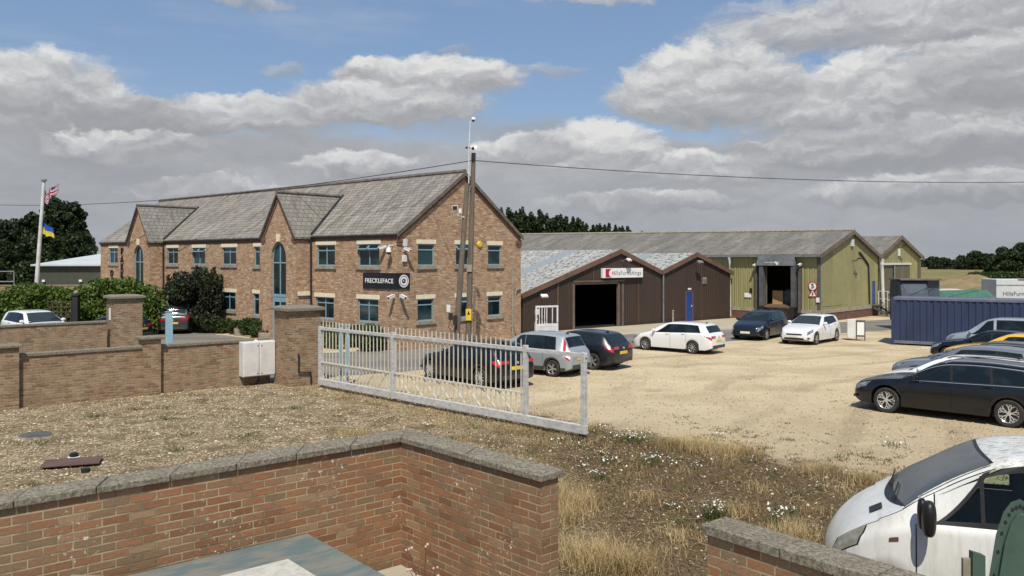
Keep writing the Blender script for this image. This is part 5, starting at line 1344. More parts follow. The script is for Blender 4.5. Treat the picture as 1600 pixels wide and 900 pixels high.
    q = MB(); B.top_patch(q, 1.08, sp['ws'][1]-.02, .99, .97, .008, nx=14, ny=16, inset=.02, bow=(.10, .05)); q.build('windscreen', M['van_screen'], van, smooth=60, uv=False)
    q = MB(); B.top_patch(q, 1.07, 1.085, .99, .99, .007, nx=4, ny=16, inset=.02, bow=(.22, .10)); q.build('scuttle', M['trim_black'], van, smooth=60, uv=False)
    q = MB(); B.top_patch(q, 1.05, sp['ws'][1]+.02, 1.03, 1.01, .004, nx=14, ny=16, inset=.0, bow=(.12, .05)); q.build('screen_seal', M['trim_black'], van, smooth=60, uv=False)
    for y in (-.25, .42):
        q = MB(); z = B.top(1.0)+.03; q.tube([(B.xf-.93, y, B.top(.93)+.03), (B.xf-1.0, y-.3, B.top(1.0)+.035), (B.xf-1.05, y-.55, B.top(1.05)+.03)], .012, 6); q.build('wiper', M['black'], van, uv=False)
    q = MB(); B.top_patch(q, .50, .66, .20, .20, .012, nx=2, ny=2)
    # bonnet vent on the near side
    q = MB(); ids = []
    for X in (.62, .70, .79):
        ids.append([q.av((B.xf-X, y, B.top(X)-.006+.016)) for y in (.30, .42, .54)])
    for i in range(2):
        for j in range(2): q.af([ids[i][j], ids[i+1][j], ids[i+1][j+1], ids[i][j+1]])
    q.build('bonnet_vent', M['black'], van, uv=False)
    # cab interior
    q = MB(); q.box(B.xf-2.6, B.xf-.9, -.8, .8, .42, .46); q.box(B.xf-2.62, B.xf-2.56, -.82, .82, .4, 1.15); q.build('cab_floor', M['black'], van, uv=False)
    q = MB(); q.prism([(B.xf-1.05, -.82, .9), (B.xf-1.5, -.82, .9), (B.xf-1.5, -.82, 1.14), (B.xf-1.05, -.82, 1.22)], [(B.xf-1.05, .82, .9), (B.xf-1.5, .82, .9), (B.xf-1.5, .82, 1.14), (B.xf-1.05, .82, 1.22)]); q.build('dashboard', M['dash'], van, uv=False)
    for y in (-.45, .42):
        q = MB(); q.box(B.xf-2.35, B.xf-1.85, y-.26, y+.26, .46, .80)
        q.prism([(B.xf-2.30, y-.25, .75), (B.xf-2.42, y-.25, .75), (B.xf-2.58, y-.22, 1.40), (B.xf-2.46, y-.22, 1.40)], [(B.xf-2.30, y+.25, .75), (B.xf-2.42, y+.25, .75), (B.xf-2.58, y+.22, 1.40), (B.xf-2.46, y+.22, 1.40)])
        q.box(B.xf-2.60, B.xf-2.50, y-.13, y+.13, 1.42, 1.62); q.build('seat', M['seat'], van, uv=False, bevel=.03)
    q = MB(); q.M = Matrix.Translation((B.xf-1.62, -.45, 1.12)) @ Matrix.Rotation(math.radians(60), 4, 'Y'); N = 24
    pts = [(.19*math.cos(2*math.pi*k/N), .19*math.sin(2*math.pi*k/N), 0) for k in range(N+1)]; q.tube(pts, .016, 6); q.build('steering_wheel', M['black'], van, uv=False)
    u = MB(); u.box(B.xf-L+.3, B.xf-.3, -.6, .6, .2, .5); u.build('underbody', M['black'], van)
    q = MB(); q.box(B.xf-.05, B.xf+.01, -.42, .42, .30, .44); q.build('grille', M['black'], van, uv=False)
    for xw in B.wx:
        for s_ in (1, -1): add_wheel(van, B.xf-xw, (B.hw-.13)*s_, B.r, s_, 'five', 'rim')
    xd = B.xf-1.2       # this model has a short stubby nose: shorten everything ahead of the door
    for ch in van.children:
        if ch.name.startswith('wheel'):
            if ch.location.x > xd: ch.location.x = xd+(ch.location.x-xd)*.8
            continue
        for v in ch.data.vertices:
            if v.co.x > xd: v.co.x = xd+(v.co.x-xd)*.8
M['van_lamp'] = mat('aged_headlamp', (.36, .36, .30), .22, (.20, .19, .15), 5, coat=1)
M['dash'] = mat('dash_plastic', (.16, .20, .17), .7, (.035, .04, .038))
M['seat'] = mat('seat_cloth', (.10, .18, .15), .9, (.06, .11, .09), 6)
M['van_screen'] = glass_mat('dusty_windscreen', (.07, .075, .072), .25, (.10, .10, .09), 1.4)
def van_glass():
    m, T, b = new_mat('clear_cab_glass')
    gl = T.n('ShaderNodeBsdfGlossy'); gl.inputs['Roughness'].default_value = .03; gl.inputs['Color'].default_value = (.5, .5, .5, 1)
    tr = T.n('ShaderNodeBsdfTransparent'); tr.inputs[0].default_value = (.70, .80, .72, 1)
    fr = T.n('ShaderNodeFresnel'); fr.inputs[0].default_value = 1.5
    mx = T.n('ShaderNodeMixShader'); T.l(fr.outputs[0], mx.inputs[0]); T.l(tr.outputs[0], mx.inputs[1]); T.l(gl.outputs[0], mx.inputs[2])
    T.l(mx.outputs[0], m.node_tree.nodes['Material Output'].inputs[0]); return m
M['van_glass'] = van_glass()
white_van()

# ------------------------------------------------------------------ boundary walls and pillars
DW = (.759, .651)
DZ = math.atan2(DW[1], DW[0])
def pillar(name, label, loc, rz, sx, sy, h, mt='brick_mid', cap=.10, ov=.12, capm='concrete_cop', parent=None):
    t = thing(name, label, 'pillar', loc, rz) if parent is None else parent
    m = MB(); m.box(0, sx, 0, sy, 0, h); m.build('shaft', M[mt], t)
    c = MB(); c.box(-ov, sx+ov, -ov, sy+ov, h, h+cap)
    c.prism([(-ov+.02, -ov+.02, h+cap), (sx+ov-.02, -ov+.02, h+cap), (sx+ov-.02, sy+ov-.02, h+cap), (-ov+.02, sy+ov-.02, h+cap)], [(.1, .1, h+cap+.05), (sx-.1, .1, h+cap+.05), (sx-.1, sy-.1, h+cap+.05), (.1, sy-.1, h+cap+.05)])
    c.build('cap_stone', M[capm], t, bevel=.01); return t


def low_wall(label, loc, rz, runs, posts, h=1.40, th=.22, y0=.15):
    """runs: (x0, x1) panels; posts: x positions of the small pillars"""
    t = thing('boundary_wall', label, 'wall', loc, rz)
    for a, b in runs:
        m = MB(); m.box(a, b, y0, y0+th, 0, h); m.build('brick_panel', M['brick_mid'], t)
        m = MB(); m.box(a, b, y0-.04, y0+th+.04, h, h+.09); m.build('coping', M['concrete_cop'], t, bevel=.012)
    for x in posts:
        m = MB(); m.box(x, x+.5, 0, .5, 0, h+.28); p = m.build('pillar', M['brick_mid'], t)
        m = MB(); m.box(x-.08, x+.58, -.08, .58, h+.28, h+.36); m.build('cap_stone', M['concrete_cop'], p, bevel=.015)
    return t
# wall D in front: x runs along (.759,.651) from the left; origin at the small pillar's left corner
low_wall('low brick wall with stone coping between small pillars in front of the gravel', (-11.0, 24.85, 0), DZ, [(-3.25, 0), (.5, 4.05)], [-3.75, 0])
low_wall('low brick wall further back on the far side of the driveway', (-20.9, 31.75, 0), DZ, [(-5, -.0), (.5, 5.1)], [0])
low_wall('low brick wall running out of the photo on the left', (-13.9, 22.4, 0), DZ, [(-6.5, .0)], [])
pillar('brick_pillar', 'large brick pillar with stone cap where the white gate starts', (-7.12, 26.6, 0), DZ, 1.1, 1.1, 2.42)
pillar('brick_pillar', 'large brick pillar with stone cap left of the driveway, white letter plate on its side', (-16.75, 35.0, 0), DZ, 1.15, 1.1, 2.42)
def world(o, rz, x, y, z): return Vector((o[0]+x*math.cos(rz)-y*math.sin(rz), o[1]+x*math.sin(rz)+y*math.cos(rz), z))
wbox('plate', world((-16.75, 35.0), DZ, -.003, .55, 1.75), DZ-math.pi/2, .22, .02, .5, M['sign_white'], 'small white upright plate on the side of the left large pillar', 'sign', 0)
q = MB(); q.tube([(.30, -.05, 1.05), (.30, -.05, .45), (.72, -.05, .42), (.74, -.05, .05)], .03, 8)
tag(q.build('conduit', M['gutter'], None, loc=(-7.12, 26.6, 0), rotz=DZ), 'black pipe bent down the face of the gate pillar', 'pipe')

# white cabinets on the wall
t = thing('meter_cabinet', 'pair of white utility cabinets mounted on the low brick wall', 'cabinet', world((-11.0, 24.85), DZ, 2.98, .15, .30), DZ)
for i in (0, 1):
    q = MB(); q.box(i*.55, i*.55+.54, -.36, -.003, 0, 1.12); c = q.build('cabinet', M['cab_white'], t, bevel=.02)
    q = MB(); q.box(i*.55+.02, i*.55+.52, -.375, -.362, .03, 1.09); q.build('door', M['cab_white'], c, bevel=.006)
    q = MB(); q.cyl((i*.55+(.48 if i == 0 else .06), -.376, 1.0), (i*.55+(.48 if i == 0 else .06), -.39, 1.0), .018, .018, 8); q.cyl((i*.55+(.48 if i == 0 else .06), -.376, .1), (i*.55+(.48 if i == 0 else .06), -.39, .1), .018, .018, 8); q.build('lock', M['grey_steel'], c)
q = MB(); q.tube([(.62, -.15, 0), (.62, -.15, -.15), (.5, -.15, -.32)], .03, 6); q.build('cable_tail', M['black'], t)
q = MB(); q.lathe([(.07, 1.125), (.06, 1.15), (.05, 1.17)], (.50, -.18, 0), 'Z', 12); b0 = q.build('beacon_base', M['white'], t)
q = MB(); q.lathe([(.045, 1.171), (.04, 1.22), (.001, 1.235)], (.50, -.18, 0), 'Z', 12); q.build('beacon', mat('orange_lens', (.6, .25, .12), .3), t, smooth=True)

# ------------------------------------------------------------------ sliding gate
GA = Vector((-6.15, 26.55)); GB = Vector((1.70, 18.95)); gl = (GB-GA).length; gz = math.atan2((GB-GA).y, (GB-GA).x)
gt = thing('sliding_gate', 'long white steel sliding gate with upright bars standing open beside the large pillar', 'gate', (GA.x, GA.y, 0), gz)
xs = [0, 3.62, 8.75, gl]     # frame uprights
xs = [0, 3.74, 8.96, gl]
q = MB(); q.box(0, gl, -.06, .06, .10, .30); q.build('bottom_beam', M['galv'], gt, bevel=.01)
q = MB(); q.box(0, gl, -.04, .04, 1.84, 1.94); q.build('top_rail', M['galv'], gt, bevel=.008)
for x in xs: q = MB(); x0 = min(x, gl-.14); q.box(x0, x0+.12, -.05, .05, .302, 2.0 if x not in (0, gl) else 1.96); q.build('upright', M['galv'], gt, bevel=.008)
n = 50
for i in range(n):
    x = .14+(xs[2]-.14)*(i+.5)/n
    if any(abs(x-u-.07) < .1 for u in xs): continue
    q = MB(); q.box(x-.012, x+.012, -.012, .012, .302, 1.838); q.box(x-.012, x+.012, -.012, .012, 1.942, 2.13); q.build('bar', M['bar_cream'], gt, uv=False)
q = MB(); q.box(.14, 3.74, -.028, .028, .80, .84); q.box(3.88, 8.96, -.028, .028, .80, .84); q.build('mid_rail', M['bar_cream'], gt)
for i in range(6):
    a = .2+i*.56; q = MB(); q.tube([(a, .035, .31), (a+.5, .035, .80)], .018, 6); q.build('brace', M['bar_cream'], gt)
for i in range(8):
    a = 3.95+i*.58; q = MB(); q.tube([(a, .035, .80), (a+.55, .035, .31)], .018, 6); q.build('brace', M['bar_cream'], gt)
# light blue guide posts
def blue_post(loc, rz, h, label, w=.16):
    t = thing('guide_post', label, 'post', loc, rz); q = MB(); q.box(-w/2, w/2, -.05, .05, 0, h); q.build('post', M['post_blue'], t, bevel=.01)
    q = MB(); q.box(-w/2-.02, w/2+.02, -.065, .065, h, h+.03); q.build('cap', M['post_blue'], t); return t
blue_post((-5.55, 27.0, 0), gz, 1.95, 'left one of two light blue posts behind the white gate', .13)
blue_post((-5.30, 26.85, 0), gz, 1.95, 'right one of two light blue posts behind the white gate', .10)
blue_post((-14.2, 34.45, 0), .6, 1.9, 'light blue post by the driveway with a thin white pipe at its foot', .28)
q = MB(); q.cyl((0, 0, 0), (0, 0, 1.1), .03, .03, 8); tag(q.build('marker_pipe', M['pipe_white'], None, loc=(-11.75, 28.4, 0)), 'thin white pipe standing behind the small wall pillar', 'pipe')

# ------------------------------------------------------------------ poles, cable, mast
pole = thing('telegraph_pole', 'tall upright weathered telegraph pole in front of the brick gable', 'pole', (-1.91, 36, 0))
q = MB(); q.tube([(0, 0, 0), (.12, 0, 4.3), (.25, 0, 8.68)], [.135, .12, .095], 14); q.build('pole', M['wood_pole'], pole, smooth=True)
q = MB(); q.box(-.04, .19, -.17, -.13, 3.55, 3.85); q.M = None; q.build('yellow_plate', M['sill'], pole)
q = MB(); q.box(-.08, .16, -.19, -.15, 1.45, 1.95); pl = q.build('danger_plate', M['yellow'], pole)
q = MB(); q.prism([(-.02, -.195, 1.70), (.10, -.195, 1.70), (.04, -.195, 1.88)], [(-.02, -.191, 1.70), (.10, -.191, 1.70), (.04, -.191, 1.88)]); q.build('triangle_mark', M['black'], pl)
q = MB(); q.cyl((.24, -.12, 8.33), (.24, .12, 8.33), .05, .05, 8); q.build('cable_clamp', M['gutter'], pole)
strut = thing('strut_pole', 'leaning weathered pole propping the tall telegraph pole', 'pole', (-2.42, 35.55, 0))
q = MB(); q.tube([(0, 0, 0), (.26, .1, 4.0), (.50, .2, 7.35)], [.135, .12, .10], 14); q.build('pole', M['wood_pole'], strut, smooth=True)
q = MB(); q.box(-.28, -.1, -.18, -.08, 1.5, 1.8); q.box(-.08, .1, -.25, -.13, 1.3, 1.7); q.build('switch_gear', M['gutter'], strut)
q = MB(); q.box(-.36, -.2, -.2, -.1, 1.85, 2.15); q.build('white_box', M['white'], strut)
q = MB(); q.tube([(-.2, -.16, 1.5), (-.28, -.2, 1.2), (-.1, -.24, 1.0), (.05, -.2, 1.25)], .02, 6); q.build('cable_loop', M['cable'], strut)
q = MB(); q.box(-.38, -.1, -.22, -.08, 6.15, 6.35)
fl = thing('floodlight', 'white floodlight mounted on the leaning pole before the gable', 'floodlight', (-2.15, 35.5, 6.05))
q = MB(); q.box(-.40, -.16, -.1, .08, .12, .32); q.build('lamp_head', M['white'], fl, bevel=.01)
q = MB(); q.box(-.38, -.18, -.115, -.101, .14, .30); q.build('lamp_glass', M['black'], fl)
q = MB(); q.tube([(-.28, 0, .1), (-.15, .02, -.1), (.12, .1, -.18)], .025, 6); q.box(-.12, .0, -.06, .03, .0, .2); q.build('bracket', M['white'], fl)
mast = thing('camera_mast', 'thin white mast above the poles with small white camera heads', 'mast', (-1.86, 35.85, 6.9))
q = MB(); q.tube([(0, 0, 0), (.0, 0, 1.9), (.06, 0, 3.1)], .028, 8); q.build('tube', M['pipe_white'], mast)
q = MB(); q.box(-.10, .10, -.07, .07, .28, .34); q.build('clamp', M['grey_steel'], mast)
q = MB(); q.tube([(.06, 0, 3.1), (.1, 0, 3.16), (.18, -.05, 3.2)], .02, 6); q.ball((.2, -.08, 3.2), .10); q.build('camera_head', M['white'], mast, smooth=True)
q = MB(); q.ball((.2, -.13, 3.14), .06); q.build('camera_dome', M['black'], mast, smooth=True)
q = MB(); q.M = Matrix.Translation((.19, -.12, 2.03)) @ Matrix.Rotation(math.radians(75), 4, 'X') @ Matrix.Rotation(math.radians(20), 4, 'Y'); q.lathe([(.001, -.02), (.09, 0), (.155, .05), (.16, .055), (.09, .012), (.001, -.008)], (0, 0, 0), 'Z', 20); q.build('dish', M['white'], mast, smooth=True)
q = MB(); q.ball((.19, -.24, 1.93), .07); q.tube([(0, 0, 1.98), (.15, -.05, 2.0)], .02, 6); q.box(-.14, -.05, -.05, .03, 1.95, 2.03); q.build('receiver', M['gutter'], mast, smooth=True)

def sag(A, B, S, n=60, t1=1.0):
    A = Vector(A); B = Vector(B); return [A.lerp(B, t)+Vector((0, 0, -4*S*t*(1-t))) for t in np.linspace(0, t1, n)]
q = MB(); q.tube(sag((-1.70, 36, 8.36), (-47, 66, 8.76), 1.03), .017, 6); tag(q.build('overhead_cable', M['cable'], None), 'black cable running from the pole top down to the left', 'cable')
q = MB(); q.tube(sag((-1.64, 36, 8.36), (45, 50, 9.30), .77), .017, 6); tag(q.build('overhead_cable', M['cable'], None), 'black cable running from the pole top to the right edge', 'cable')
for (x, y, lb) in ((-47, 66, 'far wooden pole at the left end of the black cable'), (45, 50, 'far wooden pole at the right end of the black cable')):
    q = MB(); q.tube([(0, 0, 0), (0, 0, 9.4)], [.14, .10], 10); tag(q.build('telegraph_pole', M['wood_pole'], None, loc=(x, y, 0)), lb, 'pole')

# flagpole with two flags
fp = thing('flagpole', 'white flagpole leaning slightly with its foot behind the hedge', 'flagpole', (-28.75, 50, 0))
q = MB(); q.tube([(0, 0, 0), (.62, 0, 8.75)], [.14, .09], 14); q.build('pole', M['pipe_white'], fp, smooth=True)
q = MB(); q.lathe([(.09, 8.76), (.17, 8.80), (.15, 8.88), (.001, 8.93)], (.62, 0, 0), 'Z', 14); q.build('finial', M['grey_steel'], fp)
def flag(label, loc, w, h, colf, shape):
    t = thing('flag', label, 'flag', loc); nx, ny = 36, 24; mats = []
    m = MB(); ids = [[m.av(shape(i/nx, j/ny, w, h)) for j in range(ny+1)] for i in range(nx+1)]
    cols = {}
    for i in range(nx):
        for j in range(ny):
            k = colf((i+.5)/nx, (j+.5)/ny)
            if k not in cols: cols[k] = len(cols)
            m.cur = cols[k]; m.af([ids[i][j], ids[i+1][j], ids[i+1][j+1], ids[i][j+1]])
    ms = [mat('flag_'+k, {'blue': (.01, .02, .12), 'red': (.45, .02, .04), 'white': (.68, .68, .68), 'sky': (.01, .09, .42), 'yellow': (.70, .58, .05)}[k], .8) for k in cols]
    return m.build('cloth', ms, t, smooth=60, fix=False, uv=False)
def uj(u, v):
    x, y = (u-.5)*2, (v-.5)
    if abs(y) < .10 or abs(x) < .10: return 'red'
    if abs(y) < .17 or abs(x) < .17: return 'white'
    d = min(abs(y-x*.5), abs(y+x*.5))
    return 'red' if d < .035 else 'white' if d < .10 else 'blue'
flag('red white and blue crossed flag blowing from the top of the flagpole', (-28.17, 50, 8.45), 1.25, .75, uj,
     lambda u, v, w, h: Vector((u*w*.72, .12*math.sin(u*9), (v-1)*h*(1-.25*u)+(-.42*math.sin(min(1, u*2)*math.pi/1.2)+.42*max(0, u-.35)*1.6)*1.0-.05*math.sin(u*11))))
flag('blue over yellow flag drooping from the middle of the flagpole', (-28.32, 50, 6.55), 1.2, .95, lambda u, v: 'sky' if v > .5 else 'yellow',
     lambda u, v, w, h: Vector((u*w*.62, .12*math.sin(u*8+v), (v-1)*h*(1-.55*u)-u*.75+.04*math.sin(u*10))))

# ------------------------------------------------------------------ container and things behind it
CZ = math.atan2(-.54, .84)
ct = thing('shipping_container', 'long dark blue corrugated shipping container behind the parked cars', 'container', (18.16, 39.85, 0), CZ)
CH, CL, CW = 2.25, 12.0, 2.35
def corr(mb, x0, x1, y, s_, z0, z1, p=.285, d=.036):
    n = int((x1-x0)/p); pts = []
    for i in range(n):
        a = x0+(x1-x0)*i/n; pp = (x1-x0)/n; pts += [(a, 0), (a+pp*.36, 0), (a+pp*.5, d), (a+pp*.86, d)]
    pts.append((x1, 0))
    for (a, ya), (b, yb) in zip(pts, pts[1:]): mb.face((a, y+ya*s_, z0), (b, y+yb*s_, z0), (b, y+yb*s_, z1), (a, y+ya*s_, z1))
m = MB(); corr(m, .12, CL-.12, .02, 1, .22, CH-.1); corr(m, .12, CL-.12, CW-.02, -1, .22, CH-.1)
m.M = Matrix.Rotation(math.pi/2, 4, 'Z'); corr(m, .12, CW-.12, -.02, -1, .22, CH-.1); m.M = None
m.build('side_panel', M['container'], ct, fix=False)
m = MB(); m.box(.05, CL-.05, .05, CW-.05, CH-.1, CH-.02); m.build('roof', M['container_top'], ct)
m = MB()
for y in (0, CW-.1): m.box(.1, CL-.1, y, y+.1, CH-.1, CH); m.box(.1, CL-.1, y, y+.1, .08, .22)
for x in (0, CL-.1): m.box(x, x+.1, .1, CW-.1, CH-.1, CH); m.box(x, x+.1, .1, CW-.1, .08, .22)
m.build('rail', M['container_top'], ct)
for x in (0, CL-.14):
    for y in (0, CW-.14): m = MB(); m.box(x, x+.14, y, y+.14, 0, CH+.01); m.build('corner_post', M['container'], ct)
# white ladder like handle marks on the container side
m = MB(); m.box(7.15, 7.85, -.02, -.004, 1.86, 1.98); m.box(7.50, 7.56, -.02, -.004, 1.2, 1.70); m.box(7.93, 7.98, -.02, -.004, 1.2, 1.70); m.build('white_marks', M['white'], ct)
# pale stones lying at the container foot
# box cabinet on legs
t = thing('site_cabinet', 'white box cabinet open to the right on short legs in the yard', 'cabinet', (17.22, 42.0, 0), -.35)
m = MB(); m.box(-.28, .12, -.22, .22, .12, 1.05); m.build('case', M['cab_white'], t, bevel=.01)
m = MB(); m.box(.125, .50, -.20, -.12, .25, .98); m.build('notice_panel', M['lorry_glass'], t)
m = MB(); m.box(.12, .56, -.24, -.205, .95, 1.03); m.box(.12, .17, -.24, -.205, .0, .95); m.box(.51, .56, -.24, -.205, .0, .95); m.box(.17, .51, -.24, -.205, .2, .27); m.build('frame', M['seal'], t)
m = MB(); m.box(.175, .505, -.225, -.212, .28, .94); m.build('sheet', M['sign_white'], t)
# dark lorry, tarpaulin trailer, white box lorry
t = thing('parked_lorry', 'slate blue lorry cab with grey body standing behind the container', 'lorry', (22.95, 47.3, 0), -.1)
m = MB(); m.box(-.75, .75, 0, 2.0, .5, 1.85); m.prism([(-.78, .0, 1.85), (.78, .0, 1.85), (.74, .35, 2.85), (-.74, .35, 2.85)], [(-.78, 2.0, 1.85), (.78, 2.0, 1.85), (.74, 1.95, 2.85), (-.74, 1.95, 2.85)]); m.build('cab', M['lorry_blue'], t, bevel=.05)
m = MB(); m.prism([(-.45, .10, 2.15), (.45, .10, 2.15), (.68, .27, 2.72), (-.68, .27, 2.72)], [(-.45, .16, 2.15), (.45, .16, 2.15), (.68, .33, 2.72), (-.68, .33, 2.72)]); m.build('windscreen', M['lorry_glass'], t)
m = MB(); m.box(-.8, 1.45, .1, 2.0, 2.88, 2.96); m.build('roof_sheet', M['brown_frame'], t)
m = MB(); m.box(.80, 1.45, .4, 2.2, .9, 2.87); m.build('body', M['lorry_glass'], t)
for x in (-.6, .6):
    m = MB(); m.lathe([(.45, -.14), (.5, -.1), (.5, .1), (.45, .14)], (x, .8, .5), 'X', 20); m.build('wheel', M['tyre'], t)
t = thing('tipper_trailer', 'brown trailer covered with a green tarpaulin behind the container', 'trailer', (26.3, 49.2, 0), -.1); t.scale = (.78, 1, 1)
m = MB(); m.box(-2.2, 2.2, -1, 1, .9, 1.85); m.build('load_bed', M['rust'], t)
m = MB(); m.box(-2.2, 2.2, -1.03, -1.001, 1.45, 1.6); m.build('side_board', M['brown_trim'], t)
m = MB(); m.prism([(-2.2, -1.05, 1.85), (2.25, -1.05, 1.85), (2.0, -.4, 2.28), (-1.9, -.4, 2.2)], [(-2.2, 1.05, 1.85), (2.25, 1.05, 1.85), (2.0, .4, 2.28), (-1.9, .4, 2.2)])
m.box(1.6, 2.26, -1.08, -1.0, 1.1, 1.9); m.build('tarpaulin', M['tarp_green'], t, bevel=.06)
for x in (-1.2, 1.2): m = MB(); m.lathe([(.4, -.12), (.45, -.09), (.45, .09), (.4, .12)], (x, -.8, .45), 'Y', 20); m.build('wheel', M['tyre'], t)
t = thing('box_lorry', 'pale grey box lorry with the lettering HillsFurnis at the right edge', 'lorry', (28.6, 49.0, 0), -.15)
t.location = (31.2, 53.6, 0)
m = MB(); m.box(-.0, 7, 0, 2.4, .9, 2.78); m.build('box_body', M['box_white'], t, bevel=.02)
m = MB(); m.box(.0, 7, -.012, -.001, 2.38, 2.44); m.build('stripe', M['grey_steel'], t)
m = MB(); m.box(1.3, 2.1, -.015, .1, 2.72, 2.80); m.build('marker', M['rust'], t)
text('HillsFurnis', .36, M['grey_text'], t, (.38, -.012, 1.86), (0, -1), .004, align='LEFT')
for x in (1.3, 5.6): m = MB(); m.lathe([(.45, -.14), (.5, -.1), (.5, .1), (.45, .14)], (x, .3, .5), 'Y', 20); m.build('wheel', M['tyre'], t)
# white cage standing by the brown shed
t = thing('white_cage', 'white framed cage panel standing before the brown shed', 'cage', (1.75, 41.9, 0), BZ-.25)
m = MB()
for x in (-.63, .57): m.box(x, x+.07, -.03, .03, 0, 1.75)
m.box(-.56, .57, -.03, .03, 1.66, 1.75); m.box(-.56, .57, -.03, .03, .70, .84); m.build('frame', M['white'], t)
for x in (-.42, -.27, -.12, .0, .32): m = MB(); m.box(x-.02, x+.02, -.015, .015, .84, 1.66); m.build('bar', M['white'], t)
m = MB(); m.box(-.56, .57, -.02, .0, .1, .70); m.build('kick_panel', M['cab_white'], t)

# left background: white roofed hall, low walls, fence
t = thing('white_roofed_hall', 'olive walled hall with a shallow white roof behind the flagpole', 'hall', (-43.5, 76, 0), .12)
m = MB(); m.box(.0, 17, 0, 12, 0, 3.45); m.build('wall', mat('olive_cladding', (.055, .06, .042), .7, (.045, .05, .035), 1), t)
m = MB(); m.prism([(-.3, -.4, 3.45), (17.3, -.4, 3.45), (17.3, -.4, 3.58), (-.3, -.4, 3.58)], [(5.2, 5.5, 4.75), (17.3, 5.5, 4.75), (17.3, 5.5, 4.85), (5.2, 5.5, 4.85)]); m.build('roof', mat('white_roof_sheet', (.46, .49, .50), .7, (.40, .43, .44), .5), t)
for x in (.6, 3.8): m = MB(); m.box(x, x+.25, -.2, -.003, 2.0, 2.2); m.build('wall_lamp', M['white'], t)
m = MB(); m.box(0, 9.0, 0, .25, 0, 2.0); o = m.build('garden_wall', M['brick_mid'], None, loc=(-39.6, 64, 0), rotz=.1); tag(o, 'low brick wall in the far left background behind the hedge', 'wall')
m = MB(); m.box(0, 9.1, -.04, .3, 2.003, 2.1); m.build('coping', M['concrete_cop'], o)
m = MB(); m.box(-16, 0, 0, .1, 0, 2.2); tag(m.build('timber_fence', mat('pale_fence', (.20, .155, .10), .9, (.14, .11, .07), 3), None, loc=(-42, 68, 0)), 'brown timber fence at the far left under the trees', 'fence')
t = thing('trailer_frame', 'dark tubular frame standing near the far left wall', 'frame', (-40.2, 66, 0))
m = MB()
for x in (-.75, .75): m.tube([(x, 0, 0), (x*.92, 0, 3.1)], .05, 6)
m.tube([(-.69, 0, 3.1), (.69, 0, 3.1)], .05, 6); m.tube([(-.72, 0, 2.3), (.72, 0, 2.3)], .05, 6); m.build('frame', M['grey_steel'], t)
m = MB(); m.cyl((0, 0, 0), (0, 0, 2.6), .10, .10, 10); tag(m.build('white_post', M['pipe_white'], None, loc=(-43.1, 65, 0)), 'short white post at the far left beside the frame', 'post')
# trellis and post before the hedge
t = thing('trellis', 'dark wooden trellis panel left of the finial post', 'trellis', (-24.5, 43.9, 0), 0)
m = MB()
for k in range(6): m.box(k*.24, k*.24+.04, 0, .03, .2, 1.9)
for k in range(7): m.box(0, 1.28, -.03, -.002, .2+k*.27, .24+k*.27)
m.build('lattice', M['trunk'], t)
t = thing('gate_post', 'dark wooden post with a white ball finial in front of the hedge', 'post', (-23.0, 43.9, 0))
m = MB(); m.box(-.15, .15, -.15, .15, 0, 2.15); m.build('post', mat('dark_post', (.022, .02, .02), .7), t, bevel=.02)
m = MB(); m.box(-.19, .19, -.19, .19, 2.15, 2.22); m.build('cap', M['gutter'], t)
m = MB(); m.ball((0, 0, 2.33), .11); m.build('finial', M['sill'], t, smooth=True)

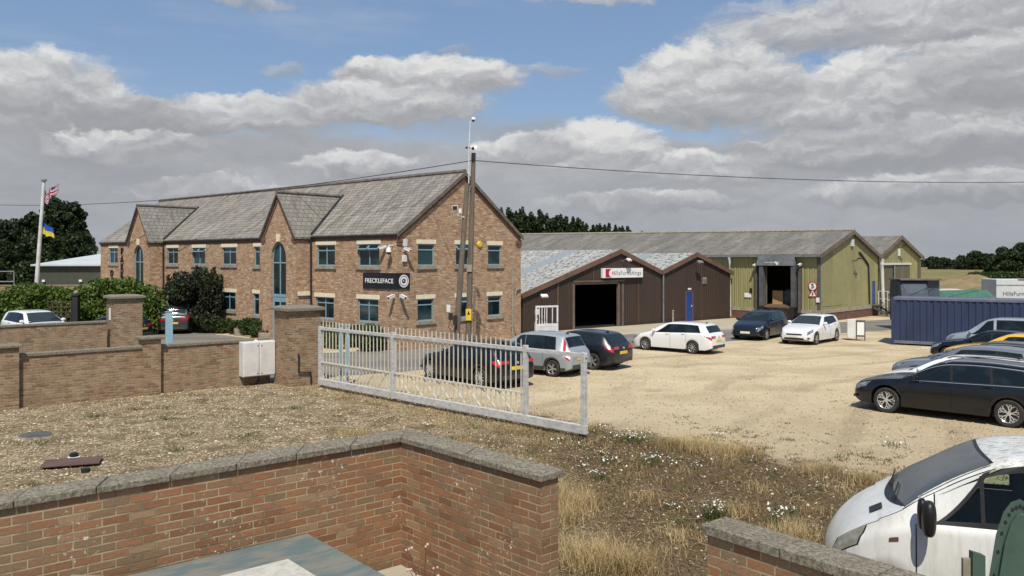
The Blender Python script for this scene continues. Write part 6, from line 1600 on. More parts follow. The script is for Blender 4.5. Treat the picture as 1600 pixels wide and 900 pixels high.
# ------------------------------------------------------------------ near walls (foreground)
wA0 = Vector((-1.214, 9.12)); dA = Vector((.759, .651)); dB = Vector((.673, -.739)); ZC = 2.17
def near_wall():
    t = thing('foreground_wall', 'near red brick wall with lichen covered coping, turning a corner', 'wall', (wA0.x, wA0.y, 0), 0)
    th = .215
    nA = Vector((-dA.y, dA.x)); nB = Vector((-dB.y, dB.x))      # away from the camera
    def P(v, z): return (v.x, v.y, z)
    inner = Vector((0, 0)); LA = 8.6; LB = 2.20
    back = None
    # far side corner: intersection of both offset lines
    def inter(off):
        a = nA*off; b = nB*off
        # a + dA*s = b + dB*u
        det = dA.x*(-dB.y)+dB.x*dA.y; r = b-a; s = (r.x*(-dB.y)+dB.x*r.y)/det
        return a+dA*s
    c = inter(th)
    for nm, mt, z0, z1, off0, off1, bev in (('brickwork', 'brick_near', 0, ZC-.075, 0, th, 0), ('coping', 'concrete_cop', ZC-.073, ZC, -.035, th+.04, .012)):
        ci, co = inter(off0), inter(off1)
        a_ = MB()
        e0, e1 = -dA*LA+nA*off0, -dA*LA+nA*off1; ext = 0 if nm == 'brickwork' else .035
        f0, f1 = dB*(LB+ext)+nB*off0, dB*(LB+ext)+nB*off1
        lift = .0 if nm == 'brickwork' else -.012
        a_.prism([P(e0, z0), P(ci, z0), P(co, z0), P(e1, z0)], [P(e0, z1+lift), P(ci, z1+lift), P(co, z1), P(e1, z1)])
        if nm != 'coping': a_.build(nm, M[mt], t, bevel=bev)
        if nm == 'coping':
            for (i0, o0, i1, o1, Lr) in ((ci, co, e0, e1, LA), (ci, co, f0, f1, LB)):
                ns = max(1, round(Lr/.62))
                for k in range(ns):
                    a0, a1 = k/ns+(.004/Lr if k else 0), (k+1)/ns-.004/Lr; dz = random.uniform(-.004, .004) if k else 0
                    q0, q1, r0, r1 = i0.lerp(i1, a0), i0.lerp(i1, a1), o0.lerp(o1, a0), o0.lerp(o1, a1)
                    m_ = MB(); m_.prism([P(q0, z0), P(q1, z0), P(r1, z0), P(r0, z0)], [P(q0, z1+lift+dz), P(q1, z1+lift+dz), P(r1, z1+dz), P(r0, z1+dz)]); m_.build('coping_stone', M[mt], t, bevel=.008)
            continue
        a_ = MB(); a_.prism([P(ci, z0), P(f0, z0), P(f1, z0), P(co, z0)], [P(ci, z1+lift), P(f0, z1+lift), P(f1, z1), P(co, z1)])
        a_.build(nm, M[mt], t, bevel=bev)
near_wall()
cw = thing('foreground_wall', 'near red brick wall with white speckled coping in front of the white van', 'wall', (1.426, 6.06, 0), math.atan2(-.78, .62))
m = MB(); m.box(0, 4.5, 0, .215, 0, ZC-.075); m.build('brickwork', M['brick_near'], cw)
for k in range(7): m = MB(); dz = random.uniform(-.004, .003); m.box(-.035+k*.65+(.004 if k else 0), -.035+(k+1)*.65-.004, -.035, .255, ZC-.073, ZC+dz); m.build('coping_stone', M['concrete_cop'], cw, bevel=.008)

M['lid'] = mat('stained_zinc', (.105, .145, .15), .65, (.19, .185, .155), 2.2, stretch=(1, 3.0, 1), metallic=.0, contrast=(.40, .60), detail=8, bump=.003, bscale=8)
# grey metal roof with white panel in the yard corner below the camera
t = thing('metal_cabinet', 'big blue grey metal cabinet with stained flat top below the near brick wall', 'metal cabinet', (-2.02, 8.22, 1.39), math.atan2(dA.y, dA.x))
m = MB(); m.box(-5.2, 0, -4.2, 0, -.06, 0); m.build('top_sheet', M['lid'], t, bevel=.01)
m = MB(); m.box(-5.17, -.03, -4.17, -.03, -.6, -.063); m.build('side_sheet', M['lorry_glass'], t)
o = thing('white_board', 'flat white rough board lying on the grey metal top', 'board', (-1.98, 7.36, 1.40), math.atan2(dA.y, dA.x))
m = MB(); m.box(-1.9, 0, -2.6, 0, .003, .05); m.build('panel', mat('rough_white_sheet', (.52, .50, .44), .9, (.40, .38, .33), 14, bump=.006), o, bevel=.006)
q = MB(); q.tube([(-.9, .35, .03), (-.7, .42, .04), (-.35, .30, .03)], .012, 6); tag(q.build('loose_cable', M['lid'], None, loc=(-3.0, 6.8, 1.40), rotz=.3), 'short dark cable lying on the grey metal roof', 'cable')

# green steel housing at the lower right
M['green_steel'] = mat('green_steel', (.045, .085, .062), .55, (.065, .105, .08), 3, bump=.001, contrast=(.35, .7))
gh = thing('green_housing', 'dark green steel housing with a bolted curved flange in the lower right corner', 'machine housing', (2.46, 4.36, 2.43), math.radians(-29)); gh.scale = (.66, .3, .85)
m = MB(); N = 16
out = [(-.02, -1.5), (.0, -.4), (.05, .0), (.10, .28), (.15, .42), (.20, .485), (.26, .51), (.315, .49), (.35, .43), (.36, .405)]
inn = [(.05, -1.5), (.07, -.4), (.115, .0), (.16, .25), (.20, .365), (.235, .42), (.265, .435), (.29, .425), (.305, .40), (.31, .37)]
for (a, b, c, d) in zip(out, out[1:], inn, inn[1:]):
    m.prism([(a[0], -.02, a[1]), (b[0], -.02, b[1]), (d[0], -.02, d[1]), (c[0], -.02, c[1])], [(a[0], .02, a[1]), (b[0], .02, b[1]), (d[0], .02, d[1]), (c[0], .02, c[1])])
m.build('flange', M['green_steel'], gh)
m = MB(); face_ = inn+[(.9, .30), (.9, -1.5)]; m.prism([(x, -.10, z) for x, z in face_], [(x, .6, z) for x, z in face_]); m.build('casing', M['green_steel'], gh, bevel=.006)
acc = 0
for k in range(15):
    f = k/14*(len(out)-2.2)+1.0; i = int(f); q_ = f-i; i = min(i, len(out)-2)
    x = (out[i][0]+inn[i][0])/2*(1-q_)+(out[i+1][0]+inn[i+1][0])/2*q_; z = (out[i][1]+inn[i][1])/2*(1-q_)+(out[i+1][1]+inn[i+1][1])/2*q_
    m = MB(); m.cyl((x, -.021, z), (x, -.034, z), .011, .011, 6); m.build('bolt', M['gutter'], gh)
m = MB(); m.box(.33, .39, -.115, -.101, .345, .36); m.build('weld_tab', M['box_white'], gh)
q = MB(); q.box(-.06, .0, 0, .06, -1.2, .02); q.box(0.003, .07, -.02, .08, -1.2, .05); 
pz = thing('post_stub', 'short dark post and pale strip beside the green steel housing', 'post', (2.40, 4.36, 2.53), 0)
m = MB(); m.box(-.035, .003, 0, .02, -1.2, 0); m.build('pale_strip', M['sill'], pz)
m = MB(); m.prism([(.005, -.02, -1.2), (.07, -.02, -1.2), (.07, -.02, .02), (.005, -.02, .04)], [(.005, .02, -1.2), (.07, .02, -1.2), (.07, .02, .02), (.005, .02, .04)]); m.build('post', M['green_steel'], pz)

# ------------------------------------------------------------------ things on the gravel
t = thing('manhole_cover', 'round grey manhole cover lying in the gravel', 'manhole cover', (-11.05, 19.3, 0))
m = MB(); m.lathe([(.34, 0), (.34, .03), (.30, .035), (.001, .035)], (0, 0, 0), 'Z', 28); m.build('cover', M['seal'], t)
m = MB(); m.lathe([(.36, 0), (.36, .018), (.34, .02)], (0, 0, 0), 'Z', 28); m.build('ring', M['sill'], t)
t = thing('drain_cover', 'flat rusty brown metal plate lying on the gravel', 'plate', (-8.75, 16.55, 0), .35)
m = MB(); m.box(-.52, .52, -.30, .30, .05, .08); m.build('plate', mat('brown_plate', (.13, .07, .05), .6, (.10, .055, .04), 2), t, bevel=.005)
for (x, y, lb, wh) in ((-8.95, 17.0, 'black cap on a white collar behind the brown plate', True), (-8.2, 16.0, 'black cap in front of the brown plate', False)):
    t = thing('pipe_cap', lb, 'cap', (x, y, 0))
    if wh: m = MB(); m.lathe([(.12, 0), (.12, .06), (.08, .065)], (0, 0, 0), 'Z', 16); m.build('collar', M['white'], t)
    m = MB(); m.lathe([(.085, .066 if wh else .0), (.085, .13 if wh else .07), (.06, .14 if wh else .08), (.001, .145 if wh else .085)], (0, 0, 0), 'Z', 16); m.build('cap', M['black'], t)
# stone planters at the forecourt
for (x, y, lb) in ((-14.55, 44.8, 'stone planter with small flowers on the paved forecourt'), (-12.45, 42.2, 'stone planter half hidden behind the low wall by the shrubs')):
    t = thing('planter', lb, 'planter', (x, y, 0), .5); m = MB(); m.box(-.38, .38, -.2, .2, 0, .36); m.build('trough', M['sill'], t, bevel=.03)
    m = MB()
    for k in range(14): m.ball((random.uniform(-.3, .3), random.uniform(-.14, .14), random.uniform(.36, .5)), .07, 6, 4)
    m.build('flowers', M['rust'], t)
# sandy and earthy mounds beyond the container
def mound(name, x, y, rx, ry, h, m_):
    q = MB(); nx, ny = 24, 12; ids = []
    for i in range(nx+1):
        r_ = []
        for j in range(ny+1):
            u, v = -1+2*i/nx, -1+2*j/ny; d = math.hypot(u, v); z = h*max(0, 1-d*d)**1.2*(1+.25*math.sin(u*7+v*3)+.15*math.sin(u*13))
            r_.append(q.av((x+u*rx, y+v*ry, z-.05)))
        ids.append(r_)
    for i in range(nx):
        for j in range(ny): q.af([ids[i][j], ids[i+1][j], ids[i+1][j+1], ids[i][j+1]])
    return tag(q.build(name, m_, None, smooth=60, fix=False), kind='structure')
mound('sand_mound', 52, 99, 5.5, 7, .45, mat('pale_sand', (.55, .50, .40), .95, (.46, .41, .32), 1.5))
mound('earth_mound', 65, 118, 7, 6, 1.5, mat('dry_earth_bank', (.26, .18, .095), .95, (.17, .14, .07), .5))
mound('earth_mound', 62, 104, 5, 5, 1.3, mat('grassy_bank', (.17, .15, .06), .95, (.24, .17, .08), .7))
mound('stone_pile', 19.6, 38.2, 1.3, .35, .14, mat('pale_rubble', (.58, .54, .44), .95, (.35, .31, .23), 6, bump=.03))

# ------------------------------------------------------------------ vegetation
def rand_unit(n):
    v = RNG.normal(size=(n, 3)); return v/np.linalg.norm(v, axis=1)[:, None]

def leaf_cloud(centers, size, flat=.0, aspect=1.6):
    """one small folded leaf spray (two triangles) per centre"""
    n = len(centers); a = rand_unit(n); b = np.cross(a, rand_unit(n)); b /= np.linalg.norm(b, axis=1)[:, None]+1e-9
    s = size*RNG.uniform(.6, 1.35, n)[:, None]
    v = np.stack([centers-a*s*aspect*.5, centers+b*s*.5, centers+a*s*aspect*.5, centers-b*s*.5], 1).reshape(-1, 3)
    f = np.arange(n*4).reshape(-1, 4); return v, f

def blob_points(blobs, n, shell=.45):
    """points in the outer layer of ellipsoids (cx,cy,cz,rx,ry,rz)"""
    B = np.array(blobs, float); w = (B[:, 3]*B[:, 4]*B[:, 5])**(2/3); idx = RNG.choice(len(B), n, p=w/w.sum())
    u = rand_unit(n); r = 1-shell*RNG.uniform(0, 1, n)**1.6+RNG.normal(0, .05, n)
    return B[idx, :3]+u*B[idx, 3:]*r[:, None]

def make_tree(label, loc, h, rx, kind='round', leaves=5000, size=.25, m='oak', group=None, name='tree', trunk=.25, cat='tree'):
    t = thing(name, label, cat, loc, 0, group); bl = []
    tb = MB(); th = h*(.55 if kind != 'poplar' else .9)
    tb.tube([(0, 0, 0), (h*.01, 0, th*.5), (0, h*.01, th)], [trunk, trunk*.75, trunk*.35], 8)
    if kind == 'round':
        for k in range(16):
            a = random.uniform(0, 6.28); r = rx*random.uniform(.15, .72); z = h*random.uniform(.30, .86); s = rx*random.uniform(.26, .46)*(1.1-.4*abs(z/h-.5))
            bl.append((math.cos(a)*r*(1.25-z/h*.8), math.sin(a)*r*(1.25-z/h*.8), z, s, s, s*random.uniform(.7, .95)))
            if k < 8: tb.tube([(0, 0, th*random.uniform(.4, .8)), (bl[-1][0]*.5, bl[-1][1]*.5, z-s*.6), bl[-1][:3]], [trunk*.4, trunk*.25, .03], 6)
    elif kind == 'poplar':
        for k in range(22):
            z = h*(.10+.86*k/21); w = rx*math.sin(math.pi*min(1, .18+.82*k/21))**.6*random.uniform(.55, .8); a = random.uniform(0, 6.28); o = rx*.30
            bl.append((math.cos(a)*o, math.sin(a)*o, z, w, w, h*.07))
        for k in range(4): a = k*1.6; tb.tube([(0, 0, h*.2), (math.cos(a)*rx*.4, math.sin(a)*rx*.4, h*.6)], [trunk*.4, .04], 6)
    elif kind == 'conifer':
        for k in range(60):
            q = random.random()**.85; z = h*(.06+.90*q); w = rx*(1-max(0, q-.55)**1.3*1.6); a = random.uniform(0, 6.28); o = w*random.uniform(.1, .95)
            s_ = rx*random.uniform(.20, .42)*(1.1-q*.45); bl.append((math.cos(a)*o, math.sin(a)*o, z, s_, s_, s_*random.uniform(.8, 1.3)))
        bl.append((0, 0, h*.95, rx*.3, rx*.3, h*.06))
        for k in range(5): a = k*1.3; tb.tube([(0, 0, h*.25), (math.cos(a)*rx*.5, math.sin(a)*rx*.5, h*.5)], [trunk*.35, .04], 6)
    tb.build('trunk', M['trunk'], t, uv=False)
    v, f = leaf_cloud(blob_points(bl, leaves), size); np_mesh('crown', v, f, M[m], t)
    return t

def bush(name, label, loc, blobs, leaves, size, m, cat='bush', group=None, stems=True):
    t = thing(name, label, cat, loc, 0, group)
    if stems:
        tb = MB()
        for b in blobs[:10]: tb.tube([(b[0]*.3, b[1]*.3, 0), (b[0]*.7, b[1]*.7, b[2]*.5), (b[0], b[1], b[2])], [.04, .03, .012], 5)
        tb.build('stems', M['trunk'], t, uv=False)
    P = blob_points(blobs, leaves, .6); P[:, 2] = np.abs(P[:, 2]); v, f = leaf_cloud(P, size); np_mesh('foliage', v, f, M[m], t); return t

# poplar row far behind the warehouses
proto = []
for k, (h, r) in enumerate(((16.5, 2.3), (15.5, 2.1), (14.8, 2.2))):
    proto.append(make_tree('dark poplar in the row behind the grey warehouse roof', (0, 0, 0), h, r, 'poplar', 5200, .42, 'poplar', 'poplars behind the warehouses', 'poplar_tree'))
px = [(786, 323), (797, 321), (809, 325), (820, 322), (832, 328), (843, 326), (855, 331), (867, 334), (880, 333), (892, 337), (903, 338), (914, 345), (924, 350), (936, 347), (948, 347), (959, 350), (971, 351), (980, 352)]
for i, (x, ytop) in enumerate(px):
    d = 190+random.uniform(-5, 5); h = 4.1+(404.5-ytop)/1300*d; p = proto[i % 3] if i > 2 else None
    o = proto[i] if i < 3 else dup(proto[i % 3])
    base = (16.5, 15.5, 14.8)[i % 3]; s = h/base*1.0; o.location = ((x-800)/1300*d, d, 0); o.scale = (s*1.0, s*1.0, s); o.rotation_euler = (0, 0, random.uniform(0, 6))
for i, (x, ytop) in enumerate(((776, 330), (765, 334), (1000, 360), (1018, 361), (1034, 360), (1048, 362))):
    d = 300 if x > 900 else 195; h = 4.1+(404.5-ytop)/1300*d; o = dup(proto[i % 3], group='distant poplars'); s = h/(16.5, 15.5, 14.8)[i % 3]
    o.location = ((x-800)/1300*d, d, 0); o.scale = (s*1.2, s*1.2, s); o['label'] = ('small distant tree top showing over the ridge of the grey warehouse roof' if x > 900 else 'dark poplar mostly hidden by the brick gable'); o['group'] = 'distant trees over the roof' if x > 900 else 'poplars behind the gable'
# left side tall trees
tl = [((-1, 345, 100, 4.4, 'conifer'), 'dark broad tree at the left edge of the photo'), ((26, 352, 96, 3.6, 'conifer'), 'dark tree between the left edge tree and the flagpole'), ((52, 336, 92, 2.6, 'conifer'), 'dark ragged conifer left of the flagpole top'),
      ((84, 310, 92, 2.9, 'conifer'), 'tallest dark conifer right of the flagpole'), ((116, 317, 92, 2.1, 'conifer'), 'slender dark conifer, right of the tallest one by the flagpole'), ((108, 370, 90, 3.0, 'conifer'), 'low dark conifer behind the white roofed hall'), ((-40, 330, 100, 5, 'conifer'), 'dark tree just outside the left edge')]
for (x, yt, d, r, k), lb in tl:
    h = 4.1+(404.5-yt)/1300*d; make_tree(lb, ((x-800)/1300*d, d, 0), h, r, k, 12000, .26, 'conifer', name='conifer_tree')
# right side field trees
tr = [((1444, 410, 420, 8, 3000), 'low far tree left of the field tree pair'), ((1459, 401, 330, 3.4, 4000), 'small round field tree, left one of the pair behind the rear shed'), ((1475, 400, 330, 3.2, 4000), 'small round field tree, right one of the pair behind the rear shed'), ((1490, 407, 335, 3.6, 3000), 'low bushy tree between the pair and the broad tree'),
      ((1506, 401, 320, 4.0, 4000), 'bushy field tree on the left flank of the broad tree'), ((1526, 393, 315, 5.2, 6000), 'broad domed field tree in the middle distance'), ((1543, 397, 318, 4.0, 4000), 'field tree on the right flank of the broad domed tree'),
      ((1573, 385, 195, 3.9, 9000), 'nearer dark tree left of the right edge tree'), ((1600, 378, 195, 4.6, 11000), 'large dark tree cut by the right edge of the photo'), ((1640, 372, 200, 6, 6000), 'dark tree just outside the right edge'), ((1553, 402, 200, 2.2, 3500), 'small dark bush tree at the foot of the nearer trees')]
for (x, yt, d, r, n), lb in tr:
    h = 4.1+(404.5-yt)/1300*d; t = make_tree(lb, ((x-800)/1300*d, d, -.4), h*1.05, r, 'round', n, .34 if d < 250 else .5, 'oak', trunk=.3)
    # low skirt of foliage so that the crown reaches down to the field
    P = blob_points([(random.uniform(-r, r)*.7, random.uniform(-1, 1), h*.22, r*.5, r*.5, h*.28) for _ in range(6)], n//3, .7); v, f = leaf_cloud(P, .45); np_mesh('low_branches', v, f, M['oak'], t)
bl = [(x, random.uniform(-.4, .4), .7, 1.7, 1.2, .9) for x in np.arange(0, 34, 1.3)]
bush('field_hedge', 'low green hedge across the field before the right hand trees', (92, 165, 0), bl, 12000, .3, 'shrub', 'hedge', stems=False)

# big hedge on the left
bl = []
for x in np.arange(-38, -19.6, .7):
    top = 2.0+.30*math.sin(x*1.1)+(0 if x < -29 else min(.70, (x+29)*.15))
    y = 45.4+(x+22)*-.06
    for z in (.6, 1.4, top-.5): bl.append((x+random.uniform(-.2, .2), y+random.uniform(-.3, .3), z+random.uniform(-.1, .15), .85, .8, .62))
bush('hedge', 'large loose green hedge behind the parked cars on the left', (0, 0, 0), bl, 60000, .12, 'hedge', 'hedge', stems=False)
# dark bush by the office facade
bl = [(random.uniform(-1.2, 1.2), random.uniform(-.7, .7), random.uniform(.5, 2.9), random.uniform(.45, .75), random.uniform(.4, .7), random.uniform(.45, .7)) for _ in range(26)]
bl += [(random.uniform(-1.5, 1.6), random.uniform(-.7, .7), random.uniform(1.0, 3.5)*1.0, .16, .16, .34) for _ in range(46)]
bush('dark_bush', 'big round dark purple green bush against the brick facade', (-17.6, 46.3, 0), bl, 26000, .095, 'bushdark')
for (x, y, r, h, lb) in ((-15.95, 46.0, .62, .80, 'clipped round shrub right of the big dark bush'), (-14.9, 45.4, .52, .75, 'low shrub before the narrow window'), (-14.0, 44.9, .6, .95, 'low dark shrub left of the large gate pillar'), (-13.2, 44.2, .6, .9, 'spreading shrub nearest the large gate pillar'), (-13.3, 43.4, .45, .6, 'small shrub by the half hidden planter'),
                        (-7.2, 38.9, .7, 1.0, 'round shrub at the foot of the brick gable corner')):
    bl = [(random.uniform(-r, r)*.5, random.uniform(-r, r)*.5, h*.5, r*.7, r*.7, h*.5) for _ in range(5)]
    bush('shrub', lb, (x, y, 0), bl, 4200, .06, 'shrub', 'shrub')
bl = [(x, 0, .55, .5, .38, .5) for x in np.arange(-.2, 3.6, .35)]
o = bush('clipped_hedge', 'low clipped bright green hedge under the FRECKLEFACE side of the facade', (-10.4, 40.0, 0), bl, 12000, .055, 'hedge', 'hedge', stems=False); o.rotation_euler = (0, 0, OZ)
o = bush('shrub', 'round dark shrub at the end of the clipped hedge below the office sign', (-6.3, 37.0, 0), [(0, 0, .62, .62, .6, .6), (.3, .1, .5, .4, .4, .45), (-.3, 0, .5, .4, .4, .45)], 5000, .06, 'shrub', 'shrub')

# ---- foreground: stones, dry grass, weeds
def in_verge(x, y):
    # beyond the near walls, before wall D / the gate, inside the ragged edge of the yard
    sA = (x+1.214)*(-.651)+(y-9.12)*.759; sB = (x+1.214)*.739+(y-9.12)*.673
    beyond = (sA > .28) | (sB > .28)
    sD = (x+11.0)*(-.651)+(y-24.85)*.759
    return beyond & (sD < .1) & (x+y < 22.6+RNG.normal(0, .5, len(x))) & (y > 1)
def scatter(n, xr, yr):
    x = RNG.uniform(*xr, n); y = RNG.uniform(*yr, n); k = in_verge(x, y); return x[k], y[k]
def pvis(x, y): return (np.abs(x/np.maximum(y, .1)) < .66)

def stones(n, lo, hi, xr, yr, keep):
    x, y = scatter(n, xr, yr); k = pvis(x, y) & keep(x, y); x, y = x[k], y[k]; n = len(x)
    base = np.array([(1, 0, 0), (0, 1, 0), (-1, 0, 0), (0, -1, 0), (0, 0, .8), (0, 0, -.4)], float)
    s = RNG.uniform(lo, hi, n)[:, None, None]*RNG.uniform(.6, 1.3, (n, 6, 1)); a = RNG.uniform(0, 6.28, n); c, sn = np.cos(a), np.sin(a)
    v = base[None]*s; vx = v[:, :, 0]*c[:, None]-v[:, :, 1]*sn[:, None]*.7; vy = v[:, :, 0]*sn[:, None]+v[:, :, 1]*c[:, None]*.7
    v = np.stack([vx+x[:, None], vy+y[:, None], v[:, :, 2]*.8+.004+lo*.2], 2).reshape(-1, 3)
    f = np.array([(0, 1, 4), (1, 2, 4), (2, 3, 4), (3, 0, 4)]); F = (f[None]+(np.arange(n)*6)[:, None, None]).reshape(-1, 3); return v, F
leftish = lambda x, y: RNG.uniform(0, 1, len(x)) < np.clip(.98-(x+2)*.16, .30, 1)
v1, f1 = stones(85000, .010, .030, (-19, 9), (2, 27), leftish)
v2, f2 = stones(4500, .03, .055, (-19, 6), (8, 27), leftish)
o = np_mesh('loose_gravel', np.vstack([v1, v2]), np.vstack([f1, f2+len(v1)]), M['stones']); tag(o, 'pale loose gravel stones on the verge', 'gravel', kind='stuff')

def blades(px, py, h, lean, width, curl=.5, seg=2):
    n = len(px); a = RNG.uniform(0, 6.28, n); ln = lean*RNG.uniform(.2, 1, n); H = h*RNG.uniform(.5, 1.2, n); w = width*RNG.uniform(.7, 1.3, n)
    dx, dy = np.cos(a), np.sin(a); b = a+RNG.uniform(.8, 2.2, n); wx, wy = np.cos(b)*w, np.sin(b)*w
    r = []
    for k, q in enumerate((0, .5, 1)):
        off = ln*H*(q**1.7); z = H*q*(1-.25*ln*q); ww = (1-q*.85)
        r.append(np.stack([px+dx*off-wx*ww, py+dy*off-wy*ww, z], 1)); r.append(np.stack([px+dx*off+wx*ww, py+dy*off+wy*ww, z], 1))
    v = np.stack(r, 1).reshape(-1, 3); f = np.array([(0, 1, 3, 2), (2, 3, 5, 4)]); F = (f[None]+(np.arange(n)*6)[:, None, None]).reshape(-1, 4); return v, F
def merge(lst):
    V = []; F = []; o = 0
    for v, f in lst: V.append(v); F.append(f+o); o += len(v)
    return np.vstack(V), np.vstack(F)
def zone(n, xr, yr, prob):
    x, y = scatter(n, xr, yr); k = pvis(x, y); x, y = x[k], y[k]; k = RNG.uniform(0, 1, len(x)) < prob(x, y); return x[k], y[k]
def patchy(x, y, s=.6, ph=0):
    return .5+.5*np.sin(x*s*2.1+ph+1.7*np.sin(y*s*1.3+ph))*np.sin(y*s*1.9+ph*2+1.3*np.sin(x*s))
L = []
x, y = zone(60000, (-17, 9), (3, 27), lambda x, y: .06+.26*patchy(x, y, .7)**1.5*(np.clip((x+4)/6, .12, 1))); L.append(blades(x, y, .10, 1.4, .004))
# along the foot of the gate
t_ = RNG.uniform(0, 1, 5000); x = GA.x+(GB.x-GA.x)*t_+RNG.normal(-.3, .5, 5000); y = GA.y+(GB.y-GA.y)*t_+RNG.normal(-.3, .5, 5000); L.append(blades(x, y, .11, 1.3, .004))
tufts = [(4.0, 18.0, 0.69, 0.328, 900), (4.7, 17.5, 0.62, 0.281, 700), (3.4, 18.2, 0.5, 0.265, 500), (5.9, 15.9, 0.56, 0.250, 600), (6.5, 15.3, 0.5, 0.234, 450), (1.0, 11.3, 0.69, 0.351, 900), (1.5, 11.0, 0.56, 0.328, 800), (1.0, 13.8, 0.62, 0.328, 800), (.6, 14.6, 0.5, 0.281, 600), (.3, 15.8, 0.62, 0.234, 500),
         (-.9, 14.2, 0.62, 0.203, 500), (-.2, 16.5, 0.75, 0.234, 600), (.7, 13.0, 0.5, 0.312, 600), (4.1, 12.2, 0.56, 0.281, 600), (4.9, 11.3, 0.5, 0.265, 500), (3.6, 13.4, 0.62, 0.203, 400), (2.4, 12.2, 0.62, 0.172, 300), (3.0, 9.6, 0.5, 0.234, 400), (6.4, 13.5, 0.62, 0.234, 500), (-2.2, 14.8, 0.62, 0.140, 400), (-3.6, 19.5, 0.88, 0.125, 500), (1.35, 9.4, 0.44, 0.250, 500), (2.3, 14.2, 0.62, 0.156, 300), (5.6, 11.9, 0.5, 0.234, 400)]
for (a, b, r, h, n) in tufts: L.append(blades(a+RNG.normal(0, r*.42, n), b+RNG.normal(0, r*.34, n), h, 1.25, .0036))
for k in range(90):
    x, y = scatter(1, (-3, 9), (8, 21))
    if len(x) and pvis(x, y)[0]: L.append(blades(x[0]+RNG.normal(0, .14, 90), y[0]+RNG.normal(0, .14, 90), random.uniform(.1, .26), 1.1, .0035))
# flattened straw lying over the soil
n = 26000; x, y = scatter(n, (-5, 9), (6, 23)); k = pvis(x, y) & (RNG.uniform(0, 1, len(x)) < .25+.75*patchy(x, y, .8, 1)); x, y = x[k], y[k]; n = len(x)
a = RNG.uniform(0, 6.28, n); ln = RNG.uniform(.06, .20, n); w = .0035; z = RNG.uniform(.008, .05, n); z2 = RNG.uniform(.008, .07, n)
dx, dy = np.cos(a)*ln, np.sin(a)*ln; wx, wy = -np.sin(a)*w, np.cos(a)*w
V = np.stack([np.stack([x-wx, y-wy, z], 1), np.stack([x+wx, y+wy, z], 1), np.stack([x+dx+wx, y+dy+wy, z2], 1), np.stack([x+dx-wx, y+dy-wy, z2], 1)], 1).reshape(-1, 3); L.append((V, np.arange(n*4).reshape(-1, 4)))
v, f = merge(L); o = np_mesh('dry_grass', v, f, M['dry_grass']); tag(o, 'dry straw coloured grass blades and tufts', 'grass', kind='stuff')
L = []
x, y = zone(80000, (-6, 9), (4, 23), lambda x, y: np.clip((x+2.5)/4, .06, 1)*(.30+.6*patchy(x, y, .9, 2))); L.append(blades(x, y, .07, 1.9, .008))
v, f = merge(L); o = np_mesh('brown_weeds', v, f, M['brown_weed']); tag(o, 'brown dead weeds matted over the soil', 'weeds', kind='stuff')
L = []
for k in range(150):
    x, y = scatter(1, (-12, 8), (8, 25))
    if len(x): n = random.randint(15, 60); L.append(blades(x[0]+RNG.normal(0, .12, n), y[0]+RNG.normal(0, .12, n), random.uniform(.05, .12), 1.3, .008))
v, f = merge(L); o = np_mesh('green_weeds', v, f, M['leafgreen']); tag(o, 'small green weeds between the stones', 'weeds', kind='stuff')
# dark clods and weeds on the near part of the yard
L = []
x = RNG.uniform(4, 13, 5000); y = RNG.uniform(11, 24, 5000); k = (x+y > 22.5) & (RNG.uniform(0, 1, 5000) < patchy(x, y, 1.1, 4)**2*np.clip((26-x-y)/4+.1, .04, .8)); x, y = x[k][:420], y[k][:420]
for a, b in zip(x, y): n = random.randint(5, 16); L.append(blades(a+RNG.normal(0, .07, n), b+RNG.normal(0, .05, n), .05, 1.8, .010))
v, f = merge(L); o = np_mesh('yard_weeds', v, f, M['brown_weed']); tag(o, 'flat dark weeds on the near edge of the yard', 'weeds', kind='stuff')
x = RNG.uniform(-3, 24, 60000); y = RNG.uniform(11, 40, 60000); k = (x+y > 22.8) & pvis(x, y) & (RNG.uniform(0, 1, 60000) < np.clip(20/y-.4, .08, 1)); x, y = x[k], y[k]; n = len(x)
base = np.array([(1, 0, 0), (0, 1, 0), (-1, 0, 0), (0, -1, 0), (0, 0, .7), (0, 0, -.4)], float); s_ = RNG.uniform(.008, .03, n)[:, None, None]*RNG.uniform(.6, 1.3, (n, 6, 1)); v = base[None]*s_
v = np.stack([v[:, :, 0]+x[:, None], v[:, :, 1]+y[:, None], v[:, :, 2]+.004], 2).reshape(-1, 3); f = np.array([(0, 1, 4), (1, 2, 4), (2, 3, 4), (3, 0, 4)]); f = (f[None]+(np.arange(n)*6)[:, None, None]).reshape(-1, 3)
o = np_mesh('yard_gravel', v, f, M['stones']); tag(o, 'loose stones lying on the rolled yard surface', 'gravel', kind='stuff')
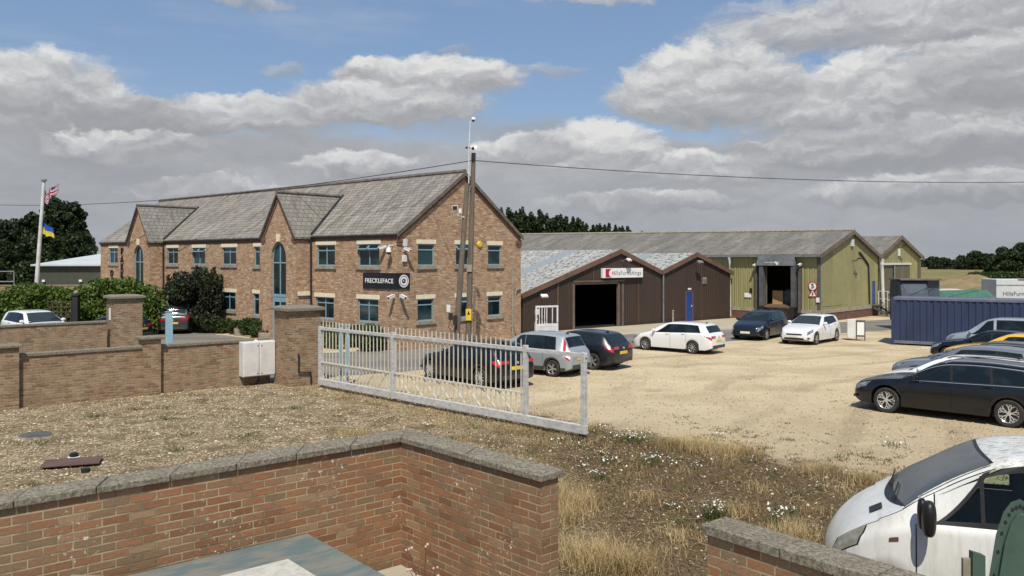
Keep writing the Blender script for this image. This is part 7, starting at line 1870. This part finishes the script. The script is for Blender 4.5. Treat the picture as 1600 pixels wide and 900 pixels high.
# white flower clumps
def clump(loc, r, n, h=.16, label=None, group='small white flower clumps on the verge'):
    n = max(5, int(n*.45)); t = thing('flower_clump', label or 'small clump of white flowers on the brown verge', 'flowers', (*loc, 0), 0, None if label else group)
    x, y = RNG.normal(0, r*.4, n*3), RNG.normal(0, r*.4, n*3); v, f = blades(x, y, h, .8, .006); np_mesh('stems', v, f, M['leafgreen'], t)
    V = []; F = []; a = np.linspace(0, 2*math.pi, 7)[:-1]
    for k in range(n):
        c = np.array([RNG.normal(0, r*.42), RNG.normal(0, r*.42), h*RNG.uniform(.6, 1.1)]); s = RNG.uniform(.010, .020); tx, ty = RNG.normal(0, .4, 2)
        V.append(np.stack([c[0]+np.cos(a)*s, c[1]+np.sin(a)*s, c[2]+s*(np.cos(a)*tx+np.sin(a)*ty)], 1)); F.append(np.arange(6)+6*k)
    me = bpy.data.meshes.new('flower_heads'); me.from_pydata(np.vstack(V).tolist(), [], [list(map(int, f)) for f in F]); tag(link('flower_heads', me, M['petal'], t), kind='stuff'); return t
def gp(px, py): y = 4.1*1300/(py-404.5); return ((px-800)/1300*y, y)
clump(gp(987, 690), .55, 170, .2, 'large dense white flower clump right of the gate end'); clump(gp(1015, 725), .38, 130, .2, 'dense white flower clump left of the tall yellow grass')
clump(gp(1118, 812), .28, 110, .3, 'white flower clump standing at the near end of the speckled coping'); clump(gp(1212, 822), .24, 50, .25, 'white flowers behind the speckled coping near the van')
clump(gp(938, 750), .25, 45, .18, 'white flower clump beside the near wall end')
clump(gp(1400, 698), .4, 40, .15, 'pale flower clump near the yard edge above the van bonnet')
for p in ((948, 725), (960, 720), (1050, 728), (1085, 732), (1100, 725), (912, 732), (1118, 682), (1030, 752), (1048, 795), (935, 668), (1060, 796), (1205, 740), (1280, 765), (925, 720), (975, 738), (1105, 815), (760, 705), (672, 667), (1230, 800), (940, 712), (1330, 745), (1175, 722), (868, 690), (905, 700)):
    x, y = gp(*p); clump((x, y), .26, random.randint(14, 34), .1)
# dried hydrangea like weed in the corner of the near walls
t = thing('seed_head_weed', 'dry stalky weed with pinkish white seed heads in the corner of the near walls', 'weed', (-.86, 8.1, .8))
q = MB(); hd_ = MB()
for k in range(9):
    a = random.uniform(0, 6.28); r = random.uniform(.03, .26); z = random.uniform(.15, .55); p1 = (math.cos(a)*r, math.sin(a)*r*.6, z)
    q.tube([(p1[0]*.1, p1[1]*.1, 0), (p1[0]*.6, p1[1]*.6, z*.6), p1], [.007, .005, .003], 5)
    for j in range(3): hd_.ball((p1[0]+random.uniform(-.03, .03), p1[1]+random.uniform(-.03, .03), z+random.uniform(-.01, .03)), random.uniform(.010, .018), 6, 4)
q.build('stalks', M['rust'], t, uv=False); hd_.build('seed_heads', M['hydrangea'], t, uv=False)
